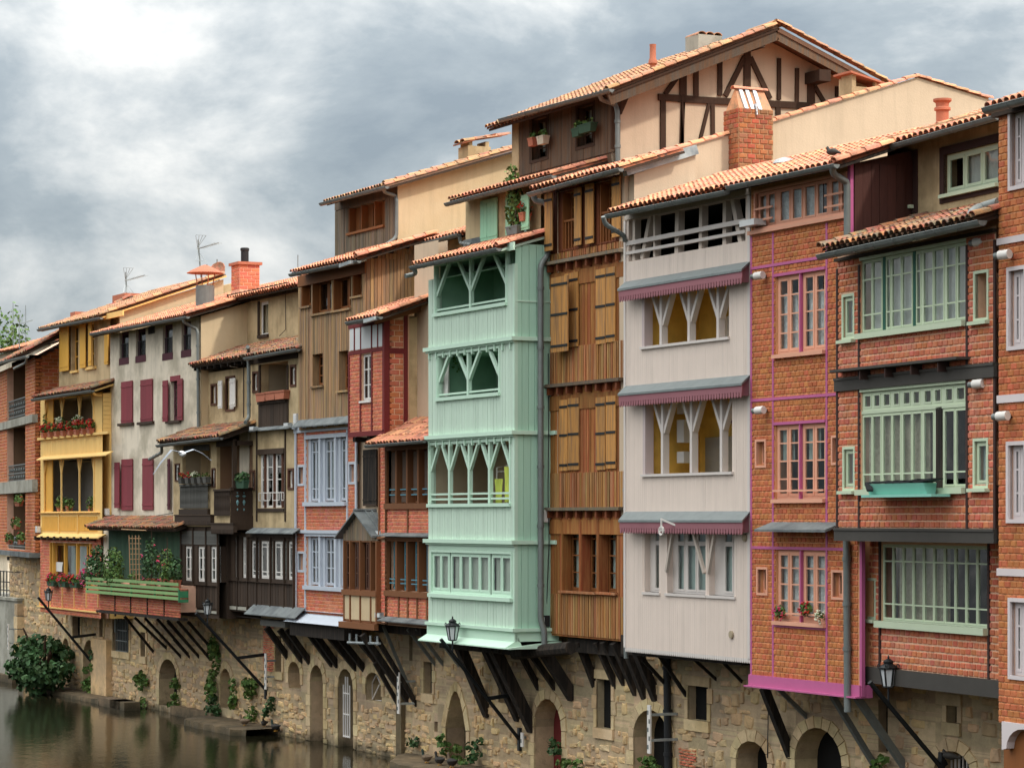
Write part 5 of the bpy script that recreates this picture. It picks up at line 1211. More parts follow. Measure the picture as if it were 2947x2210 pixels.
for sg in (-1, 1):
    for k in range(4):
        yy = c0[0] + .1 + (c1[0] - c0[0] - .2) * k / 3
    b = MB(); b.add([(cx1 - .02, c0[0] + .02, ctop), (cx1 - .02, c1[0] - .02, ctop), (cx1 - .3, c1[0] - .1, ctop + .52), (cx1 - .3, c0[0] + .08, ctop + .52)] if sg > 0 else [(cx0, c0[0] + .05, ctop), (cx0, c1[0] - .05, ctop), (cx1 - .3, c1[0] - .1, ctop + .52), (cx1 - .3, c0[0] + .08, ctop + .52)], [(0, 1, 2, 3)]); b.build('chimney_cap', M['tile_dull'], ch)
b = MB(); b.add([(cx1 - .02, c0[0] + .02, ctop), (cx0, c0[0] + .05, ctop), (cx1 - .3, c0[0] + .08, ctop + .5)], [(0, 1, 2)]); b.build('chimney_cap', M['tile'], ch)
mat('foil', (205, 205, 208), 0.35, 0.05, noise=0.5, nscale=14, metal=0.6, bump=0.6)
b = MB()
for f in (.22, .4, .62): y = c0[0] + (c1[0] - c0[0]) * f; b.beam((cx1 - .0, y, ctop - .02), (cx1 - .27, y - .02, ctop + .5), .1, .05)
b.beam((cx1 + .02, c0[0] + .5 * (c1[0] - c0[0]), ctop - .15), (cx1 + .0, c0[0] + .48 * (c1[0] - c0[0]), ctop + .12), .1, .03); b.build('foil_strip', M['foil'], ch)
inst('cap_tile', unit_tile(M['tile']), ch, (cx1 - .3, c0[0], ctop + .5), (0, 0, 0), (.9, (c1[0] - c0[0]) / .46, 1))
# small chimney further back and vent pipe on it
sc0 = h.side(2452, 270, lx - .6); sc1 = h.side(2525, 250, lx - .6); st = h.side(2480, 222, lx - .6)[1]
b = MB(); b.box(lx - 1.2, lx - .6, sc0[0], sc1[0], sc0[1] - .6, st - .25); c2_ = b.build('chimney', M['cream_dull'], h.root)
for q in ((lx - 1.2, lx - 1.1, sc0[0], sc1[0], st - .25, st), (lx - 1.09, lx - .6, sc0[0], sc0[0] + .12, st - .25, st + .1), (lx - .7, lx - .6, sc1[0] - .08, sc1[0], st - .25, st - .05)): h.box('chimney_pier', M['cream_dull'], *q, parent=c2_)
b = MB(); b.add([(lx - 1.3, sc0[0] - .1, st + .12), (lx - .5, sc0[0] - .1, st + .12), (lx - .5, sc1[0] + .15, st - .1), (lx - 1.3, sc1[0] + .15, st - .1), (lx - 1.3, sc0[0] - .1, st + .07), (lx - .5, sc0[0] - .1, st + .07), (lx - .5, sc1[0] + .15, st - .15), (lx - 1.3, sc1[0] + .15, st - .15)], [(0, 1, 2, 3), (4, 7, 6, 5), (0, 4, 5, 1), (1, 5, 6, 2), (2, 6, 7, 3), (3, 7, 4, 0)]); b.build('chimney_cap', M['terracotta'], c2_)
h.done(); H8 = h

# ================================================================ tall half-timbered gable house behind
mat('old_timber', (70, 50, 38), 0.9, 0.2, noise=0.35, wood=True, bump=0.3); mat('old_board', (104, 78, 58), 0.9, 0.25, noise=0.4, wood=True, col2=(92, 82, 72), c2amt=(.4, .65), bump=0.3)
h = House('gable_house', 'tall house with a half-timbered gable wall and dark boarded front rising above the row', 'house', 1470)
U6 = (1400, 50); V3 = (1950, 150)
d = 1.4
h.zoom(*U6); X0, X1 = h.X(280, d), h.X(1385, d); zt = h.Z(1300, 790, d); zb = h.Z(300, 1700, d)
w1 = h.r(480, 1090, 655, 1480, d); w2 = h.r(968, 960, 1145, 1335, d)
h.wall(X0, X1, zb - 1.5, zt, [w1, w2], d, M['old_board'], thick=.3)
h.planks((X0 + .45, X1, zb, zt), d, M['old_board'], .19, .01, .025, holes=[w1, w2], wvar=.2, jit=.006); h.box('corner_pier', M['cream_dull'], X0, X0 + .42, d - .03, d + .02, zb - 1, zt)
for q in (w1, w2):
    h.win(q, d + .2, 2, [.35, .7], 'old_timber', 'glass', fw=.06, curtain='curtain', cfrac=(0, 1, .2, 1)); h.back(q, d + .8); surround(h, q, d, 'old_timber', .08, .04)
lx = X1
pe = [(1345, 700), (2212, 385)]
e0 = h.side(1370, 745, lx); h.zoom(*V3)
ap = h.side(735, -230, lx) ; h.zoom(0, 0, 1)
ap = h.side(2195, 92, lx); er = h.side(2455, 232, lx); ee = h.side(1765, 258, lx)
sl1 = (ap[1] - ee[1]) / (ap[0] - ee[0]); sl2 = (er[1] - ap[1]) / (er[0] - ap[0])
gb = [(d, 5), (d, ap[1] + sl1 * (d - ap[0]) - .15), (ap[0], ap[1] - .15), (er[0] + .8, er[1] + sl2 * .8 - .15), (er[0] + .8, 5)]
gable_wall(h, lx, gb, .3, 'cream_pink', 'gable_wall')
h.shell(X0, X1 - .3, 5, zt, d + .3, 8, M['cream_dull'], ztop_back=zt + 1)
# roof: two slopes, overhanging the gable
n_ = 26
h.roof(None, None, d - .6, ap[0], sl1, 'tile_dull', xx=(X0 - .35, lx + .75), ze=ap[1] + sl1 * (d - .6 - ap[0]) + .05, verge=1, board='old_timber')
ra = h.lastroof
h.rake(lx + .72, [(ap[0], ap[1] + .12), (er[0] + .9, er[1] + sl2 * .9 + .12)], 'tile_dull', 1.3)
b = MB(); z0, z1 = ap[1], er[1] + sl2 * .9; b.add([(X0, ap[0], z0), (lx + .75, ap[0], z0), (lx + .75, er[0] + .9, z1), (X0, er[0] + .9, z1), (X0, ap[0], z0 - .12), (lx + .75, ap[0], z0 - .12), (lx + .75, er[0] + .9, z1 - .12), (X0, er[0] + .9, z1 - .12)], [(0, 1, 2, 3), (4, 7, 6, 5), (0, 4, 5, 1), (1, 5, 6, 2), (2, 6, 7, 3), (3, 7, 4, 0)]); b.build('roof', M['tile_dull_pan'], h.root)
for (ya, za, yb_, zb_) in ((d - .6, ap[1] + sl1 * (d - .6 - ap[0]) - .12, ap[0], ap[1] - .12), (ap[0], ap[1] - .12, er[0] + .9, er[1] + sl2 * .9 - .12)):
    b = MB(); b.beam((lx + .68, ya, za - .06), (lx + .68, yb_, zb_ - .06), .07, .3, up=(0, 0, 1)); b.build('barge_board', M['old_board'], h.root)
inst('ridge_cap', unit_tile(M['tile_dull']), h.root, (lx + .8, ap[0], ap[1] + .05), (0, 0, math.radians(90)), (2.2, 3, 1.8))
h.zoom(*U6); h.gutter((150, 1085), (1330, 765), d - .7)
h.pipe([(1205, 800, d - .7), (1215, 870, d - .6), (1370, 930, d - .1), (1390, 1000, d - .1), (1395, 1530, d - .1)], r=.065)
# timber frame on the gable
def tbeam(p, q, w=.17, z=1):
    a = h.side(*p, lx); c = h.side(*q, lx); b = MB(); b.beam((lx + .03, a[0], a[1]), (lx + .03, c[0], c[1]), w, .08, up=(1, 0, 0))
    bb = MB(); v = Vector((0, c[0] - a[0], c[1] - a[1])).normalized(); nrm = Vector((0, -v.z, v.y)) * w / 2
    P = Vector((0, a[0], a[1])); Q = Vector((0, c[0], c[1]))
    bb.prism_x([(P + nrm).yz, (Q + nrm).yz, (Q - nrm).yz, (P - nrm).yz], lx - .01, lx + .055 * z); bb.build('timber', M['old_timber'], h.root)
h.zoom(*U6)
tbeam((1362, 780), (1362, 1400), .26); tbeam((1510, 760), (1400, 1020), .15); tbeam((1390, 770), (1550, 740), .14)
tbeam((1815, 850), (2212, 875), .17, 1.1); tbeam((1867, 880), (1867, 1410), .15); tbeam((2080, 890), (2065, 1350), .1); tbeam((2055, 590), (1890, 820), .12); tbeam((2080, 560), (2080, 830), .2)
h.zoom(*V3)
tbeam((0, 500), (1390, 575), .17, 1.1); tbeam((190, 160), (190, 470), .14); tbeam((443, 20), (443, 465), .13); tbeam((732, -30), (732, 470), .2); tbeam((705, 60), (500, 470), .14); tbeam((765, 60), (975, 500), .14)
tbeam((1070, 70), (1070, 510), .11); tbeam((1262, 175), (1258, 540), .11); tbeam((1410, 330), (1410, 560), .22); tbeam((1450, 370), (1545, 530), .12); tbeam((1690, 370), (1690, 480), .13)
tbeam((50, 530), (40, 980), .1); tbeam((330, 540), (235, 930), .09); tbeam((365, 540), (368, 890), .11); tbeam((1060, 580), (1060, 690), .14)
a = h.side(1400, 290, lx); b = MB(); b.box(lx - .1, lx + .72, a[0] - .15, a[0] + .2, a[1] - .15, a[1] + .15); b.build('purlin', M['old_timber'], h.root)
a = h.side(120, 160, lx); b = MB(); b.box(lx - .1, lx + .6, a[0] - .12, a[0] + .16, a[1] - .1, a[1] + .1); b.build('purlin', M['old_timber'], h.root)
a = h.side(735, -45, lx); b = MB(); b.box(lx - .1, lx + .7, a[0] - .12, a[0] + .12, a[1] - .1, a[1] + .12); b.build('purlin', M['old_timber'], h.root)
# small round flue and squat chimney on the roof
h.zoom(*U6); a = h.side(1765, 490, lx - 1.2); t = h.side(1760, 290, lx - 1.2)[1]
b = MB(); b.lathe([(.07, -.4), (.07, t - a[1] - .55), (.12, t - a[1] - .5), (.11, t - a[1] - .42), (.085, t - a[1] - .36), (.08, t - a[1] - .06), (.09, t - a[1])], (lx - 1.2, a[0], a[1]), 12); b.build('flue_pipe', M['terracotta'], h.root, smooth=True)
h.zoom(0, 0, 1); a = h.side(2010, 130, lx - 2.0); c = h.side(2078, 110, lx - 2.0); t = h.side(2050, 102, lx - 2.0)[1]
b = MB(); b.box(lx - 2.7, lx - 2.0, a[0], c[0], a[1] - .5, t); c3 = b.build('chimney', M['concrete'], h.root); 
for k in range(3): inst('cap_tile', unit_tile(M['tile_dull']), c3, (lx - 2.0, a[0] + (c[0] - a[0]) * (k + .5) / 3, t), (0, 0, math.radians(90)), (1.3, 1.6, 1.2))
h.done(); H13 = h

# ================================================================ mauve house
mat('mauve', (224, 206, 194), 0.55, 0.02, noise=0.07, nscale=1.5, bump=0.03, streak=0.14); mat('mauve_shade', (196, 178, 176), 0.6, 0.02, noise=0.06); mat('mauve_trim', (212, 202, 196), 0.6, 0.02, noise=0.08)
mat('maroon', (150, 98, 106), 0.7, 0.04, noise=0.12); mat('grey_lead', (122, 128, 128), 0.6, 0.04, noise=0.2, nscale=3, streak=0.15); mat('mauve_timber', (198, 184, 172), 0.8, 0.06, noise=0.2, wood=True, bump=0.3)
h = House('mauve_house', 'pale mauve boarded house with maroon scalloped valances over its open galleries', 'house', 1801)
d = -1.25; J = (1750, 500, 2.8); K = (2050, 1450, 4.148); MM = (1750, 1800)
h.zoom(*J); X0, X1 = h.X(140, d), h.X(1152, d); zt = h.Z(1110, 180, d); o4 = h.r(165, 365, 1108, 540, d)
p4 = (h.Z(150, 705, d) + h.Z(1140, 545, d)) / 2
h.zoom(*Q2); o3 = h.r(1292, -30, 2205, 440, d); h.zoom(0, 0, 1); o2 = h.r(1853, 1148, 2109, 1357, d)
h.zoom(*Q3); g1 = h.r(1308, 950, 1468, 1640, d); g2 = h.r(1550, 950, 1962, 1660, d); h.zoom(*K); g3 = h.r(-40, 290, 272, 1120, d); h.zoom(*MM); zb = h.Z(860, 290, d)
g1 = (g1[0], g1[1], g1[2], g2[3]); g3 = (g3[0], g3[1], g1[2], g2[3]); g2 = (g2[0], g2[1], g1[2], g2[3])
o4 = (o4[0], o4[1], p4, o4[3])
hol = [o4, o3, o2, g1, g2, g3]
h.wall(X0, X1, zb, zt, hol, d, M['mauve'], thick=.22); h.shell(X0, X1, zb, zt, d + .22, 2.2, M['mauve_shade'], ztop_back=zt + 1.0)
h.planks((X0, X1, zb, p4), d, M['mauve'], .095, .006, .012, holes=[(q[0] - .02, q[1] + .02, q[2] - .03, q[3] + .02) for q in hol[1:]], jit=.001)
n = int((X1 - X0) / .095); b = MB()
for k in range(n): x = X0 + (X1 - X0) * k / n; w = (X1 - X0) / n; b.prism([(x + .004, zb), (x + .004, zb - .06), (x + w * .3, zb - .1), (x + w * .7, zb - .1), (x + w - .004, zb - .06), (x + w - .004, zb)], d - .014, d + .01)
b.build('scalloped_edge', M['mauve_trim'], h.root)
h.box('corner_board', M['mauve_trim'], X0 - .04, X0 + .05, d - .03, d + .05, zb, zt); h.box('corner_board', M['mauve_trim'], X1 - .1, X1, d - .03, d + .05, zb, zt)
# top gallery, crooked posts and rails
h.loggia(o4, d, 2.2, 'interior', thick=.2)
h.zoom(*J)
for p, q, w in (((190, 355), (185, 700), .12), ((320, 325), (250, 690), .14), ((352, 320), (352, 670), .08), ((537, 280), (530, 640), .16), ((728, 245), (722, 610), .13), ((918, 210), (915, 575), .14), ((975, 200), (1045, 555), .14), ((1125, 165), (1125, 540), .14)):
    a = h.p(*p, d); c = h.p(*q, d); b = MB(); b.beam((a[0], d + .14, a[1]), (c[0], d + .14, c[1]), w, .16, up=(0, 1, 0)); b.build('post', M['mauve_timber'], h.root)
for p, q, w in (((148, 558), (1108, 388), .1), ((155, 637), (1108, 472), .07)):
    z = (h.p(*p, d)[1] + h.p(*q, d)[1]) / 2; h.box('rail', M['mauve_trim'], X0 + .03, o4[1], d - .02, d + .05, z - w / 2, z + w / 2)
h.board('top_beam', M['mauve_timber'], 150, 355, 1150, 175, d, .04) if False else h.box('top_beam', M['mauve_timber'], X0, X1, d - .03, d + .1, o4[3] - .02, o4[3] + .14)
# awnings
for p, q, sc in ((Q1, ((1020, 1390), (2337, 1215)), 1), (Q2, ((1022, 1035), (2337, 940)), 1), (Q3, ((1030, 862), (2345, 880)), 1)):
    h.zoom(*p); h.ledge(*q, d - .32, d, .2, .05, 'grey_lead', 'awning', scallop=(.14, .12, .115), sm='maroon', back=(X0, X1 - .02))
# galleries with ochre rooms
for q, rm in ((o3, 'room_ochre'), (o2, 'room_ochre')):
    h.loggia(q, d, 1.5, rm, thick=.2); w = q[1] - q[0]
    for f in (.2, .53, .86): h.ypost(q[0] + w * f, q[2], q[3], d + .03, 'mauve_trim', .1, (-1, 1), .085, .5, .8, dep=.16)
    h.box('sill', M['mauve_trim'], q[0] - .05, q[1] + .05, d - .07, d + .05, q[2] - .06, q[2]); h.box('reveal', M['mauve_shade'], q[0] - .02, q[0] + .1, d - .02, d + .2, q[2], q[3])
w = o3[1] - o3[0]; h.box('white_basin', M['white_paint'], o3[0] + w * .3, o3[0] + w * .65, d + 1.35, d + 1.48, o3[2], o3[2] + .65)
h.box('white_tiles', M['room_grey'], o2[0] + w * .1, o2[0] + w * .6, d + 1.4, d + 1.48, o2[2], o2[2] + .85)
for k, (z0, z1) in enumerate(((.15, .3), (.42, .72), (.8, .95))): h.box('wall_cabinet', M['frost_pane'], o2[0] + .3, o2[0] + .62, d + .7, d + 1.0, o2[2] + (o2[3] - o2[2]) * z0, o2[2] + (o2[3] - o2[2]) * z1)
h.box('shelf', M['oxblood'], o2[0] + w * .35, o2[0] + w * .7, d + 1.2, d + 1.48, o2[2] + 1.15, o2[2] + 1.2); h.box('door', M['room_cream'], o2[0] + w * .66, o2[0] + w * .9, d + 1.4, d + 1.48, o2[2], o2[3] - .4)
# ground windows
h.win(g1, d + .15, [(.32, .96)], [.24], 'mauve_trim', 'glass', fw=.05, sash=.04, curtain='curtain_stripe', tw=.1)
h.win(g2, d + .15, [(.12, .31), (.37, .61), (.64, .87), (.91, .99)], [.24], 'mauve_trim', 'glass', fw=.05, sash=.04, curtain='curtain_grey', tw=.1)
h.win(g3, d + .15, [(.38, .71), (.78, .97)], [.24], 'mauve_trim', 'glass', fw=.05, sash=.04, curtain='curtain_grey', tw=.1)
for q in (g1, g2, g3): h.back(q, d + .8); h.box('sill', M['mauve_trim'], q[0] - .05, q[1] + .05, d - .05, d + .15, q[2] - .06, q[2])
for x, sg in ((g2[0] + .02, 1), (g2[1] - .02, -1), (g3[0] + .02, 1)):
    b = MB(); b.beam((x, d - .03, g2[3] - 1.0), (x + sg * .42, d - .09, g2[3] - .02), .07, .07, up=(0, 1, 0)); b.build('brace', M['mauve_timber'], h.root)
b = MB(); h.zoom(*Q3); a = h.p(1487, 985, d - .55)
for k in range(14): t0, t1 = 2 * math.pi * k / 14, 2 * math.pi * (k + 1) / 14; b.beam((a[0] + .09 * math.cos(t0), d - .55, a[1] + .09 * math.sin(t0)), (a[0] + .09 * math.cos(t1), d - .55, a[1] + .09 * math.sin(t1)), .03, .04, up=(0, 1, 0))
b.beam((a[0] - .09, d - .55, a[1]), (a[0] + .09, d - .55, a[1]), .02, .02); b.beam((a[0], d - .55, a[1]), (a[0], d - .55, a[1] + .28), .03, .03); b.beam((a[0], d - .55, a[1] + .26), (a[0] + .35, d, a[1] - .02), .04, .04); b.build('pulley', M['white_paint'], h.root)
h.zoom(*K)
for x, y in ((400, 400), (240, 1557)): a = h.p(x, y, d); b = MB(); b.tube([(a[0], d - .02, a[1]), (a[0], d - .05, a[1])], .085, 14); b.tube([(a[0], d - .045, a[1]), (a[0], d - .055, a[1])], .065, 14, 0); b.build('vent_grille', M['room_cream'], h.root)
h.zoom(*J); h.roof((20, 305), (965, 100), d - .5, 1.4, .34, 'tile', board='wood_dark'); z9 = h.lastroof; h.gutter((0, 335), (962, 140), d - .58)
h.zoom(*Q1); h.pipe([(870, 640, d - .58), (890, 720, d - .5), (1095, 845, d - .1), (1100, 900, d - .05)], r=.055)
h.zoom(*Q4); h.pipe([(908, -900, d + .15), (908, 545, d + .15), (913, 705, d + .15)], r=.06)
h.done(); H9 = h

# ================================================================ orange brick house with pink steel frame
mat('pink_steel', (188, 98, 144), 0.5, 0.03, noise=0.08, bump=0.03); mat('salmon_frame', (228, 166, 138), 0.6, 0.03, noise=0.07); mat('dark_planks', (72, 42, 36), 0.8, 0.2, noise=0.35, wood=True, bump=0.2)
h = House('pink_house', 'orange brick house framed with bright pink steel bars and salmon windows', 'house', 2165)
d = -1.3; K2 = (2050, 500); L7 = (2100, 1100); R8 = (2350, 1800, 2.127)
h.zoom(*K2); X0, X1 = h.X(412, d), h.X(1440, d); zt = h.Z(900, 150, d); wt = h.r(470, 212, 1418, 400, d); w1_ = h.r(675, 1095, 1200, 1870, d)
wtz = (h.Z(470, 590, d) + h.Z(1410, 400, d)) / 2; wtt = (h.Z(470, 212, d) + h.Z(1410, 15, d)) / 2; wt = (wt[0], wt[1], wtz, wtt)
h.zoom(*L7); w2_ = h.r(482, 455, 1018, 1235, d); s1 = h.r(292, 632, 380, 880, d); s2 = h.r(1100, 590, 1150, 850, d); X2 = h.X(1300, d)
h.zoom(*K); w3_ = h.r(762, 548, 1358, 1430, d); s3 = h.r(552, 778, 655, 1062, d); s4 = h.r(1448, 815, 1562, 1115, d)
h.zoom(*R8); xbr = h.X(275, d); zbb = h.Z(275, 372, d); zbt = h.Z(275, 372, d); zb0 = h.Z(275, 440, d)
h.zoom(*MM); zb = (h.Z(1535, 525, d) + zbb) / 2; zbm = (h.Z(1535, 620, d) + zb0) / 2
s2 = (s2[0], s2[0] + (s4[1] - s4[0]), s2[2], s2[3])
hol = [wt, w1_, w2_, w3_, s1, s2, s3, s4]
h.zoom(*K2); lxp = h.X(1478, d); h.zoom(*V3); zt = (h.p(525, 1415, d - .5)[1] + h.p(1700, 1185, d - .5)[1]) / 2 + .06; h.zoom(2350, 1480); zcut = h.Z(240, 200, d)
h.wall(X0, lxp, zb, zt, hol, d, M['mortar_tan']); h.shell(X0, lxp - .02, zb, zt, d + .28, 2.2, M['mortar_tan'], ztop_back=zt + .8)
h.wall(lxp, xbr, zb, zcut, hol, d, M['mortar_tan'], name='lower_wall'); h.shell(lxp, xbr - .02, zb, zcut, d + .28, 2.2, M['mortar_tan'])
h.bricks((lxp, xbr - .1, zb, zcut), hol, d, M['brick_orange'], .118, .165, joint=.018, proud=.018, wob=.002)
h.bricks((X0 + .05, lxp, zb, wtz - .15), hol, d, M['brick_orange'], .118, .165, joint=.018, proud=.018, wob=.002)
h.bricks((X0 + .05, wt[0], wtz - .15, wtt), [], d, M['brick_orange'], .118, .165)
lights = [(.0, .1), (.115, .2), (.25, .365), (.39, .505), (.53, .65), (.67, .785), (.82, .91), (.93, 1.0)]
h.win(wt, d + .05, lights, [], 'salmon_frame', 'glass', fw=.04, sash=.03, curtain='lace'); h.back(wt, d + .6); surround(h, wt, d, 'salmon_frame', .06, .04, 'frame')
h.box('sill', M['salmon_frame'], X0, wt[1] + .1, d - .1, d + .02, wtz - .13, wtz - .05)
for (f0, f1) in ((0, .215), (.8, 1.0)):
    for zf in (.18, .5): z = wt[2] + (wt[3] - wt[2]) * zf; h.box('guard_rail', M['salmon_frame'], wt[0] + (wt[1] - wt[0]) * f0, wt[0] + (wt[1] - wt[0]) * f1, d - .08, d - .05, z, z + .04)
for q, rows, cur in ((w1_, [.25, .49, .73, .9], 'lace'), (w2_, [.25, .49, .73, .87], None), (w3_, [.25, .48, .71, .86], 'lace')):
    m_ = (q[0] + q[1]) / 2
    for a0, a1 in ((q[0], m_ - .03), (m_ + .03, q[1])): h.win((a0, a1, q[2], q[3]), d + .05, 2, rows[:3], 'salmon_frame', 'glass', fw=.06, mw=.05, sash=.05, curtain=cur if cur else 'curtain_grey', cfrac=(0, 1, 0, .8) if q is w1_ else ((0, 1, 0, 1) if cur else (0, .6, .5, 1)))
    h.box('mullion', M['pink_steel'], m_ - .022, m_ + .022, d - .015, d + .08, q[2], q[3]); h.back(q, d + .7)
    h.box('sill', M['salmon_frame'], q[0] - .03, q[1] + .03, d - .1, d + .04, q[2] - .08, q[2])
    z = q[2] + (q[3] - q[2]) * .1
    if q is not w1_: h.box('guard_rail', M['salmon_frame'], q[0], q[1], d - .07, d - .04, z, z + .04)
for q in (s1, s2, s3, s4): h.win(q, d + .12, 1, [], 'salmon_frame', 'glass', fw=.03, curtain='curtain_grey', sash=.03); h.back(q, d + .5); surround(h, q, d, 'salmon_frame', .05, .03)
xv1 = w2_[0] - .06; xv2 = w2_[1] + .06
for x in (X0 + .03, xv1, xv2): h.box('pink_bar', M['pink_steel'], x - .032, x + .032, d - .022, d, zb, wtz - .15 if x < lxp else zcut)
h.zoom(*K2)
def hbar(p, q, w=.06): z = (h.p(*p, d)[1] + h.p(*q, d)[1]) / 2; x0, x1 = h.p(*p, d)[0], h.p(*q, d)[0]; h.box('pink_bar', M['pink_steel'], x0, x1, d - .032, d - .001, z - w / 2, z + w / 2)
hbar((415, 1012), (1205, 880)); hbar((655, 1085), (1205, 998))
h.zoom(*L7); hbar((235, 197), (1140, 125)); hbar((470, 445), (1020, 405)); hbar((470, 1258), (1020, 1255))
h.zoom(*K); hbar((480, 518), (1585, 540)); hbar((750, 1445), (1365, 1490))
h.zoom(*K); h.ledge((500, 285), (1345, 325), d - .45, d, .16, .05, 'slate', 'awning', ends=0) 
b = MB(); b.box(X0 - .02, xbr + .02, d - .06, d + .25, zbm, zb + .02); b.box(X0 - .05, xbr + .02, d - .16, d + .25, zbm - .03, zbm); b.build('steel_beam', M['pink_steel'], h.root)
# right end: pink steel column, drain pipe, dark upper side wall
h.zoom(*K); xc = h.X(1690, d + .25); h.box('steel_column', M['pink_steel'], xbr - .04, xbr + .04, d - .02, d + .06, zbm, h.Z(1690, 445, d))
h.pipe([(1603, 440, d - .1), (1612, 2050, d - .1), (1616, 2480, d - .1)], r=.075)
h.zoom(*K2); lxp = h.X(1478, d); h.box('end_post', M['pink_steel'], lxp - .1, lxp, d - .03, d + .05, wtz - 1.2, zt + .1)
ys = h.side(1860, 400, lxp)[0]
h.planks((d + .05, ys + .4, wtz - 1.5, zt), 0, M['dark_planks'], .2, .01, .03, side=lxp)
h.shell(X1 - 1, lxp - .01, wtz - 1.5, zt - .02, d + .05, 2.5, M['dark_planks'], name='upper_side_wall', ztop_back=zt + .9)
h.zoom(*V3); h.roof((525, 1415), (1700, 1185), d - .5, 1.4, .34, 'tile', verge=1, board='wood_black')
h.gutter((540, 1432), (1690, 1192), d - .58)
h.pipe([(1645, 1215, d - .58), (1650, 1290, d - .5), (1790, 1380, d - .1), (1800, 1440, d - .08), (1800, 1990, d - .08)], r=.07)
a = h.p(1135, 1215, .2); b = MB(); b.lathe([(.1, -.3), (.1, .0)], (a[0], .2, a[1] + .0), 10); b.lathe([(.26, .06), (.22, .14), (.02, .2)], (a[0], .2, a[1]), 12); b.build('vent_cowl', M['zinc_light'], h.root)
h.zoom(*K2); h.box('wall_lamp', M['frost_pane'], h.X(415, d), h.X(570, d), d - .3, d, h.Z(470, 565, d), h.Z(470, 500, d))
h.done(); H10 = h

# ================================================================ brick house with sage green windows
mat('sage', (198, 210, 182), 0.55, 0.025, noise=0.06, bump=0.02); mat('band_dark', (70, 66, 62), 0.7, 0.03, noise=0.2, nscale=3, bump=0.05); mat('dark_post', (64, 44, 40), 0.75, 0.05, noise=0.2)
mat('green_dark', (40, 92, 76), 0.7, 0.03, noise=.1); mat('turquoise', (136, 196, 180), 0.6, 0, noise=.08)
N1 = (2350, 300); N2 = (2350, 700); N3 = (2350, 1080); N4 = (2350, 1480)
h = House('sage_house', 'red brick house with light mortar, wide sage green window bands and dark beams', 'house', 2410, -1.75, -1500)
d = 0.0; dl = .75
h.zoom(*N2); X0, X1 = h.X(222, d), h.X(1905, d); zt = h.Z(1000, 130, d)
wA = h.r(472, 190, 1590, 815, d); sA = h.r(290, 575, 395, 990, d); sB = h.r(1690, 330, 1815, 785, d); bd1 = h.r(215, 1445, 1915, 1400, d)
h.zoom(*N3); wB = h.r(474, 182, 1588, 1190, d); sC = h.r(298, 788, 400, 1195, d); sD = h.r(1685, 702, 1812, 1165, d)
h.zoom(*N4); zb2 = (h.Z(235, 275, d) + h.Z(1920, 312, d)) / 2; zt2 = (h.Z(235, 140, d) + h.Z(1920, 155, d)) / 2
h.zoom(*N2); b1t = (h.Z(215, 1445, d) + h.Z(1915, 1255, d)) / 2; b1b = (h.Z(215, 1590, d) + h.Z(1900, 1405, d)) / 2
hol = [wA, wB, sA, sB, sC, sD]
h.wall(X0, X1, zb2, zt + .25, hol, d, M['mortar_light']); h.shell(X0, X1, zb2, zt, .28, 3, M['mortar_light'])
h.bricks((X0 + .04, X1 - .04, b1t, wA[3] + .07), hol, d, M['brick_red'], .132, .19, joint=.025, proud=.02, wob=.003); h.bricks((X0 + .04, X1 - .04, zt2, b1b), hol, d, M['brick_red'], .132, .19, joint=.025, proud=.02, wob=.003)
ls = [(.01, .1), (.105, .2), (.24, .285), (.295, .39), (.395, .495), (.53, .575), (.595, .69), (.695, .79), (.81, .9), (.91, .995)]
h.win(wA, d + .03, ls, [.27, .75], 'sage', 'glass', fw=.035, sash=.028, curtain='curtain', cdep=.12, cfrac=(.05, .95, 0, 1)); 
W_ = wA[1] - wA[0]
for f in (.222, .515): h.box('open_gap', M['green_dark'], wA[0] + W_ * f - .05, wA[0] + W_ * f + .05, d + .02, d + .1, wA[2], wA[3])  # solid dark green boxes in place of the dark gaps between lights
lsb = [(.008, .098), (.105, .19), (.205, .295), (.302, .385), (.4, .488), (.495, .582), (.6, .695), (.79, .885), (.895, .992)]
h.box('open_gap', M['wood_black'], wB[0] + (wB[1] - wB[0]) * .72, wB[0] + (wB[1] - wB[0]) * .775, d + .01, d + .06, wB[2], wB[2] + (wB[3] - wB[2]) * .79)  # solid black box: the darkness inside the open sash is painted on
zt_ = wB[2] + (wB[3] - wB[2]) * .79
h.win((wB[0], wB[1], wB[2], zt_ - .03), d + .03, lsb, [.8], 'sage', 'glass', fw=.035, sash=.026, curtain='curtain_stripe', cdep=.12, cfrac=(0, .62, 0, 1))
h.win((wB[0], wB[1], zt_ + .03, wB[3]), d + .03, [(.02, .09), (.115, .18), (.21, .28), (.31, .37), (.405, .475), (.5, .565), (.605, .675), (.7, .765), (.8, .87), (.9, .98)], [], 'sage', 'glass', fw=.05, sash=.03, curtain='curtain_stripe', cdep=.3)
h.box('transom', M['sage'], wB[0], wB[1], d + .01, d + .1, zt_ - .03, zt_ + .03)
for q in (wA, wB): h.back(q, d + .9); h.box('sill', M['sage'], q[0] - .06, q[1] + .02, d - .12, d + .03, q[2] - .11, q[2]); h.box('head', M['sage'], q[0] - .02, q[1] + .02, d - .03, d + .03, q[3], q[3] + .06)
for q in (sA, sC, sD): h.win(q, d + .03, 1, [], 'sage', 'glass', fw=.045, sash=.04, curtain='curtain_grey'); h.back(q, d + .5)
h.back(sB, d + .4, 'green_dark')
for q in (sA, sB, sC, sD): surround(h, q, d, 'sage', .055, .025); h.box('sill', M['sage'], q[0] - .12, q[1] + .1, d - .12, d + .02, q[2] - .12, q[2] - .055)
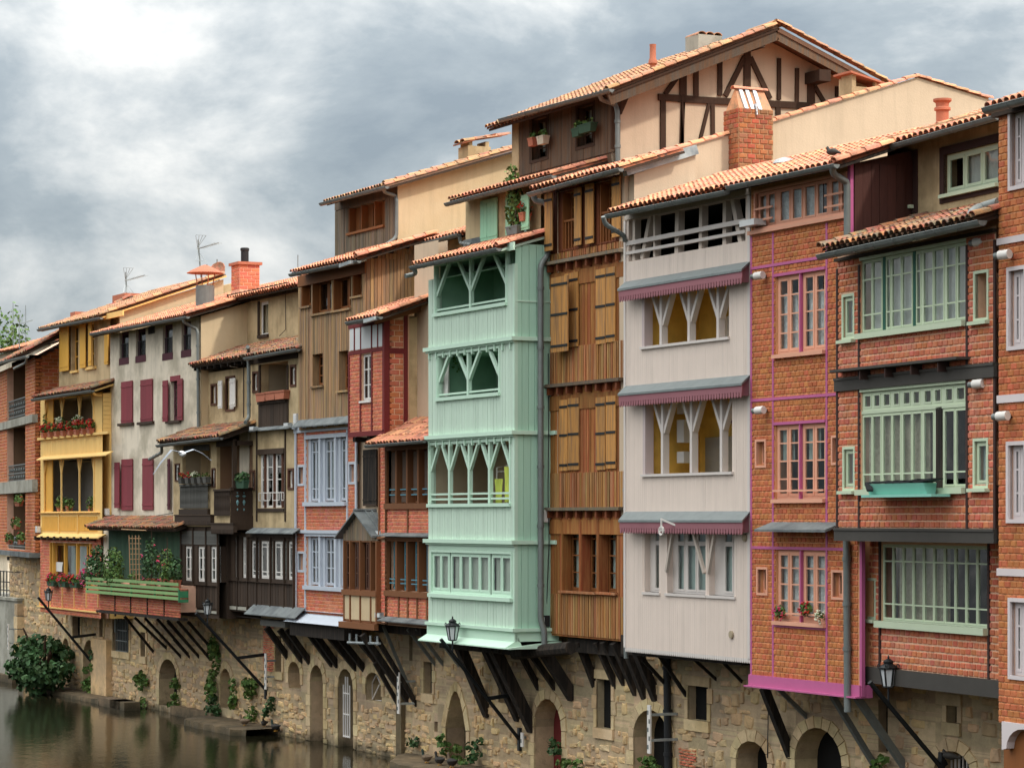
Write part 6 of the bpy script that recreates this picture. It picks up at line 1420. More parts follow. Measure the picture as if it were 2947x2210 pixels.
for z0, z1 in ((b1b, b1t), (zb2, zt2)): h.box('band', M['band_dark'], X0 - .02, X1 + .03, d - .07, d + .01, z0, z1); h.box('band_edge', M['band_dark'], X0 - .02, X1 + .03, d - .09, d - .071, z1 - .05, z1)
for x in (X0 + .02, wA[0] - .05, wA[1] + .05, X1 - .02):
    h.box('post', M['dark_post'], x - .035, x + .035, d - .03, d, b1t, zt); h.box('post', M['dark_post'], x - .035, x + .035, d - .03, d, zt2, b1b)
h.zoom(*N2); h.box('fascia', M['wood_dark'], X0 - .05, X1, d - .06, d + .02, wA[3] + .07, zt + .2)
a = (h.Z(240, 1375, d) + h.Z(1635, 1205, d)) / 2; h.box('shelf', M['band_dark'], h.X(280, d), h.X(1635, d), d - .3, d, a - .03, a + .02)
for f in (.1, .35, .6, .85): x = wA[0] + W_ * f; h.box('bracket', M['dark_post'], x - .02, x + .02, d - .25, d, a - .22, a - .03)
# flower trough
h.zoom(*N3); tx0, tx1 = h.X(585, d - .3), h.X(1200, d - .3); tz = h.Z(800, 1255, d - .3)
b = MB(); b.prism_x([(d - .35, tz - .02), (d - .44, tz + .19), (d - .15, tz + .19), (d - .18, tz - .02)], tx0, tx1); b.box(tx0 - .05, tx1 + .4, d - .5, d - .1, tz - .07, tz - .02); b.build('trough', M['turquoise'], h.root)
b = MB()
for k in range(9):
    x = tx0 + .15 + (tx1 - tx0 - .1) * k / 8; b.beam((x - .15, d - .32, tz + .2 + random.uniform(0, .04)), (x + .22, d - .3, tz + .21 + random.uniform(0, .05)), .26, .03)
b.beam((tx0 + .1, d - .44, tz + .2), (tx0 + .3, d - .5, tz + .06), .12, .04); b.build('black_sheet', M['iron'], h.root)
# upper cream wall set back, above the tiled roof
du = 1.9
h.zoom(*N1); XU0 = h.X(752, du); XU1 = h.X(1935, du); ztu = (h.Z(800, 520, du) + h.Z(1920, 170, du)) / 2; wU = h.r(930, 605, 1035, 1070, du); wV = h.r(1360, 530, 1940, 850, du)
wV = (wV[0], wV[1], (h.Z(1350, 975, du) + h.Z(1920, 835, du)) / 2, (h.Z(1365, 540, du) + h.Z(1920, 405, du)) / 2)
h.wall(XU0, XU1 + .5, zt - .5, ztu + .3, [wU, wV], du, M['cream_dull']); h.shell(XU0, XU1 + .5, zt - .5, ztu, du + .28, 5, M['cream_dull'], ztop_back=ztu + 1)
h.win(wU, du + .08, 1, [], 'sage', 'glass', fw=.06); h.win(wV, du + .06, 3, [], 'sage', 'glass', fw=.07, mw=.06, sash=.05, curtain='curtain', cfrac=(.3, 1, 0, 1))
for q in (wU, wV): h.back(q, du + .6); h.box('sill', M['sage'], q[0] - .06, q[1] + .03, du - .12, du + .05, q[2] - .07, q[2]); surround(h, q, du, 'dark_post', .16, .03)
h.box('timber', M['dark_post'], wU[0] - .16, wU[0] - .08, du - .025, du + .02, wU[2] - .8, wU[2] - .16); h.box('timber', M['dark_post'], wU[1] + .07, wU[1] + .15, du - .025, du + .02, wU[2] - .7, wU[2] - .16)
h.roof((440, 520), (1925, 95), du - .55, du + 2.6, .33, 'tile', board='wood_black'); h.gutter((412, 552), (1925, 125), du - .62)
h.roof((75, 1545), (1700, 1175), d - .5, du, .3, 'tile_old', old=True, verge=2); h.gutter((40, 1605), (1760, 1235), d - .58, r=.1)
h.pipe([(1640, 1215, d - .3), (1660, 1150, d - .1), (1740, 1105, d + .3), (1930, 1050, d + .4)], r=.1, rings=False)
b = MB(); a = h.p(1840, 1130, d); b.box(a[0] - .25, a[0] + .3, d - .3, d + .6, a[1] - .06, a[1] + .0); b.build('foil_cover', M['foil'], h.root)
a = h.p(1335, 225, du + .8); t = h.Z(1330, -50, du + .8)
hh = t - a[1]; b = MB(); b.lathe([(.13, -.6), (.13, hh * .55), (.17, hh * .57), (.17, hh * .66), (.13, hh * .7), (.14, hh * .85), (.19, hh * .92), (.19, hh)], (a[0], du + .8, a[1]), 14); b.build('flue_pipe', M['terracotta'], h.root, smooth=True)
# set back lowest storey
h.zoom(*N4); XL0, XL1 = h.X(470, dl), h.X(1975, dl); wC = h.r(692, 312, 1820, 1180, dl); wC = (wC[0], wC[1], (h.Z(692, 1120, dl) + h.Z(1820, 1215, dl)) / 2, (h.Z(692, 315, dl) + h.Z(1820, 335, dl)) / 2)
sE = h.r(525, 700, 622, 1085, dl)
h.zoom(*R8); zbl = (h.Z(275, 240, dl) + h.Z(1125, 338, dl)) / 2; zbb2 = (h.Z(275, 335, dl) + h.Z(1125, 445, dl)) / 2
h.wall(XL0, XL1, zbl, zb2 + .1, [wC, sE], dl, M['mortar_light'], name='lower_wall'); h.shell(XL0, XL1, zbl, zb2, dl + .28, 3, M['mortar_light'])
h.bricks((XL0, XL1, zbl, zb2), [wC, sE], dl, M['brick_red'], .132, .19, joint=.03, proud=.02, wob=.004)
h.win(wC, dl + .03, 10, [.22, .775], 'sage', 'glass', fw=.035, mw=.02, sash=.03, curtain='curtain_stripe', cdep=.12, cfrac=(.1, .6, 0, 1)); h.back(wC, dl + .9)
h.win(sE, dl + .03, 1, [], 'sage', 'glass', fw=.045, sash=.04); h.back(sE, dl + .5); surround(h, sE, dl, 'sage', .055, .025); h.box('sill', M['sage'], sE[0] - .12, sE[1] + .1, dl - .12, dl + .02, sE[2] - .12, sE[2] - .055)
h.box('sill', M['sage'], wC[0] - .08, wC[1] + .05, dl - .14, dl + .03, wC[2] - .13, wC[2])
for x in (wC[0] - .05, wC[1] + .05): h.box('post', M['dark_post'], x - .035, x + .035, dl - .03, dl, zbl, zb2)
h.box('soffit', M['wood_black'], X0, X1, d + .05, dl + .1, zb2 + .02, zb2 + .08); h.box('beam', M['band_dark'], XL0 - .25, XL1 + .3, dl - .12, dl + .2, zbb2, zbl)
h.box('recess_wall', M['wood_black'], XL0 - .35, XL0 - .02, dl + .05, dl + .2, zbb2, zb2)
h.done(); H11 = h

# ================================================================ brick house with white windows, right edge
mat('white_window', (216, 204, 204), 0.55, 0.02, noise=0.06, bump=0.02)
h = House('white_window_house', 'orange brick house with white casements and white stone bands at the right edge', 'house', 2873, -2.35, -1500)
d = 0.0
h.zoom(*N1); X0, X1 = h.X(1935, d), h.X(2900, d); zt = h.Z(1940, 110, d)
q1 = h.r(2075, 95, 2230, 845, d)
h.zoom(*N2); q2 = h.r(2060, 300, 2222, 1080, d); h.zoom(*N3); q3 = h.r(2055, 745, 2222, 1525, d); h.zoom(*N4); q4 = h.r(2075, 925, 2240, 1720, d); h.zoom(*R8); zb = h.Z(1140, 595, d)
qs = [q1, q2, q3, q4]
h.wall(X0, X1, zb, zt, qs, d, M['mortar_tan']); h.shell(X0, X1, zb, zt, .28, 4, M['mortar_tan'], ztop_back=zt + 1)
h.bricks((X0, X1 - 2, zb, zt), qs, d, M['brick_orange'], .12, .2, joint=.016, proud=.018, wob=.002)
for q in qs: h.win(q, d + .06, 2, [.33, .65], 'white_window', 'glass', fw=.06, sash=.05, curtain='curtain', cfrac=(.3, 1, 0, 1)); h.back(q, d + .6); surround(h, q, d, 'white_window', .07, .05)
h.zoom(*N1)
h.box('stone_band', M['white_window'], X0, X1, d - .05, d, h.Z(1940, 1500, d), h.Z(1940, 1430, d)); h.zoom(*N3); h.box('stone_band', M['white_window'], X0, X1, d - .05, d, h.Z(1940, 298, d), h.Z(1940, 215, d)); h.zoom(*N4); h.box('stone_band', M['white_window'], X0, X1, d - .05, d, h.Z(1945, 648, d), h.Z(1945, 570, d))
h.zoom(*N1); h.roof((1830, 20), (2900, -260), d - .55, 3.0, .33, 'tile', board='wood_black'); h.gutter((1800, 50), (2900, -230), d - .62, r=.1)
h.box('cornice', M['wood_dark'], X0 - .1, X1, d - .1, d + .1, zt - .05, zt + .2)
h.zoom(*R8); a = h.p(1142, 600, d); b = MB(); n = 10; R_ = .55
for k in range(2):
    cx = a[0] + .75 + k * 1.4; pr = [(cx - .7, a[1] + .05), (cx + .7, a[1] + .05), (cx + .7, a[1] - .45)] + [(cx + R_ * math.cos(t), a[1] - .42 + .38 * math.sin(t)) for t in [math.pi * i / n for i in range(n + 1)]] + [(cx - .7, a[1] - .45)]
    b.prism(pr, d - .06, d + .1)
b.build('arched_frieze', M['white_window'], h.root); h.box('soffit_board', M['oak'], X0, X1, d + .1, d + .5, a[1] - .9, a[1] - .1)
h.done(); H12 = h
# ================================================================ setting: water, ground, river wall
def water_mat():
    m = bpy.data.materials.new('river_water'); m.use_nodes = True; MATS['river_water'] = m
    nt = m.node_tree; N = nt.nodes.new; L = nt.links.new; b = nt.nodes['Principled BSDF']
    b.inputs['Base Color'].default_value = (0.014, 0.013, 0.007, 1); b.inputs['Roughness'].default_value = 0.04; b.inputs['IOR'].default_value = 1.2
    g = N('ShaderNodeNewGeometry'); mp = N('ShaderNodeMapping'); mp.inputs['Rotation'].default_value = (0, 0, -PHI)
    mp.inputs['Scale'].default_value = (0.9, 2.4, 1); L(g.outputs['Position'], mp.inputs['Vector'])
    # wavelets lie across the line of sight, broken up by slower swell
    mp.inputs['Rotation'].default_value = (0, 0, math.radians(64)); mp.inputs['Scale'].default_value = (0.6, 1.3, 1)
    n1 = N('ShaderNodeTexNoise'); n1.inputs['Scale'].default_value = 1.5; n1.inputs['Detail'].default_value = 5; n1.inputs['Roughness'].default_value = 0.6; L(mp.outputs[0], n1.inputs['Vector'])
    n2 = N('ShaderNodeTexNoise'); n2.inputs['Scale'].default_value = 7.0; n2.inputs['Detail'].default_value = 3; L(mp.outputs[0], n2.inputs['Vector'])
    ma = N('ShaderNodeMath'); ma.operation = 'MULTIPLY_ADD'; ma.inputs[1].default_value = 0.5; L(n2.outputs['Fac'], ma.inputs[0]); L(n1.outputs['Fac'], ma.inputs[2])
    bp = N('ShaderNodeBump'); bp.inputs['Strength'].default_value = 0.16; bp.inputs['Distance'].default_value = 0.05; L(ma.outputs[0], bp.inputs['Height']); L(bp.outputs[0], b.inputs['Normal'])
    return m
water_mat()
b = MB(); b.poly([(-900, -900, 0), (400, -900, 0), (400, 0.4, 0), (-900, 0.4, 0)]); tag(b.build('water', M['river_water']), 'calm dark green river in front of the houses', None, kind='structure')
mat('ground', (120, 112, 96), 0.95, 0, noise=0.2)
b = MB(); b.poly([(-900, 0.7, 3.4), (400, 0.7, 3.4), (400, 900, 3.4), (-900, 900, 3.4)]); tag(b.build('ground', M['ground']), 'street level ground behind the row of houses', None, kind='structure')

def stone_mat(name, c1, c2, c3):
    m = mat(name, c1, 0.95, 0.2, hue=0.012, noise=0.34, nscale=5, col2=c2, c2scale=0.5, c2amt=(0.42, 0.6), bump=0.6, bscale=18)
    nt = m.node_tree; N = nt.nodes.new; L = nt.links.new; b = nt.nodes['Principled BSDF']
    src = b.inputs['Base Color'].links[0].from_socket
    g = N('ShaderNodeNewGeometry'); sp = N('ShaderNodeSeparateXYZ'); L(g.outputs['Position'], sp.inputs[0])
    n = N('ShaderNodeTexNoise'); n.inputs['Scale'].default_value = 1.6; n.inputs['Detail'].default_value = 6; n.inputs['Roughness'].default_value = 0.7; L(g.outputs['Position'], n.inputs['Vector'])
    # wet, algae covered foot of the wall, and soot stains
    a = N('ShaderNodeMath'); a.operation = 'MULTIPLY_ADD'; a.inputs[1].default_value = -1.1; a.inputs[2].default_value = 0.95; L(n.outputs['Fac'], a.inputs[0])
    s = N('ShaderNodeMath'); s.operation = 'ADD'; L(sp.outputs[2], s.inputs[0]); L(a.outputs[0], s.inputs[1])
    mr = N('ShaderNodeMapRange'); mr.inputs[1].default_value = 0.35; mr.inputs[2].default_value = 0.75; mr.inputs[3].default_value = 0.85; mr.inputs[4].default_value = 0.0; L(s.outputs[0], mr.inputs[0])
    mx = N('ShaderNodeMix'); mx.data_type = 'RGBA'; L(mr.outputs[0], mx.inputs[0]); L(src, mx.inputs[6]); mx.inputs[7].default_value = (*lin((58, 54, 40)), 1)
    n3 = N('ShaderNodeTexNoise'); n3.inputs['Scale'].default_value = 2.6; n3.inputs['Detail'].default_value = 9; n3.inputs['Roughness'].default_value = 0.72; L(g.outputs['Position'], n3.inputs['Vector'])
    m3 = N('ShaderNodeMapRange'); m3.inputs[1].default_value = 0.56; m3.inputs[2].default_value = 0.7; m3.inputs[4].default_value = 0.6; L(n3.outputs['Fac'], m3.inputs[0])
    mx2 = N('ShaderNodeMix'); mx2.data_type = 'RGBA'; L(m3.outputs[0], mx2.inputs[0]); L(mx.outputs[2], mx2.inputs[6]); mx2.inputs[7].default_value = (*lin(c3), 1)
    L(mx2.outputs[2], b.inputs['Base Color']); return m
stone_mat('stone', (210, 176, 130), (186, 158, 124), (126, 106, 84)); stone_mat('wall_mortar', (188, 164, 130), (164, 144, 118), (112, 96, 78)); stone_mat('dressed_stone', (204, 180, 142), (184, 158, 118), (140, 116, 84)); stone_mat('stone_dark', (120, 102, 78), (98, 84, 66), (70, 60, 48))
def unit_stone(m, k=0):
    key = ('s', m.name, k)
    if key not in UNIT:
        r = random.Random(100 + k); b = MB(); n = 8; ring = []; base = []
        cs = [(0, 0), (.5, 0), (1, 0), (1, .5), (1, 1), (.5, 1), (0, 1), (0, .5)]
        for i, (x, z) in enumerate(cs):
            j = .10 if i % 2 == 0 else .05; px, pz = x + r.uniform(-j, j * .3) * (1 if x > .5 else -1) * (-1 if x < .5 else 1), z + r.uniform(-j, j) * .8
            px = min(max(x + (r.uniform(.0, .14) if x == 0 else (-r.uniform(.0, .14) if x == 1 else r.uniform(-.1, .1))), 0), 1); pz = min(max(z + (r.uniform(0, .16) if z == 0 else (-r.uniform(0, .16) if z == 1 else r.uniform(-.1, .1))), 0), 1)
            base.append((px, 0.0, pz)); ring.append((.5 + (px - .5) * .84, -1 + r.uniform(0, .35), .5 + (pz - .5) * .80))
        c = (.5 + r.uniform(-.1, .1), -1.08, .5)
        vs = base + ring + [c]; fs = [(i, (i + 1) % n, n + (i + 1) % n, n + i) for i in range(n)] + [(n + i, n + (i + 1) % n, 2 * n) for i in range(n)]
        b.add(vs, fs); UNIT[key] = b.mesh('stone', m)
    return UNIT[key]
USTONE = [lambda m, k=k: unit_stone(m, k) for k in range(6)]

mat('void', (16, 14, 13), 0.95, 0, noise=0.1, bump=0)  # near-black: the shade deep in the wall openings is put into the colour
h = House('river_wall', 'long rubble stone river wall with arched openings carrying the houses', 'wall', 40)
RW = h; TH = .55
P1 = (500, 1760); QQ = (1000, 1760)
XW0 = h.X.__self__.p and None
h.zoom(*C); XW0 = h.X(75); h.zoom(0, 0, 1); XW1 = h.X(3100)
ops = []   # (rect, kind, back material)
def op(z, x0, y0, x1, y1, kind='arch', back='interior', ztop=None):
    h.zoom(*z); q = h.r(x0, y0, x1, y1); cx = h.p((x0 + x1) / 2, y0)[1] if kind in ('arch', 'point') else q[3]
    ops.append(((q[0], q[1], max(q[2], -.4), cx), kind, back))
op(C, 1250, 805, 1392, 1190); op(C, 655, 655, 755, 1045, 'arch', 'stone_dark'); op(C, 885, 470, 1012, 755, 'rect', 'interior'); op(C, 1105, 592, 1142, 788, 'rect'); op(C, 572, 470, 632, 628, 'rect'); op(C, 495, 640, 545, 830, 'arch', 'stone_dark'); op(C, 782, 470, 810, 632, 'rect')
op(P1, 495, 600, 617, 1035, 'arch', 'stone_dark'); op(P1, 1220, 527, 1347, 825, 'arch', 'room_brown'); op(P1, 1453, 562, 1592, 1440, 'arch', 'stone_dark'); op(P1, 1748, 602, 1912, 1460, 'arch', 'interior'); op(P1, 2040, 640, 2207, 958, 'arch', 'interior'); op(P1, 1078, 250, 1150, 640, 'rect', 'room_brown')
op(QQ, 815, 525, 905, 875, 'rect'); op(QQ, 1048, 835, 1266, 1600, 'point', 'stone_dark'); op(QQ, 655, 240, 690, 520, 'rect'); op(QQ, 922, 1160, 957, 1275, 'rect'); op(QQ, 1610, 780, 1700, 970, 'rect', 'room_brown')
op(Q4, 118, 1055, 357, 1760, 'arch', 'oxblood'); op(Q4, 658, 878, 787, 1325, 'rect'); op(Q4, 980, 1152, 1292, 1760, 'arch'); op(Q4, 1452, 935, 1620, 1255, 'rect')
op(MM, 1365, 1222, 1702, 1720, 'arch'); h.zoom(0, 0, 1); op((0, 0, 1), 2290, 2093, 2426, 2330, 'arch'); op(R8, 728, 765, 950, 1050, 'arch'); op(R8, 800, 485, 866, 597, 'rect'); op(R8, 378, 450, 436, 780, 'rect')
holes = [o[0] for o in ops]
ZT = 5.3
h.wall(XW0, XW1, -.6, ZT, holes, 0, M['wall_mortar'], thick=TH)
h.shell(XW0, XW1, -.6, ZT, TH, 1.5, M['wall_mortar'])
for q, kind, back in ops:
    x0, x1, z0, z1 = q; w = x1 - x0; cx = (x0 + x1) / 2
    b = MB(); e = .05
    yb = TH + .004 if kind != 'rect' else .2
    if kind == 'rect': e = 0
    b.poly([(x0 - e, yb, z0 - e), (x1 + e, yb, z0 - e), (x1 + e, yb, z1 + e), (x0 - e, yb, z1 + e)]); b.build('recess', M['void' if back == 'interior' else back], h.root)  # flat sheet across the opening; the void colour paints its dark depth
    if kind in ('arch', 'point'):
        rise = min(w * (.5 if kind == 'arch' else .8), (z1 - z0) * (.45 if kind == 'arch' else .75)); zs = z1 - rise; n = 12; pts = []
        for i in range(n + 1):
            t = math.pi * i / n
            if kind == 'arch': pts.append((cx - w / 2 * math.cos(t), zs + rise * math.sin(t)))
            else: u = i / n; s_ = 1 - abs(2 * u - 1); pts.append((x0 + w * u, zs + rise * (1 - (1 - s_) ** 1.9)))
        b = MB()
        for i in range(n):
            cxr = x0 if i < n / 2 else x1
            b.poly([(cxr, 0.001, z1), (pts[i][0], 0.001, pts[i][1]), (pts[i + 1][0], 0.001, pts[i + 1][1])])
            b.poly([(pts[i][0], .001, pts[i][1]), (pts[i][0], TH, pts[i][1]), (pts[i + 1][0], TH, pts[i + 1][1]), (pts[i + 1][0], .001, pts[i + 1][1])])
        b.poly([(x0, .001, z1), (pts[n // 2][0], .001, pts[n // 2][1]), (x1, .001, z1)]); b.build('spandrel', M['wall_mortar'], h.root)
        # voussoirs
        if w > .5:
            m = max(7, int(w / .17)) | 1; th = .26 if w > 1.0 else .18; 
            def ap(u):
                t = math.pi * u
                if kind == 'arch': return Vector((cx - w / 2 * math.cos(t), 0, zs + rise * math.sin(t)))
                s_ = 1 - abs(2 * u - 1); return Vector((x0 + w * u, 0, zs + rise * (1 - (1 - s_) ** 1.9)))
            for i in range(m):
                a, c = ap((i + .04) / m), ap((i + .96) / m); ctr = Vector((cx, 0, zs - .02)); o1 = a + (a - ctr).normalized() * th * random.uniform(.85, 1.15); o2 = c + (c - ctr).normalized() * th * random.uniform(.9, 1.1)
                b = MB(); b.prism([(a.x, a.z), (c.x, c.z), (o2.x, o2.z), (o1.x, o1.z)], -.035, .02); b.build('voussoir', M['dressed_stone'], h.root)
            zj = zs; k = 0
            while zj > max(z0, 0) + .15:
                hh = min(random.uniform(.28, .42), zj - max(z0, 0)); wd = .2 + .14 * (k % 2)
                for sx in (-1, 1): xa = x0 - wd if sx < 0 else x1; h.box('jamb_stone', M['dressed_stone'], xa, xa + wd, -.03, .02, zj - hh + .015, zj - .005)
                zj -= hh; k += 1
    elif w > .35:
        h.box('lintel', M['dressed_stone'], x0 - .15, x1 + .15, -.05, .03, z1, z1 + .22); h.box('sill', M['dressed_stone'], x0 - .12, x1 + .12, -.06, .03, z0 - .25, z0)
        for sx in (0, 1):
            zz = z0; k = 0
            while zz < z1 - .1: hh = min(random.uniform(.3, .5), z1 - zz); wd = .14 + .1 * (k % 2); xa = x0 - wd if sx == 0 else x1; h.box('jamb_stone', M['dressed_stone'], xa, xa + wd, -.03, .02, zz + .01, zz + hh - .01); zz += hh; k += 1
# rubble: uneven courses of stones
rnd = random.Random(42); z = -.15
inf = [(q[0] - .24 if k != 'rect' else q[0] - .2, q[1] + .24 if k != 'rect' else q[1] + .2, q[2] - .05, q[3] + .24) for q, k, b_ in ops]
while z < ZT - .1:
    ch = rnd.uniform(.16, .36); x = XW0 + rnd.uniform(0, .3)
    while x < XW1:
        w = rnd.uniform(.2, .62) if rnd.random() > .25 else rnd.uniform(.1, .25)
        hz = ch * rnd.uniform(.55, 1.2); zz = z + rnd.uniform(-.07, .07)
        if rnd.random() > .13 and not any(q[0] < x + w and q[1] > x and q[2] < zz + hz and q[3] > zz for q in inf):
            h.piece('stone', USTONE[rnd.randrange(6)], M['stone'] if rnd.random() > .12 else M['dressed_stone'], (x + .012, 0.002, zz), (w - .028, rnd.uniform(.02, .06), hz - .03), (0, rnd.uniform(-.09, .09), 0))
        x += w
    z += ch
# patches of thin red bricks in the rubble
for z_, x0, y0, x1, y1 in ((MM, 765, 1290, 945, 1512), (P1, 960, 150, 1075, 640), (P1, 1000, 520, 1060, 640)):
    h.zoom(*z_); q = h.r(x0, y0, x1, y1); h.bricks(q, [], -.02, M['brick_salmon'], .07, .24, proud=.03, joint=.03, wob=.01)
# projecting piers and footing
h.zoom(*QQ); x = h.X(575); h.box('pier', M['stone_dark'], x - .1, x + .28, -.14, .05, -.5, h.Z(560, 840))
h.zoom(*C); q = h.r(760, 640, 880, 1070); h.box('pier', M['stone'], q[0], q[1], -.25, .05, -.5, q[3])
h.zoom(*P1); q = h.r(60, 940, 480, 1060); h.box('footing', M['stone_dark'], h.X(50), h.X(480), -.3, .02, -.5, .32)
# low quay ledges at the foot of the wall
for z_, xa, xb, ww, zz in ((C, 430, 1040, 1.0, .16), (P1, 400, 1145, 1.5, .2), (QQ, 640, 2300, 1.5, .2)):
    h.zoom(*z_); x0, x1 = h.X(xa), h.X(xb); b = MB(); n = 24; vs = []; r_ = random.Random(int(x0)); 
    for i in range(n + 1):
        u = i / n; y = -ww * min(1, 4 * u + .15) * (1 if u < .95 else .8) + r_.uniform(-.06, .06); x = x0 + (x1 - x0) * u; vs += [(x, .1, zz + .03), (x, y, zz + r_.uniform(-.03, .02)), (x, y - .05, -.3)]
    fs = []
    for i in range(n): a = 3 * i; fs += [(a, a + 1, a + 4, a + 3), (a + 1, a + 2, a + 5, a + 4)]
    b.add(vs, fs); b.build('ledge', M['stone_dark'], h.root)
h.zoom(*C); 
for x0, x1 in ((835, 1000), (920, 1035)): q = h.r(x0, 1085, x1, 1130, -.9); h.box('loose_block', M['stone_dark'], q[0], q[1], -1.2, -.6, 0, .3)
# iron grilles
h.zoom(*C); q = h.r(912, 575, 1000, 750); b = MB()
for k in range(8): x = q[0] + (q[1] - q[0]) * k / 7; b.box(x - .015, x + .015, -.03, 0, q[2], q[3] + .8)
for f in (0, .5, 1): z = q[2] + (q[3] - q[2]) * f; b.box(q[0], q[1], -.035, -.005, z - .02, z + .02)
b.tube([((q[0] + q[1]) / 2 - .3, -.15, q[3] + .9), ((q[0] + q[1]) / 2 - .3, -.15, q[2] + .7)], .06, 8); b.build('grille', M['zinc'], h.root)
h.zoom(*P1); q = h.r(1800, 640, 1866, 1340, -.02); b = MB()
for k in range(4): x = q[0] + (q[1] - q[0]) * k / 3; b.box(x - .018, x + .018, -.03, .0, q[2], q[3] - .25 * abs(k - 1.5))
for f in (0.02, .36, .68): z = q[2] + (q[3] - q[2]) * f; b.box(q[0], q[1], -.032, .002, z - .02, z + .02)
b.build('grille_gate', M['white_paint'], h.root)
h.zoom(*P1); a = ops[11][0]; b = MB()
for p, q in (((2105, 940), (2105, 760)), ((2105, 760), (2150, 665)), ((2150, 665), (2205, 780)), ((2105, 940), (2185, 770)), ((2105, 940), (2205, 940))): s_, t_ = h.p(*p, .2), h.p(*q, .2); b.beam((s_[0], .2, s_[1]), (t_[0], .2, t_[1]), .03, .03)
b.build('window_frame', M['white_paint'], h.root)
h.zoom(*R8); q = h.r(735, 800, 950, 900); b = MB()
for k in range(9): x = q[0] + (q[1] - q[0]) * (k + .5) / 9; b.box(x - .012, x + .012, .3, .33, q[2] - .5, q[3] + .05)
b.build('grille', M['white_paint'], h.root)
# dark downpipe with measuring staff
h.zoom(*Q4); x = h.p(1275, 900, -.12); h.pipe([(1262, 640, -.12), (1278, 1760, -.12)], m='iron', r=.09)
def staff(z_, px, y0, y1, d, arms):
    h.zoom(*z_); a, b_ = h.p(px, y0, d), h.p(px, y1, d); t = empty('measuring_staff', h.W(a[0], d, b_[1]), h.rz)
    b = MB(); H_ = a[1] - b_[1]; b.box(-.07, .07, -.02, .02, 0, H_); b.build('board', M['white_paint'], t)
    k = MB(); n = int(H_ / .1)
    for i in range(n):
        if i % 2: k.box(-.07 + .07 * (i // 2 % 2), .0 + .07 * (i // 2 % 2), -.024, -.021, i * .1, i * .1 + .1)
    k.build('scale_marks', M['zinc'], t)
    for ya in arms: z = h.p(px, ya, d)[1] - b_[1]; b = MB(); b.box(-.02, .02, .02, -d, z - .03, z + .03); b.build('arm', M['zinc_light'], t)
    return t
tag(staff(Q4, 1112, 1110, 1530, -.75, (1195, 1417)), 'white measuring staff in front of the wide arch with the black pipe', 'gauge', 'measuring staffs on the river wall')
tag(staff(P1, 975, 440, 822, -.35, (520, 690)), 'white measuring staff beside the red brick recess in the river wall', 'gauge', 'measuring staffs on the river wall')
tag(staff(QQ, 542, 640, 1080, -.55, (740, 975)), 'white measuring staff by the dark pier with two long wooden struts', 'gauge', 'measuring staffs on the river wall')
tag(staff(C, 65, 530, 728, -.5, (570, 680)), 'white measuring staff against the pale concrete wall at the far left', 'gauge', 'measuring staffs on the river wall')
tag(staff(QQ, 1855, 1280, 1430, -.15, (1330,)), 'short grey measuring staff at the foot of the lamp mast under the mint house', 'gauge', 'measuring staffs on the river wall')
h.done()

# ---------------------------------------------------------------- struts and joists that carry the houses
def struts(hh, z_, lst, m='wood_black', w=.17):
    hh.zoom(*z_)
    for q in lst:
        b_, t_ = q[0], q[1]; hh.strut(M[q[3] if len(q) > 3 else m], b_, t_, (q[2] if len(q) > 2 else w) * .86)
struts(HT, C, [((1205, 770), (975, 470)), ((1305, 735), (1055, 480)), ((1415, 800), (1135, 485)), ((1485, 800), (1230, 490)), ((1555, 800), (1310, 500))], w=.1)
struts(H4, C, [((1640, 815), (1390, 505), .1), ((1640, 720), (1480, 520), .1)]); struts(H4, P1, [((170, 500), (0, 290), .1), ((265, 495), (-60, 110), .1), ((360, 490), (40, 100), .1), ((420, 430), (150, 105), .1)])
struts(H4, P1, [((1200, 490), (985, 165))], w=.2)
struts(H5, P1, [((1355, 530), (1125, 190)), ((1435, 545), (1205, 190)), ((1672, 570), (1410, 195)), ((1728, 580), (1475, 200))], w=.2)
struts(H6, P1, [((1925, 610), (1615, 215)), ((2015, 620), (1715, 220))], w=.2)
struts(H6, QQ, [((385, 640), (95, 265), .2), ((530, 1000), (290, 540), .13), ((640, 960), (160, 240), .2), ((725, 1000), (300, 260), .14), ((700, 960), (380, 150), .09, 'zinc'), ((925, 580), (640, 180), .1, 'zinc'), ((1010, 580), (735, 180), .1, 'zinc')])
struts(H7, QQ, [((1180, 590), (990, 310), .1, 'zinc'), ((1480, 1100), (1165, 300), .3), ((1805, 1140), (1465, 370), .28), ((1950, 1255), (1560, 400), .32), ((2015, 820), (1850, 470), .16), ((2190, 820), (1965, 470), .16)])
struts(H8, Q4, [((435, 1050), (215, 670), .3), ((632, 950), (500, 560), .2), ((808, 960), (650, 565), .16), ((885, 930), (715, 560), .18), ((985, 1015), (805, 570), .2)])
struts(H9, Q4, [((1065, 1050), (905, 600), .22), ((1160, 1065), (1005, 640), .24), ((1300, 1000), (1055, 715), .09), ((1435, 1060), (1180, 655), .09), ((1690, 905), (1465, 680), .07)]); struts(H9, MM, [((1440, 640), (1180, 345), .07)])
struts(H10, MM, [((1920, 1390), (1655, 660), .2), ((2100, 985), (1790, 650), .1, 'zinc')]); struts(H10, R8, [((350, 870), (95, 425), .13, 'zinc'), ((530, 872), (250, 440), .16, 'zinc')])
H7.zoom(*QQ)
for x, y, ln in ((1220, 308, 1.0), (1295, 320, 1.1), (1385, 345, 1.3), (1515, 360, 1.2), (1600, 395, 1.4)):
    a = H7.p(x, y, -1.35); b = MB(); b.tube([(a[0], -1.35, a[1]), (a[0] + ln * .45, -.0, a[1] + (.1 if ln > 1.5 else .02))], .13, 8); b.build('log_joist', M['wood_black'], H7.root)
for hh, d0, x0, x1 in ((H8, -.6, None, None), (H9, -1.25, None, None)): pass
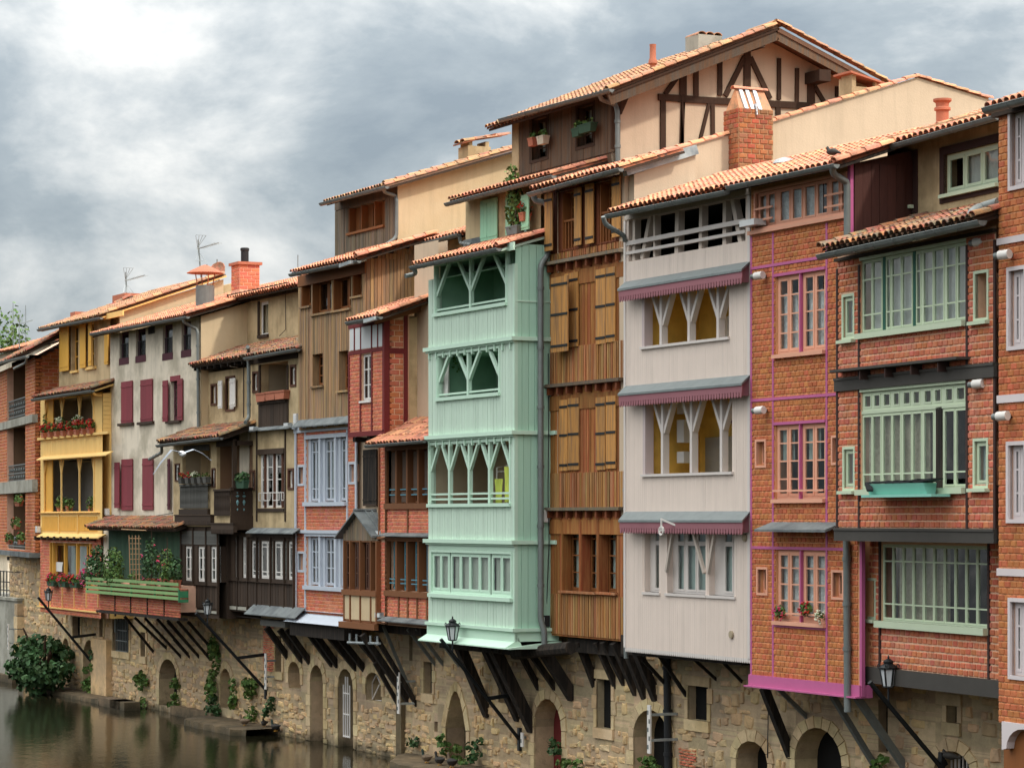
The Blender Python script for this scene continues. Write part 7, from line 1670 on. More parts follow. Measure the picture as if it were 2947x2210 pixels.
H8.zoom(*Q4); q = H8.r(420, 540, 900, 560, -.4); H8.box('floor_beam', M['wood_black'], q[0], q[1], -.45, .05, q[2] - .3, q[3] - .02)
H9.zoom(*MM); q = H9.r(215, 250, 1500, 370, -.9); H9.box('floor_beam', M['wood_black'], q[0], q[1], -1.1, .05, q[2] - .1, q[2] + .35)
H6.zoom(*QQ); q = H6.r(330, 110, 850, 180, -.6); H6.box('floor_beam', M['wood_black'], q[0], q[1], -.8, .05, q[2] - .2, q[2] + .12)
H7.zoom(*QQ); zl_, xa_, xb_ = H7Z; H7.box('floor_beam', M['wood_black'], xa_, xb_ - .25, -1.3, .05, zl_ - .2, zl_ - .01)
a, c = H7.p(1775, 440, -1.0), H7.p(2330, 385, -1.0); b = MB(); b.tube([(a[0], -1.0, a[1]), (c[0], -.9, c[1])], .16, 8); b.build('log_joist', M['wood_black'], H7.root)

# ---------------------------------------------------------------- left end: concrete retaining wall
h = House('retaining_wall', 'pale concrete retaining wall beside the river at the far left', 'wall', 40)
h.zoom(*C); x1 = h.X(140, -.25); x0 = x1 - 40; zt = h.Z(70, 345, -.25)
b = MB(); b.box(x0, x1, -.25, 3, -.6, zt); b.build('concrete_face', M['concrete'], h.root); h.box('coping', M['concrete'], x0, x1 + .05, -.32, .3, zt, zt + .12)
for k in range(4): h.box('quoin', M['dressed_stone'], x1 - .35 - .12 * (k % 2), x1 + .06, -.3, .2, zt - .6 - k * .55, zt - .1 - k * .55)
h.box('footing', M['stone_dark'], x0, x1, -.5, -.25, -.5, .3)
b = MB(); zr = zt + .12
for k in range(18): x = x1 - .2 - k * .5; b.box(x - .02, x + .02, .0, .04, zr, zr + 1.1)
for f in (.25, .6, 1.05): b.box(x0, x1, 0, .04, zr + f, zr + f + .04)
b.build('railing', M['iron'], h.root); h.done()
h = House('white_building', 'pale low building behind the railing at the far left edge', 'building', -400)
h.zoom(*C); a = h.p(60, -10, 6); h.box('wall', M['whitewash'], a[0] - 25, a[0], 6, 14, 3.4, a[1]); h.box('roof', M['slate'], a[0] - 25.3, a[0] + .3, 5.7, 14.3, a[1], a[1] + .3); 
for k in range(4): h.box('window', M['glass_dim'] if False else M['interior'], a[0] - 3 - k * 3, a[0] - 2 - k * 3, 5.97, 6.1, a[1] - 2.2, a[1] - .8)
h.done()
# ================================================================ plants
def leaf_cluster(b, c, r, n, size, rnd, shell=0.5, droop=0.0, flat=False):
    c = Vector(c)
    for _ in range(n):
        while True:
            v = Vector((rnd.uniform(-1, 1), rnd.uniform(-1, 1), rnd.uniform(-1, 1)))
            if shell < v.length <= 1: break
        p = c + Vector((v.x * r[0], v.y * r[1], v.z * r[2])); s = size * rnd.uniform(.6, 1.25)
        t = (v + Vector((rnd.uniform(-.8, .8), rnd.uniform(-.8, .8), rnd.uniform(-.6, .8)))).normalized(); u = t.cross(Vector((rnd.uniform(-1, 1), rnd.uniform(-1, 1), rnd.uniform(-1, 1)))).normalized(); w = t.cross(u)
        a = u * s; e = w * s * .5
        b.poly([p - a * .5, p - a * .1 + e + t * s * .08, p + a * .6, p - a * .1 - e + t * s * .08])
def plant(name, label, cat, pos, blobs, size, m='leaf', flowers=None, pot=None, stem=None, group=None, rz=0, seed=1, density=1.0):
    """blobs: (x,y,z, rx,ry,rz, n); flowers: (material, count, size); pot: (w,d,h,material)"""
    rnd = random.Random(seed); t = empty(name, pos, rz); tag(t, label, cat, group)
    b = MB()
    for x, y, z, rx, ry, rz_, n in blobs: leaf_cluster(b, (x, y, z), (rx, ry, rz_), int(n * density), size, rnd, .35)
    o = b.build('foliage', M[m], t)
    if flowers:
        for fm, cnt, fs in flowers:
            f = MB()
            for _ in range(cnt):
                x, y, z, rx, ry, rz_, n = rnd.choice(blobs); v = Vector((rnd.gauss(0, 1), rnd.gauss(-.6, 1), rnd.gauss(.5, 1))).normalized(); p = Vector((x + v.x * rx, y + v.y * ry, z + v.z * rz_))
                for q in range(4):
                    d_ = Vector((rnd.uniform(-1, 1), rnd.uniform(-1, 1), rnd.uniform(-1, 1))) * fs * .5; f.lathe([(.0, -fs * .25), (fs * .35, 0), (.0, fs * .25)], p + d_, 5)
            f.build('flowers', M[fm], t, kind='stuff')
    if pot:
        w, d_, hh, pm = pot; k = MB(); k.add([(-w * .42, -d_ * .4, 0), (w * .42, -d_ * .4, 0), (w * .42, d_ * .4, 0), (-w * .42, d_ * .4, 0), (-w / 2, -d_ / 2, hh), (w / 2, -d_ / 2, hh), (w / 2, d_ / 2, hh), (-w / 2, d_ / 2, hh)], [(0, 3, 2, 1), (4, 5, 6, 7), (0, 1, 5, 4), (1, 2, 6, 5), (2, 3, 7, 6), (3, 0, 4, 7)]); k.box(-w * .52, w * .52, -d_ * .53, d_ * .53, hh - .03, hh + .005); k.build('pot', M[pm], t)
    if stem:
        k = MB()
        for (p, q, r0, r1) in stem: k.tube([p, ((Vector(p) + Vector(q)) / 2 + Vector((.04, .02, 0))), q], [r0, (r0 + r1) / 2, r1], 6)
        k.build('stem', M['old_timber'], t)
    return t
G = H2   # any house frame of the row gives local coordinates of the facade
def at(z_, x, y, d): G.zoom(*z_); p = G.p(x, y, d); return G.W(p[0], d, p[1])
# fig tree by the water
def fig():
    rnd = random.Random(5); base = at(C, 330, 1040, -1.3); base.z = .0
    t = empty('fig_tree', base); tag(t, 'dark green fig tree hanging over the water at the left end of the wall', 'tree')
    top = at(C, 330, 590, -1.1).z
    k = MB()
    lim = [((0, 0, 0), (.3, .3, 1.6)), ((0, 0, .3), (-.9, -.2, 2.0)), ((.1, 0, .5), (1.1, -.2, 2.3)), ((.2, .2, 1.2), (.3, .2, top - .6)), ((-.3, 0, .8), (-.6, -.6, 2.6)), ((.3, -.1, .9), (1.5, -.5, 1.4))]
    for a, c in lim: k.tube([a, (Vector(a) + Vector(c)) / 2 + Vector((rnd.uniform(-.15, .15), 0, .1)), c], [.11, .08, .03], 7)
    k.build('trunk', M['old_timber'], t)
    b = MB()
    for i in range(150):
        u = rnd.uniform(0, 2 * math.pi); v = math.acos(rnd.uniform(-1, 1)); rr = rnd.uniform(.55, 1.0)
        cx, cy, cz = 1.75 * rr * math.sin(v) * math.cos(u), 1.2 * rr * math.sin(v) * math.sin(u), top * .48 + top * .5 * rr * math.cos(v)
        if cz > top * (.92 - .16 * abs(cx + .5)) or (cz > top * .6 and cx > .9 and rnd.random() > .3): continue
        if rnd.random() < .18: cx *= 1.15; cz += rnd.uniform(-.2, .35)
        if cz < .1: cz = .15
        leaf_cluster(b, (cx, cy, cz), (rnd.uniform(.25, .5), .34, rnd.uniform(.18, .34)), rnd.randint(12, 30), .21, rnd, .2)
    b.build('crown', M['leaf_dark'], t)
fig()
# tree behind the left houses
def bgtree(pos, w, hgt, label, seed, m='leaf'):
    rnd = random.Random(seed); t = empty('broad_tree', pos); tag(t, label, 'tree'); k = MB(); k.tube([(0, 0, 0), (.1, 0, hgt * .5), (0, .1, hgt * .85)], [.3, .2, .06], 8)
    for i in range(6): a = i * 1.05; k.tube([(0, 0, hgt * (.4 + .06 * i)), (math.cos(a) * w * .6, math.sin(a) * w * .6, hgt * (.6 + .05 * i))], [.12, .03], 6)
    k.build('trunk', M['old_timber'], t); b = MB()
    for i in range(90):
        u = rnd.uniform(0, 6.28); v = math.acos(rnd.uniform(-1, 1)); rr = rnd.uniform(.4, 1.0); leaf_cluster(b, (w * rr * math.sin(v) * math.cos(u), w * rr * math.sin(v) * math.sin(u), hgt * .65 + hgt * .36 * rr * math.cos(v)), (w * .22, w * .22, hgt * .08), 26, .3, rnd, .2)
    b.build('crown', M[m], t)
p = at(A, 60, 700, 22.0); bgtree((p.x, p.y, 3.4), 2.6, at(A, 30, 415, 22.0).z - 3.4, 'round green tree behind the roofs at the far left', 3)
# plants growing out of the river wall
i = 0
for z_, x, y, rx, rz_, n, lab in ((C, 1110, 1040, .55, .75, 260, 'bushy green plant at the waterline left of the tall dark arch'), (C, 710, 960, .5, .8, 240, 'green plant on the ledge inside the narrow half arch'), (C, 740, 745, .22, .35, 70, 'small green plant hanging at the top of the narrow half arch'), (C, 1365, 1060, .3, .6, 120, 'leafy plant in the mouth of the tall dark arch'),
    (P1, 425, 560, .42, 1.5, 420, 'tall dark green creeper hanging on the wall by the lamp mast'), (P1, 410, 960, .5, .5, 220, 'green plant spreading at the water below the tall creeper'), (P1, 640, 880, .28, .5, 120, 'green plant on the right jamb of the small round arch'), (P1, 830, 880, .5, .5, 240, 'green shrub growing from the rubble wall above the ledge'), (P1, 1015, 1010, .2, .4, 80, 'thin hanging plant below the measuring staff'),
    (P1, 830, 1080, .3, .25, 80, 'low weeds on the ledge below the wall shrub'), (QQ, 1030, 1430, .18, .3, 50, 'small weed on the left jamb of the pointed arch'), (QQ, 1360, 1490, .3, .35, 90, 'small plant right of the pointed arch'), (QQ, 1200, 1540, .35, .3, 90, 'dark plants in the foot of the pointed arch'), (Q4, 450, 1645, .5, .25, 120, 'low leafy weeds right of the arch with the red door'),
    (Q4, 290, 1480, .2, .3, 60, 'small plant inside the arch with the red door'), (Q4, 1150, 1640, .4, .2, 90, 'dark weeds at the foot of the wide arch'), (R8, 390, 860, .25, .25, 60, 'small weed between the two grey steel struts'), (QQ, 705, 1400, .15, .2, 40, 'tuft of weeds on the wall left of the ducks')):
    i += 1; q = at(z_, x, y, -.15); plant('wall_plant', lab, 'plant', q, [(random.uniform(-.9, .9) * rx, random.uniform(-.12, .05), random.uniform(-.75, .85) * rz_, rx * random.uniform(.3, .6), .16, rz_ * random.uniform(.16, .4), n // 6) for _ in range(7)], .13, 'leaf' if i % 3 else 'leaf_dark', seed=i, group='plants growing on the river wall')
# terrace plants
zz = PLZ + .1
def ter(x, y0, d=None): q = at(C, x, 0, PLD - .15); return Vector((q.x, q.y, zz))
plant('rose_bush', 'loose rose bush with pale and salmon roses at the left end of the planted terrace', 'plant', ter(760, 0), [(0, 0, .5, .55, .3, .6, 300), (-.5, 0, .6, .5, .3, .5, 180), (.1, 0, 1.1, .35, .25, .3, 80)], .11, 'leaf_dark', [('flower_white', 3, .12), ('flower_pink', 4, .1)], stem=[((0, 0, 0), (0, 0, 1.5), .02, .01), ((-.2, 0, 0), (-.6, 0, 1.4), .02, .01)], seed=21)
plant('shrub', 'dense light green shrub in the middle of the planted terrace', 'plant', ter(890, 0), [(0, 0, .65, .62, .35, .7, 560), (.1, -.05, .3, .65, .3, .4, 240)], .1, 'leaf', stem=[((0, 0, 0), (0, 0, 1.2), .03, .01)], seed=22)
plant('rose_bush', 'tall rose bush with red blooms right of the bamboo trellis', 'plant', ter(1185, 0), [(0, 0, .75, .5, .3, .75, 400), (-.1, 0, 1.4, .25, .2, .3, 50)], .1, 'leaf_dark', [('flower_pink', 5, .1)], pot=(.4, .3, .3, 'terracotta'), stem=[((0, 0, .2), (0, 0, 1.9), .02, .01)], seed=23)
plant('rose_bush', 'slender rose bush in a clay pot at the right end of the terrace', 'plant', ter(1300, 0), [(0, 0, .7, .42, .28, .65, 230), (.3, 0, .5, .3, .25, .5, 130)], .1, 'leaf', [('flower_pink', 5, .1)], pot=(.45, .3, .32, 'terracotta'), stem=[((0, 0, .2), (0.1, 0, 1.7), .02, .01)], seed=24)
plant('potted_plant', 'dark leaved plant in a round pot at the right corner of the terrace', 'plant', ter(1372, 0), [(0, 0, .6, .3, .25, .5, 160)], .12, 'leaf_dark', pot=(.38, .3, .3, 'terracotta'), seed=25)
plant('potted_plant', 'small fresh green plant beside a clay pot under the trellis', 'plant', ter(1045, 0), [(0, 0, .25, .25, .2, .25, 90)], .09, 'leaf', pot=(.25, .25, .2, 'terracotta'), seed=26)
plant('flower_bush', 'deep pink flowering bush at the meeting of yellow house and terrace', 'plant', at(C, 665, 175, -1.75), [(0, 0, 0, .4, .25, .35, 160)], .09, 'leaf_dark', [('flower_pink', 26, .1)], seed=27)
def trellis():
    t = empty('bamboo_trellis', ter(1060, 0)); tag(t, 'bamboo trellis of thin canes among the terrace plants', 'trellis'); b = MB()
    for k in range(4): b.tube([(-.55 + k * .33, 0, 0), (-.7 + k * .36, 0, 1.75)], .018, 5)
    b.build('uprights', M['larch'], t); b = MB()
    for k in range(9): b.tube([(-.7, .02, .2 + k * .18), (.55, .02, .24 + k * .175)], .013, 5)
    b.tube([(-1.6, .02, 1.95), (1.1, .02, 1.92)], .02, 5); b.build('cross_canes', M['larch'], t)
trellis()
# geraniums on the yellow galleries
for k in range(8):
    q = at(B, 470 + k * 70, 222 - k * 6.2, -1.36); nm = ('leftmost', 'second', 'third', 'fourth', 'fifth', 'sixth', 'seventh', 'last')[k]
    plant('geranium_pot', 'red geranium in a clay pot on the upper yellow rail, %s from the left' % nm if k != 7 else 'red geranium in a clay pot at the right end of the upper yellow rail', 'flower pot', q, [(0, 0, .35, .2, .16, .2, 80)], .09, 'leaf', [('flower_red', 12, .1)], pot=(.3, .22, .2, 'terracotta'), seed=40 + k, group='geranium pots on the upper yellow rail')
for k, (x, y, lab) in enumerate(((640, 120, 'white flowering pot hung above the geraniums at the left post'), (825, 100, 'white flowering pot hung above the geraniums at the right post'))):
    plant('hanging_pot', lab, 'flower pot', at(B, x, y, -1.28), [(0, 0, .25, .25, .18, .18, 70)], .1, 'leaf', [('flower_white', 16, .09)], pot=(.28, .24, .18, 'terracotta'), seed=60 + k, group='white hanging pots')
plant('leafy_plant', 'small climbing plant at the left end of the upper yellow gallery', 'plant', at(B, 480, 150, -1.3), [(0, 0, .2, .12, .1, .5, 80)], .1, 'leaf', seed=63)
for k, (x, y) in enumerate(((410, 215), (500, 222), (590, 228))):
    plant('geranium_trough', ('red geranium trough under the left panes of the lowest yellow window', 'coral geranium trough under the middle panes of the lowest yellow window', 'red geranium trough next to the green slatted planter')[k], 'flower pot', at(C, x, y + 20, -1.4), [(0, 0, .3, .5, .18, .2, 170)], .09, 'leaf', [('flower_red', 16, .1), ('flower_pink', 8, .1)], pot=(.95, .2, .2, 'green_wood'), seed=66 + k, group='geranium troughs on the lowest yellow sill')
for k, (x, y, lab) in enumerate(((640, 1000, 'green pot plant on the middle yellow gallery behind the left post'), (735, 1000, 'bushy pot plant on the middle yellow gallery right of the left post'), (970, 1000, 'small dark plant at the right end of the middle yellow gallery'))):
    plant('potted_plant', lab, 'plant', at(B, x, y, -.95), [(0, 0, .3, .25, .2, .3, 90)], .12, 'leaf', pot=(.25, .25, .2, 'terracotta'), seed=70 + k)
# plants on the far left balcony
for k, (x, y, w, lab) in enumerate(((170, 1190, .5, 'green window box on the lowest iron balcony rail of the brick house'), (200, 945, .5, 'hanging basket above the lowest iron balcony of the brick house'), (100, 1350, .3, 'potted plant on the slab edge at the left of the brick house'), (220, 1350, .3, 'potted red plant on the slab edge at the right of the brick house'))):
    plant('potted_plant', lab, 'plant', at(B, x, y, -1.1), [(0, 0, .25, w, .18, .25, 130)], .11, 'leaf', [('flower_red', 3, .08)], pot=(w * 1.3, .2, .18, 'terracotta'), seed=80 + k)
# window boxes of the cream house
for k, (x, y) in enumerate(((950, 390), (1050, 375), (1150, 365))):
    t = empty('clay_trough', at(D2, x, y, -.95), G.rz); tag(t, ('left', 'middle', 'right')[k] + ' empty clay trough on the boarded opening of the cream house', 'trough', 'clay troughs on the cream house'); b = MB(); b.prism([(-.36, 0), (.36, 0), (.42, .24), (-.42, .24)], -.1, .1); b.build('box', M['terracotta'], t); b = MB(); b.box(-.44, .44, -.12, .12, .22, .27); b.build('rim', M['terracotta'], t)
for k, x in enumerate((90, 160, 225, 290, 350)):
    plant('balcony_box', ('leftmost grey box with red flowers on the baluster balcony', 'second grey box with red flowers on the baluster balcony', 'middle grey box with pale flowers on the baluster balcony', 'fourth grey box, nearly bare, on the baluster balcony', 'rightmost grey box, nearly bare, on the baluster balcony')[k], 'flower box', at(D2, x, 1262 - k * 2, -1.72), [(0, 0, .25, .16, .1, .1, 20 if k > 2 else 50)], .08, 'leaf', [('flower_red', 10, .09)] if k < 2 else ([('flower_white', 8, .09)] if k == 2 else None), pot=(.32, .2, .2, 'grey_wood'), seed=90 + k, group='flower boxes on the baluster balcony')
plant('balcony_box', 'dark green box with ivy on the carved wooden balcony', 'flower box', at(D2, 725, 1310, -1.35), [(0, 0, .35, .4, .2, .18, 170)], .1, 'leaf_dark', pot=(.8, .2, .25, 'green_wood'), seed=97)
# boxes on the tall gable house
for k, (x, y, w, pm, lab) in enumerate(((495, 1370, .3, 'terracotta', 'clay flower box on the left window of the half-timbered house'), (600, 1350, .4, 'whitewash', 'pale flower box on the left window of the half-timbered house'), (970, 1270, .4, 'green_wood', 'small green flower box on the right window of the half-timbered house'), (1070, 1225, .75, 'green_wood', 'long green flower box on the right window of the half-timbered house'))):
    plant('window_box', lab, 'flower box', at(U6, x, y, 1.15), [(0, 0, .28, w * .4, .1, .14, 40 if k != 3 else 12)], .1, 'leaf', pot=(w, .2, .22, pm), seed=100 + k, group='window boxes on the half-timbered house')
plant('tall_potted_plant', 'tall leafy plant in a grey box before the mint shutters', 'plant', at(F9, 2150, 1200, .05), [(0, 0, .7, .35, .25, .7, 260), (-.2, 0, 1.4, .25, .2, .5, 130)], .11, 'leaf', pot=(.7, .25, .22, 'zinc'), stem=[((0, 0, .2), (0, 0, 1.7), .02, .01)], seed=110)
plant('geranium_pot', 'red geranium in a clay pot beside the right mint shutter', 'flower pot', at(Q1, 40, 690, .1), [(0, 0, .3, .2, .16, .2, 80)], .09, 'leaf_dark', [('flower_red', 8, .09)], pot=(.28, .25, .22, 'terracotta'), seed=111)
plant('topiary_ball', 'round clipped bush inside the middle mint gallery', 'plant', at(E1, 1180, 1250, -.85), [(0, 0, .75, .5, .45, .5, 700)], .09, 'leaf', stem=[((0, 0, -.2), (0, 0, .5), .03, .03)], seed=112)
for k, (x, y, fm, lab) in enumerate(((805, 1290, 'flower_pink', 'small potted coral flowers on the left of the lowest salmon window'), (1115, 1260, 'flower_red', 'dark red hanging flowers in the middle of the lowest salmon window'), (1300, 1345, 'flower_white', 'faded pale plant on the right of the lowest salmon window'))):
    plant('window_flowers', lab, 'flowers', at(K, x, y, -1.38), [(0, 0, 0, .2 if k < 2 else .1, .1, .14, 90 if k < 2 else 20)], .08, 'leaf', [(fm, 12, .07)], seed=115 + k)
# white curtain and laundry in the mint galleries
def cloth(name, label, cat, z_, x0, y0, x1, y1, d, m, amp=.03):
    G.zoom(*z_); q = G.r(x0, y0, x1, y1, d); b = MB(); n = 8; w = q[1] - q[0]; hh = q[3] - q[2]; vs = []
    for i in range(n + 1):
        for j in range(4): vs.append((w * (i / n - .5) * (1 - .12 * math.sin(j)), amp * math.sin(i * 1.9 + j * .4), -hh * j / 3))
    b.add(vs, [(4 * i + j, 4 * i + j + 1, 4 * i + j + 5, 4 * i + j + 4) for i in range(n) for j in range(3)]); o = b.build(name, M[m], None, smooth=True); o.location = G.W((q[0] + q[1]) / 2, d, q[3]); o.rotation_euler = (0, 0, G.rz); tag(o, label, cat); return o
mat('lime_cloth', (196, 206, 96), 0.9, 0, noise=0.15); mat('white_cloth', (224, 220, 214), 0.9, 0, noise=0.12)
cloth('towel', 'lime green towel hanging on a rack in the lowest mint gallery', 'towel', E2, 1560, 730, 1645, 985, -1.35, 'lime_cloth'); cloth('sheet', 'pale yellow-green sheet hanging at the right end of the mint gallery', 'sheet', E2, 1662, 600, 1728, 975, -1.4, 'lime_cloth')
cloth('gallery_curtain', 'white curtain tied at the left of the middle mint gallery', 'curtain', E1, 1015, 915, 1075, 1325, -1.4, 'white_cloth', .05)
cloth('tea_towel', 'striped tea towel hanging in the lowest yellow window', 'towel', B, 585, 1535, 665, 1640, -1.1, 'white_cloth')
t = empty('drying_rack', at(E2, 1640, 985, -1.3), G.rz); tag(t, 'white wire drying rack behind the lime towel in the mint gallery', 'rack'); b = MB()
b.tube([(-.3, 0, 0), (-.3, 0, .9), (.3, 0, .95), (.3, 0, 0)], .015, 6); b.tube([(-.3, .3, 0), (-.3, .3, .9), (.3, .3, .95), (.3, .3, 0)], .015, 6); b.build('frame', M['white_paint'], t); b = MB()
for k in range(4): b.tube([(-.3, .1 * k, .8), (.3, .1 * k, .8)], .008, 5)
b.build('rails', M['white_paint'], t)

# ================================================================ street lamps on slanting masts
mat('lamp_black', (30, 32, 34), 0.45, 0.03, noise=0.1, bump=0.03); mat('lamp_glass', (206, 208, 210), 0.4, 0, noise=0.04, bump=0)
def lamp(z_, foot, tip, base, top, arm, label):
    G.zoom(*z_); x, z = G.p(*foot); yt, zt = G.side(*tip, x); yb, zb = G.side(*base, x); tz = G.side(*top, x)[1]
    ya, za = G.side(*arm[0], x); H_ = tz - zb
    o = G.W(x, 0, z); t = empty('street_lamp', o, G.rz); tag(t, label, 'street lamp', 'lanterns on slanting masts along the river wall')
    b = MB(); b.tube([(0, -.05, 0), (0, yt, zt - z)], .05, 8); b.build('mast', M['lamp_black'], t)
    b = MB(); b.box(-.06, .06, -.08, .0, -.3, .3); b.build('wall_plate', M['lamp_black'], t)
    b = MB(); b.beam((0, ya, za - z), (0, 0, za - z + .1), .06, .1); b.build('arm', M['lamp_black'], t)
    f = (yb - 0) / yt if yt else 1; zm = f * (zt - z)
    b = MB(); b.tube([(0, yb, min(zm, zb - z - .1)), (0, yb, zb - z)], .022, 6); b.build('stem', M['lamp_black'], t)
    ln = empty('lantern', (0, yb, zb - z)); ln.parent = t
    w = H_ * .27
    g = MB(); g.lathe([(w * .62, .0), (w * .98, H_ * .56)], (0, 0, 0), 6); g.build('lamp_glass', M['lamp_glass'], ln)
    b = MB(); b.lathe([(w * .3, -H_ * .06), (w * .68, -H_ * .03), (w * .66, .005)], (0, 0, 0), 6)
    b.lathe([(w * 1.1, H_ * .555), (w * 1.14, H_ * .6), (w * .85, H_ * .68), (w * .55, H_ * .72), (w * .6, H_ * .76), (w * .62, H_ * .8), (w * .3, H_ * .87), (w * .1, H_ * .89), (w * .14, H_ * .93), (w * .03, H_)], (0, 0, 0), 12)
    for k in range(6): a = math.pi / 3 * k; b.beam((w * .63 * math.cos(a), w * .63 * math.sin(a), 0), (w * 1.0 * math.cos(a), w * 1.0 * math.sin(a), H_ * .56), .025, .025)
    b.build('lantern_cap', M['lamp_black'], ln)
    b = MB()
    for k in range(4):
        a = math.pi / 4 + math.pi / 2 * k; c = Vector((w * 1.15 * math.cos(a), w * 1.15 * math.sin(a), H_ * .64)); b.tube([c + Vector((.045 * math.cos(q), 0, .045 * math.sin(q))) for q in [i * .7 for i in range(9)]], .011, 5)
    b.build('scroll', M['lamp_black'], ln); return t
lamp(C, (750, 855), (297, 322), (380, 345), (378, 235), ((560, 635), 0), 'black lantern hanging in front of the red brick below the yellow house')
lamp(P1, (990, 825), (235, 15), (360, 25), (360, -150), ((680, 490), 0), 'black lantern in front of the dark boarded base of the cream house')
lamp(QQ, (1840, 1350), (990, 290), (1115, 295), (1105, 45), ((1480, 920), 0), 'black lantern in front of the lower edge of the mint house')
lamp(R8, (775, 865), (325, 345), (440, 370), (420, 180), ((790, 855), 0), 'black lantern in front of the red brick base with sage windows')

# ================================================================ wall spotlights, boxes
for z_, x, y, d, lab in ((K2, 490, 1085, -1.3, 'white cylindrical spotlight left of the top salmon window with lace'), (L7, 315, 300, -1.3, 'white cylindrical spotlight above the small salmon window, mid height'), (N1, 1720, 1465, -2.0, 'white spotlight beside the uppermost wide sage window band'), (N1, 1985, 1600, -2.4, 'white spotlight below the upper stone band at the right edge'), (N3, 1710, 95, -2.1, 'white spotlight right of the middle sage window band'), (N3, 1965, 435, -2.4, 'white spotlight below the middle stone band at the right edge')):
    t = empty('spotlight', at(z_, x, y, d - .2), G.rz); tag(t, lab, 'spotlight', 'white wall spotlights'); b = MB(); b.tube([(-.09, -.02, 0), (.13, .03, .01)], .085, 12); b.build('body', M['white_paint'], t, smooth=True); b = MB(); b.tube([(-.2, -.04, -.005), (-.085, -.015, 0)], .06, 10); b.build('lens_tube', M['zinc'], t, smooth=True); b = MB(); b.box(-.03, .03, 0, .24, -.03, .03); b.build('bracket', M['iron'], t)
for z_, x, y, d, w, hh, lab in ((E2, 2102, 1125, -.75, .2, .3, 'white meter box on the mint corner beside the drainpipe'), (E3, 2105, 1055, -.75, .22, .28, 'dark junction box low on the mint corner beside the drainpipe'), (B, 1135, 1005, -1.0, .25, .25, 'small pale box on the white house beside the yellow gallery'), (B, 405, 1190, -1.3, .25, .25, 'small pale box at the left of the yellow house'), (D2, 1308, 578, -1.0, .25, .35, 'white junction box at the corner of the larch house'), (E3, 345, 995, -1.3, .4, .14, 'grey floodlight at the right of the boarded porch base'), (E3, 345, 120, -1.2, .4, .12, 'grey floodlight on the slate ledge right of the porch roof'), (D2, 1215, 637, -1.2, .4, .12, 'grey floodlight on the slate ledge of the cream house, right end'), (D2, 850, 675, -1.2, .4, .12, 'grey floodlight on the slate ledge of the cream house, left end')):
    o = at(z_, x, y, d); t = empty('wall_box', o, G.rz); tag(t, lab, 'box'); b = MB(); b.box(-w / 2, w / 2, -.08, .06, -hh / 2, hh / 2); b.build('case', M['iron' if 'dark' in lab else ('zinc_light' if 'grey' in lab else 'white_paint')], t); b = MB(); b.box(-w * .4, w * .4, -.09, -.081, -hh * .35, hh * .35); b.build('cover', M['frost_pane'], t)

# ================================================================ roof chimneys and aerials
def house_chimney(hh, z_, x0, x1, ytop, ybot, d, dep, m, cap):
    hh.zoom(*z_); a = hh.p(x0, ybot, d); c = hh.p(x1, ybot, d); t = hh.p(x0, ytop, d)[1]; b = MB(); b.box(a[0], c[0], d, d + dep, a[1] - .7, t); o = b.build('chimney', M[m], hh.root); 
    if cap: b = MB(); b.box(a[0] - .08, c[0] + .08, d - .08, d + dep + .08, t, t + .1); b.build('chimney_cap', M['terracotta'], o)
    return o, a, c, t
o, a, c, t = house_chimney(H3, D1, 612, 700, 430, 690, 2.2, .75, 'mortar_warm', True)
H3.bricks((a[0], c[0], a[1], t), [], 2.2, M['brick_salmon'], .13, .3, name='chimney_brick'); H3.bricks((2.2, 2.95, a[1], t), [], 0, M['brick_salmon'], .13, .3, side=c[0], name='chimney_brick'); b = MB(); b.lathe([(.14, 0), (.14, .42), (.16, .44), (.16, .52), (.13, .54)], ((a[0] + c[0]) / 2, 2.55, t + .1), 10); b.build('flue', M['iron'], o, smooth=True); H3.done()
H3.zoom(*D1); a = H3.p(333, 850, .8); t = H3.p(333, 640, .8)[1]; b = MB(); b.lathe([(.33, -.3), (.33, t - a[1]), (.3, t - a[1] + .02)], (a[0], .8, a[1]), 14); fo = b.build('metal_flue', M['zinc'], H3.root, smooth=True); b = MB(); b.lathe([(.66, 0), (.5, .1), (.1, .28), (.02, .3)], (a[0], .8, t + .45), 14); 
for k in range(4): b.tube([(a[0] + .28 * math.cos(k * 1.57), .8 + .28 * math.sin(k * 1.57), t - .05), (a[0] + .36 * math.cos(k * 1.57), .8 + .36 * math.sin(k * 1.57), t + .46)], .02, 5)
b.build('rain_cap', M['terracotta'], fo)
house_chimney(H2, A, 1192, 1320, 190, 262, 2.4, .7, 'terracotta', False); house_chimney(H2, A, 745, 795, 368, 405, 1.4, .5, 'terracotta', False)
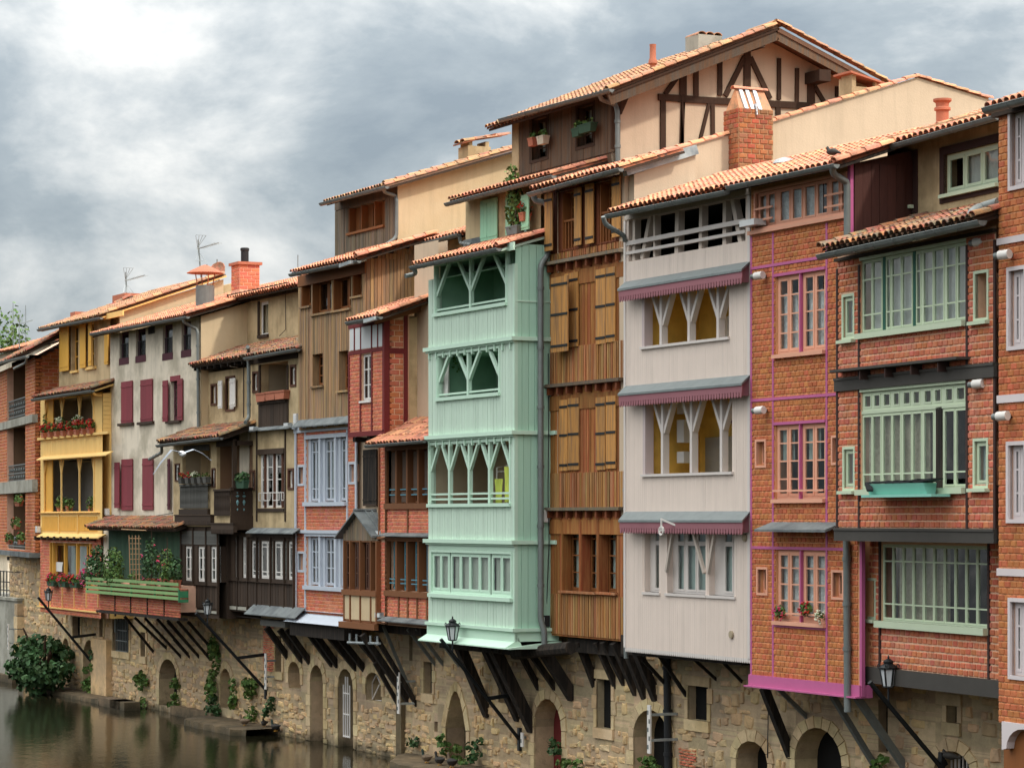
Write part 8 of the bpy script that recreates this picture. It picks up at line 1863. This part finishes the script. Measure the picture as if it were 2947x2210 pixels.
def aerial(z_, foot, tip, d, label, yagi=True, s=1.0):
    p = at(z_, *foot, d); q = at(z_, *tip, d); t = empty('tv_aerial', p, G.rz); tag(t, label, 'aerial', 'aerials on the roofs'); hh = q.z - p.z; G.zoom(*z_); dx = G.p(*tip, d)[0] - G.p(*foot, d)[0]
    b = MB(); b.tube([(0, 0, -.3), (dx, 0, hh)], .028 * s, 6); b.build('pole', M['zinc'], t)
    if yagi:
        b = MB(); b.beam((dx - .1, 0, hh - .35), (dx + 1.4 * s, .35, hh - .22), .03, .03)
        for k in range(7): u = k / 6; c = Vector((dx + .15 + 1.15 * s * u, .06 + .28 * u, hh - .33 + .1 * u)); b.beam(c + Vector((0, -.18, 0)), c + Vector((0, .18, 0)), .012, .012)
        b.build('boom', M['zinc_light'], t); b = MB()
        for sg in (-1, 1):
            for k in range(4): b.beam((dx - .05, 0, hh - .35 + sg * .05 + sg * .0), (dx + .3 + .12 * k * 0, -.2 + .14 * k, hh - .35 + sg * .5), .012, .012)
            b.beam((dx + .3, -.2, hh - .35 + sg * .5), (dx + .3, .25, hh - .35 + sg * .5), .012, .012)
        b.build('reflector', M['zinc_light'], t)
    return t
aerial(D1, (295, 540), (258, 150), 3.6, 'tall television aerial behind the capped metal flue'); aerial(A, (1345, 235), (1335, -60), 3.0, 'television aerial beside the square chimney of the yellow house roof'); aerial(A, (205, 690), (205, 420), 9.0, 'television aerial in front of the round tree at the far left'); aerial(A, (140, 690), (138, 260), 10.0, 'thin bare mast left of the aerial at the far left', False, .6); aerial(A, (275, 660), (272, 290), 10.0, 'thin bare mast right of the aerial at the far left', False, .6)
aerial(D1, (460, 500), (460, 355), 4.0, 'short thin mast rising above the round dish', False, .8); aerial(D1, (355, 545), (352, 410), 4.0, 'short bent-top mast between flue and dish', False, .8); aerial(D1, (1317, 440), (1317, 310), 1.5, 'thin single rod on the larch house roof edge', False, .5)
t = empty('satellite_dish', at(D1, 475, 500, 4.0), G.rz); tag(t, 'small reddish satellite dish on the ridge left of the brick chimney', 'dish'); b = MB(); b.lathe([(.02, 0), (.3, .05), (.42, .12), (.4, .13), (.28, .07), (.02, .02)], (0, 0, 0), 14); o = b.build('bowl', M['tile_dull'], t); o.rotation_euler = (math.radians(70), 0, math.radians(30)); b = MB(); b.tube([(0, 0, -.5), (0, .05, 0)], .03, 6); b.build('foot', M['zinc'], t)

# ================================================================ birds
mat('feather_white', (226, 226, 228), 0.8, 0, noise=0.06, bump=0); mat('feather_grey', (160, 166, 176), 0.8, 0, noise=0.1, bump=0); mat('feather_dark', (52, 48, 44), 0.7, 0, noise=0.3, nscale=20, bump=0); mat('feather_brown', (112, 94, 76), 0.8, 0, noise=0.4, nscale=25, bump=0); mat('beak', (196, 140, 50), 0.6, 0, noise=0.05, bump=0); mat('duck_green', (28, 48, 40), 0.5, 0, noise=.1, bump=0)
def body_tube(b, pts, rs, sq=1.0, n=10): b.tube(pts, rs, n)
def gull():
    p = at(B, 1930, 395, -4.0); t = empty('gull', p, G.rz); tag(t, 'white and grey gull in flight in front of the white house', 'bird')
    b = MB(); b.tube([(-.2, 0, .03), (-.15, 0, .05), (-.05, 0, .03), (.1, 0, 0), (.24, 0, .0), (.36, 0, .02)], [.02, .05, .085, .09, .05, .012], 10)
    for sg, pts in ((-1, [(-.05, -.06, .05), (-.2, -.3, .12), (-.42, -.55, -.25), (-.62, -.72, -.62)]), (1, [(-.02, .06, .05), (.1, .3, .14), (.32, .55, .0), (.55, .75, -.2)])):
        ch = [.24, .2, .14, .02]
        for i in range(3):
            a, c = Vector(pts[i]), Vector(pts[i + 1]); w0, w1 = Vector((ch[i], 0, .0)), Vector((ch[i + 1], 0, 0)); b.add([a, a + w0, c + w1, c, a + Vector((0, 0, .02)), a + w0 * .9 + Vector((0, 0, .01)), c + w1 * .9 + Vector((0, 0, .01)), c + Vector((0, 0, .02))], [(0, 1, 2, 3), (4, 7, 6, 5), (0, 4, 5, 1), (1, 5, 6, 2), (2, 6, 7, 3), (3, 7, 4, 0)], 1)
    b.lathe([(.0, -.05), (.045, 0), (.0, .05)], (-.21, 0, .05), 8); b.build('body', [M['feather_white'], M['feather_grey']], t, smooth=True); k = MB(); k.tube([(-.25, 0, .045), (-.32, 0, .03)], [.015, .004], 6); k.build('bill', M['beak'], t)
gull()
def duck(z_, x, y, label, m, head, face=0, d=-.8, s=.72, preen=False):
    p = at(z_, x, y, d); p.z = .22; t = empty('duck', p, G.rz + face); tag(t, label, 'duck', 'ducks on the stone ledge')
    b = MB(); b.tube([(-.3 * s, 0, .2 * s), (-.22 * s, 0, .2 * s), (-.1 * s, 0, .19 * s), (.08 * s, 0, .2 * s), (.2 * s, 0, .24 * s), (.34 * s, 0, .27 * s)], [.04 * s, .1 * s, .135 * s, .13 * s, .07 * s, .015 * s], 12)
    hp = [(-.22 * s, 0, .24 * s), (-.27 * s, 0, .34 * s), (-.29 * s, 0, .43 * s), (-.31 * s, 0, .47 * s), (-.3 * s, 0, .51 * s)] if not preen else [(-.2 * s, 0, .26 * s), (-.26 * s, .02, .36 * s), (-.2 * s, .06, .42 * s), (-.13 * s, .08, .38 * s), (-.1 * s, .08, .34 * s)]
    b.tube(hp, [.07 * s, .05 * s, .055 * s, .055 * s, .02 * s], 10, 1)
    for sg in (-1, 1): b.tube([(-.14 * s, sg * .11 * s, .22 * s), (.05 * s, sg * .13 * s, .22 * s), (.27 * s, sg * .05 * s, .25 * s)], [.02 * s, .06 * s, .01 * s], 8)
    b.build('body', [M[m], M[head]], t, smooth=True); k = MB(); h0 = Vector(hp[3]); k.beam(h0 + Vector((-.03 * s, 0, 0)), h0 + Vector((-.12 * s, 0, -.02 * s)) if not preen else h0 + Vector((.06, .0, -.06)), .04 * s, .018 * s); k.build('bill', M['beak'], t); k = MB()
    for sg in (-1, 1): k.tube([(0, sg * .05 * s, .1 * s), (0.01, sg * .05 * s, 0)], .012 * s, 6); k.box(-.06 * s, .02 * s, sg * .05 * s - .025 * s, sg * .05 * s + .025 * s, -.005, .012)
    k.build('feet', M['beak'], t)
duck(QQ, 845, 1585, 'grey-brown duck with a dark head, leftmost of the three on the ledge', 'feather_brown', 'duck_green', .2)
duck(QQ, 980, 1615, 'dark brown duck between the two others on the ledge', 'feather_dark', 'feather_dark', .1); duck(QQ, 1110, 1625, 'dark duck with white tail feathers, nearest the pointed arch', 'feather_dark', 'feather_brown', 0, s=.8)
duck(P1, 755, 1125, 'brown duck resting on the ledge below the wall shrub', 'feather_brown', 'feather_brown', .4, d=-.7); duck(P1, 1085, 1200, 'dark duck on the right tip of the ledge below the measuring staff', 'feather_dark', 'duck_green', .3, d=-.6); duck(P1, 960, 1150, 'dark duck standing close to the wall on the same ledge', 'feather_dark', 'feather_dark', 2.6, d=-.3, s=.65)
def pigeon(p, label, rz, mm='feather_dark'):
    t = empty('pigeon', p, G.rz + rz); tag(t, label, 'bird'); b = MB(); b.tube([(-.14, 0, .1), (-.06, 0, .1), (.05, 0, .09), (.14, 0, .08), (.26, 0, .05)], [.03, .07, .075, .04, .01], 10); b.tube([(-.1, 0, .13), (-.13, 0, .19), (-.14, 0, .22)], [.04, .035, .012], 8); b.build('body', M[mm], t, smooth=True); k = MB(); k.tube([(-.16, 0, .2), (-.2, 0, .19)], [.012, .004], 6); k.build('bill', M['beak'], t)
pigeon(at(V3, 1640, 1110, -1.2), 'dark pigeon resting on the roof tiles above the drainpipe', .2); pigeon(at(R8, 815, 825, -.3), 'black and white bird perched on the lamp arm before the low arch', .5)

# thin service cables fixed along the facades
for lab, hh, z_, pts in (('thin dark cable sagging along the white house above the shed roof', H3, B, ((1165, 1040, -.9), (1400, 1058, -.95), (1640, 1050, -.95), (1850, 1015, -.9))), ('pale cable looping under the eave of the cream house', H4, D1, ((560, 1385, -1.0), (552, 1440, -.95), (600, 1490, -.9), (680, 1505, -.66))), ('thin vertical cable on the upper cream wall under the tiled eave', H4, D1, ((1182, 690, .76), (1188, 1100, .76), (1120, 1170, .6))), ('dark cable hanging down the stone wall right of the red-doored arch', H9, MM, ((1690, 500, -.05), (1700, 900, -.05), (1690, 1400, -.05)))):
    G.zoom(*z_); ps = []
    for x, y, d in pts: q = G.p(x, y, d); ps.append(G.W(q[0], d, q[1]))
    b = MB(); b.tube([p - ps[0] for p in ps], .012, 5); o = b.build('cable', M['white_paint' if 'pale' in lab else 'iron']); o.location = ps[0]; tag(o, lab, 'cable')
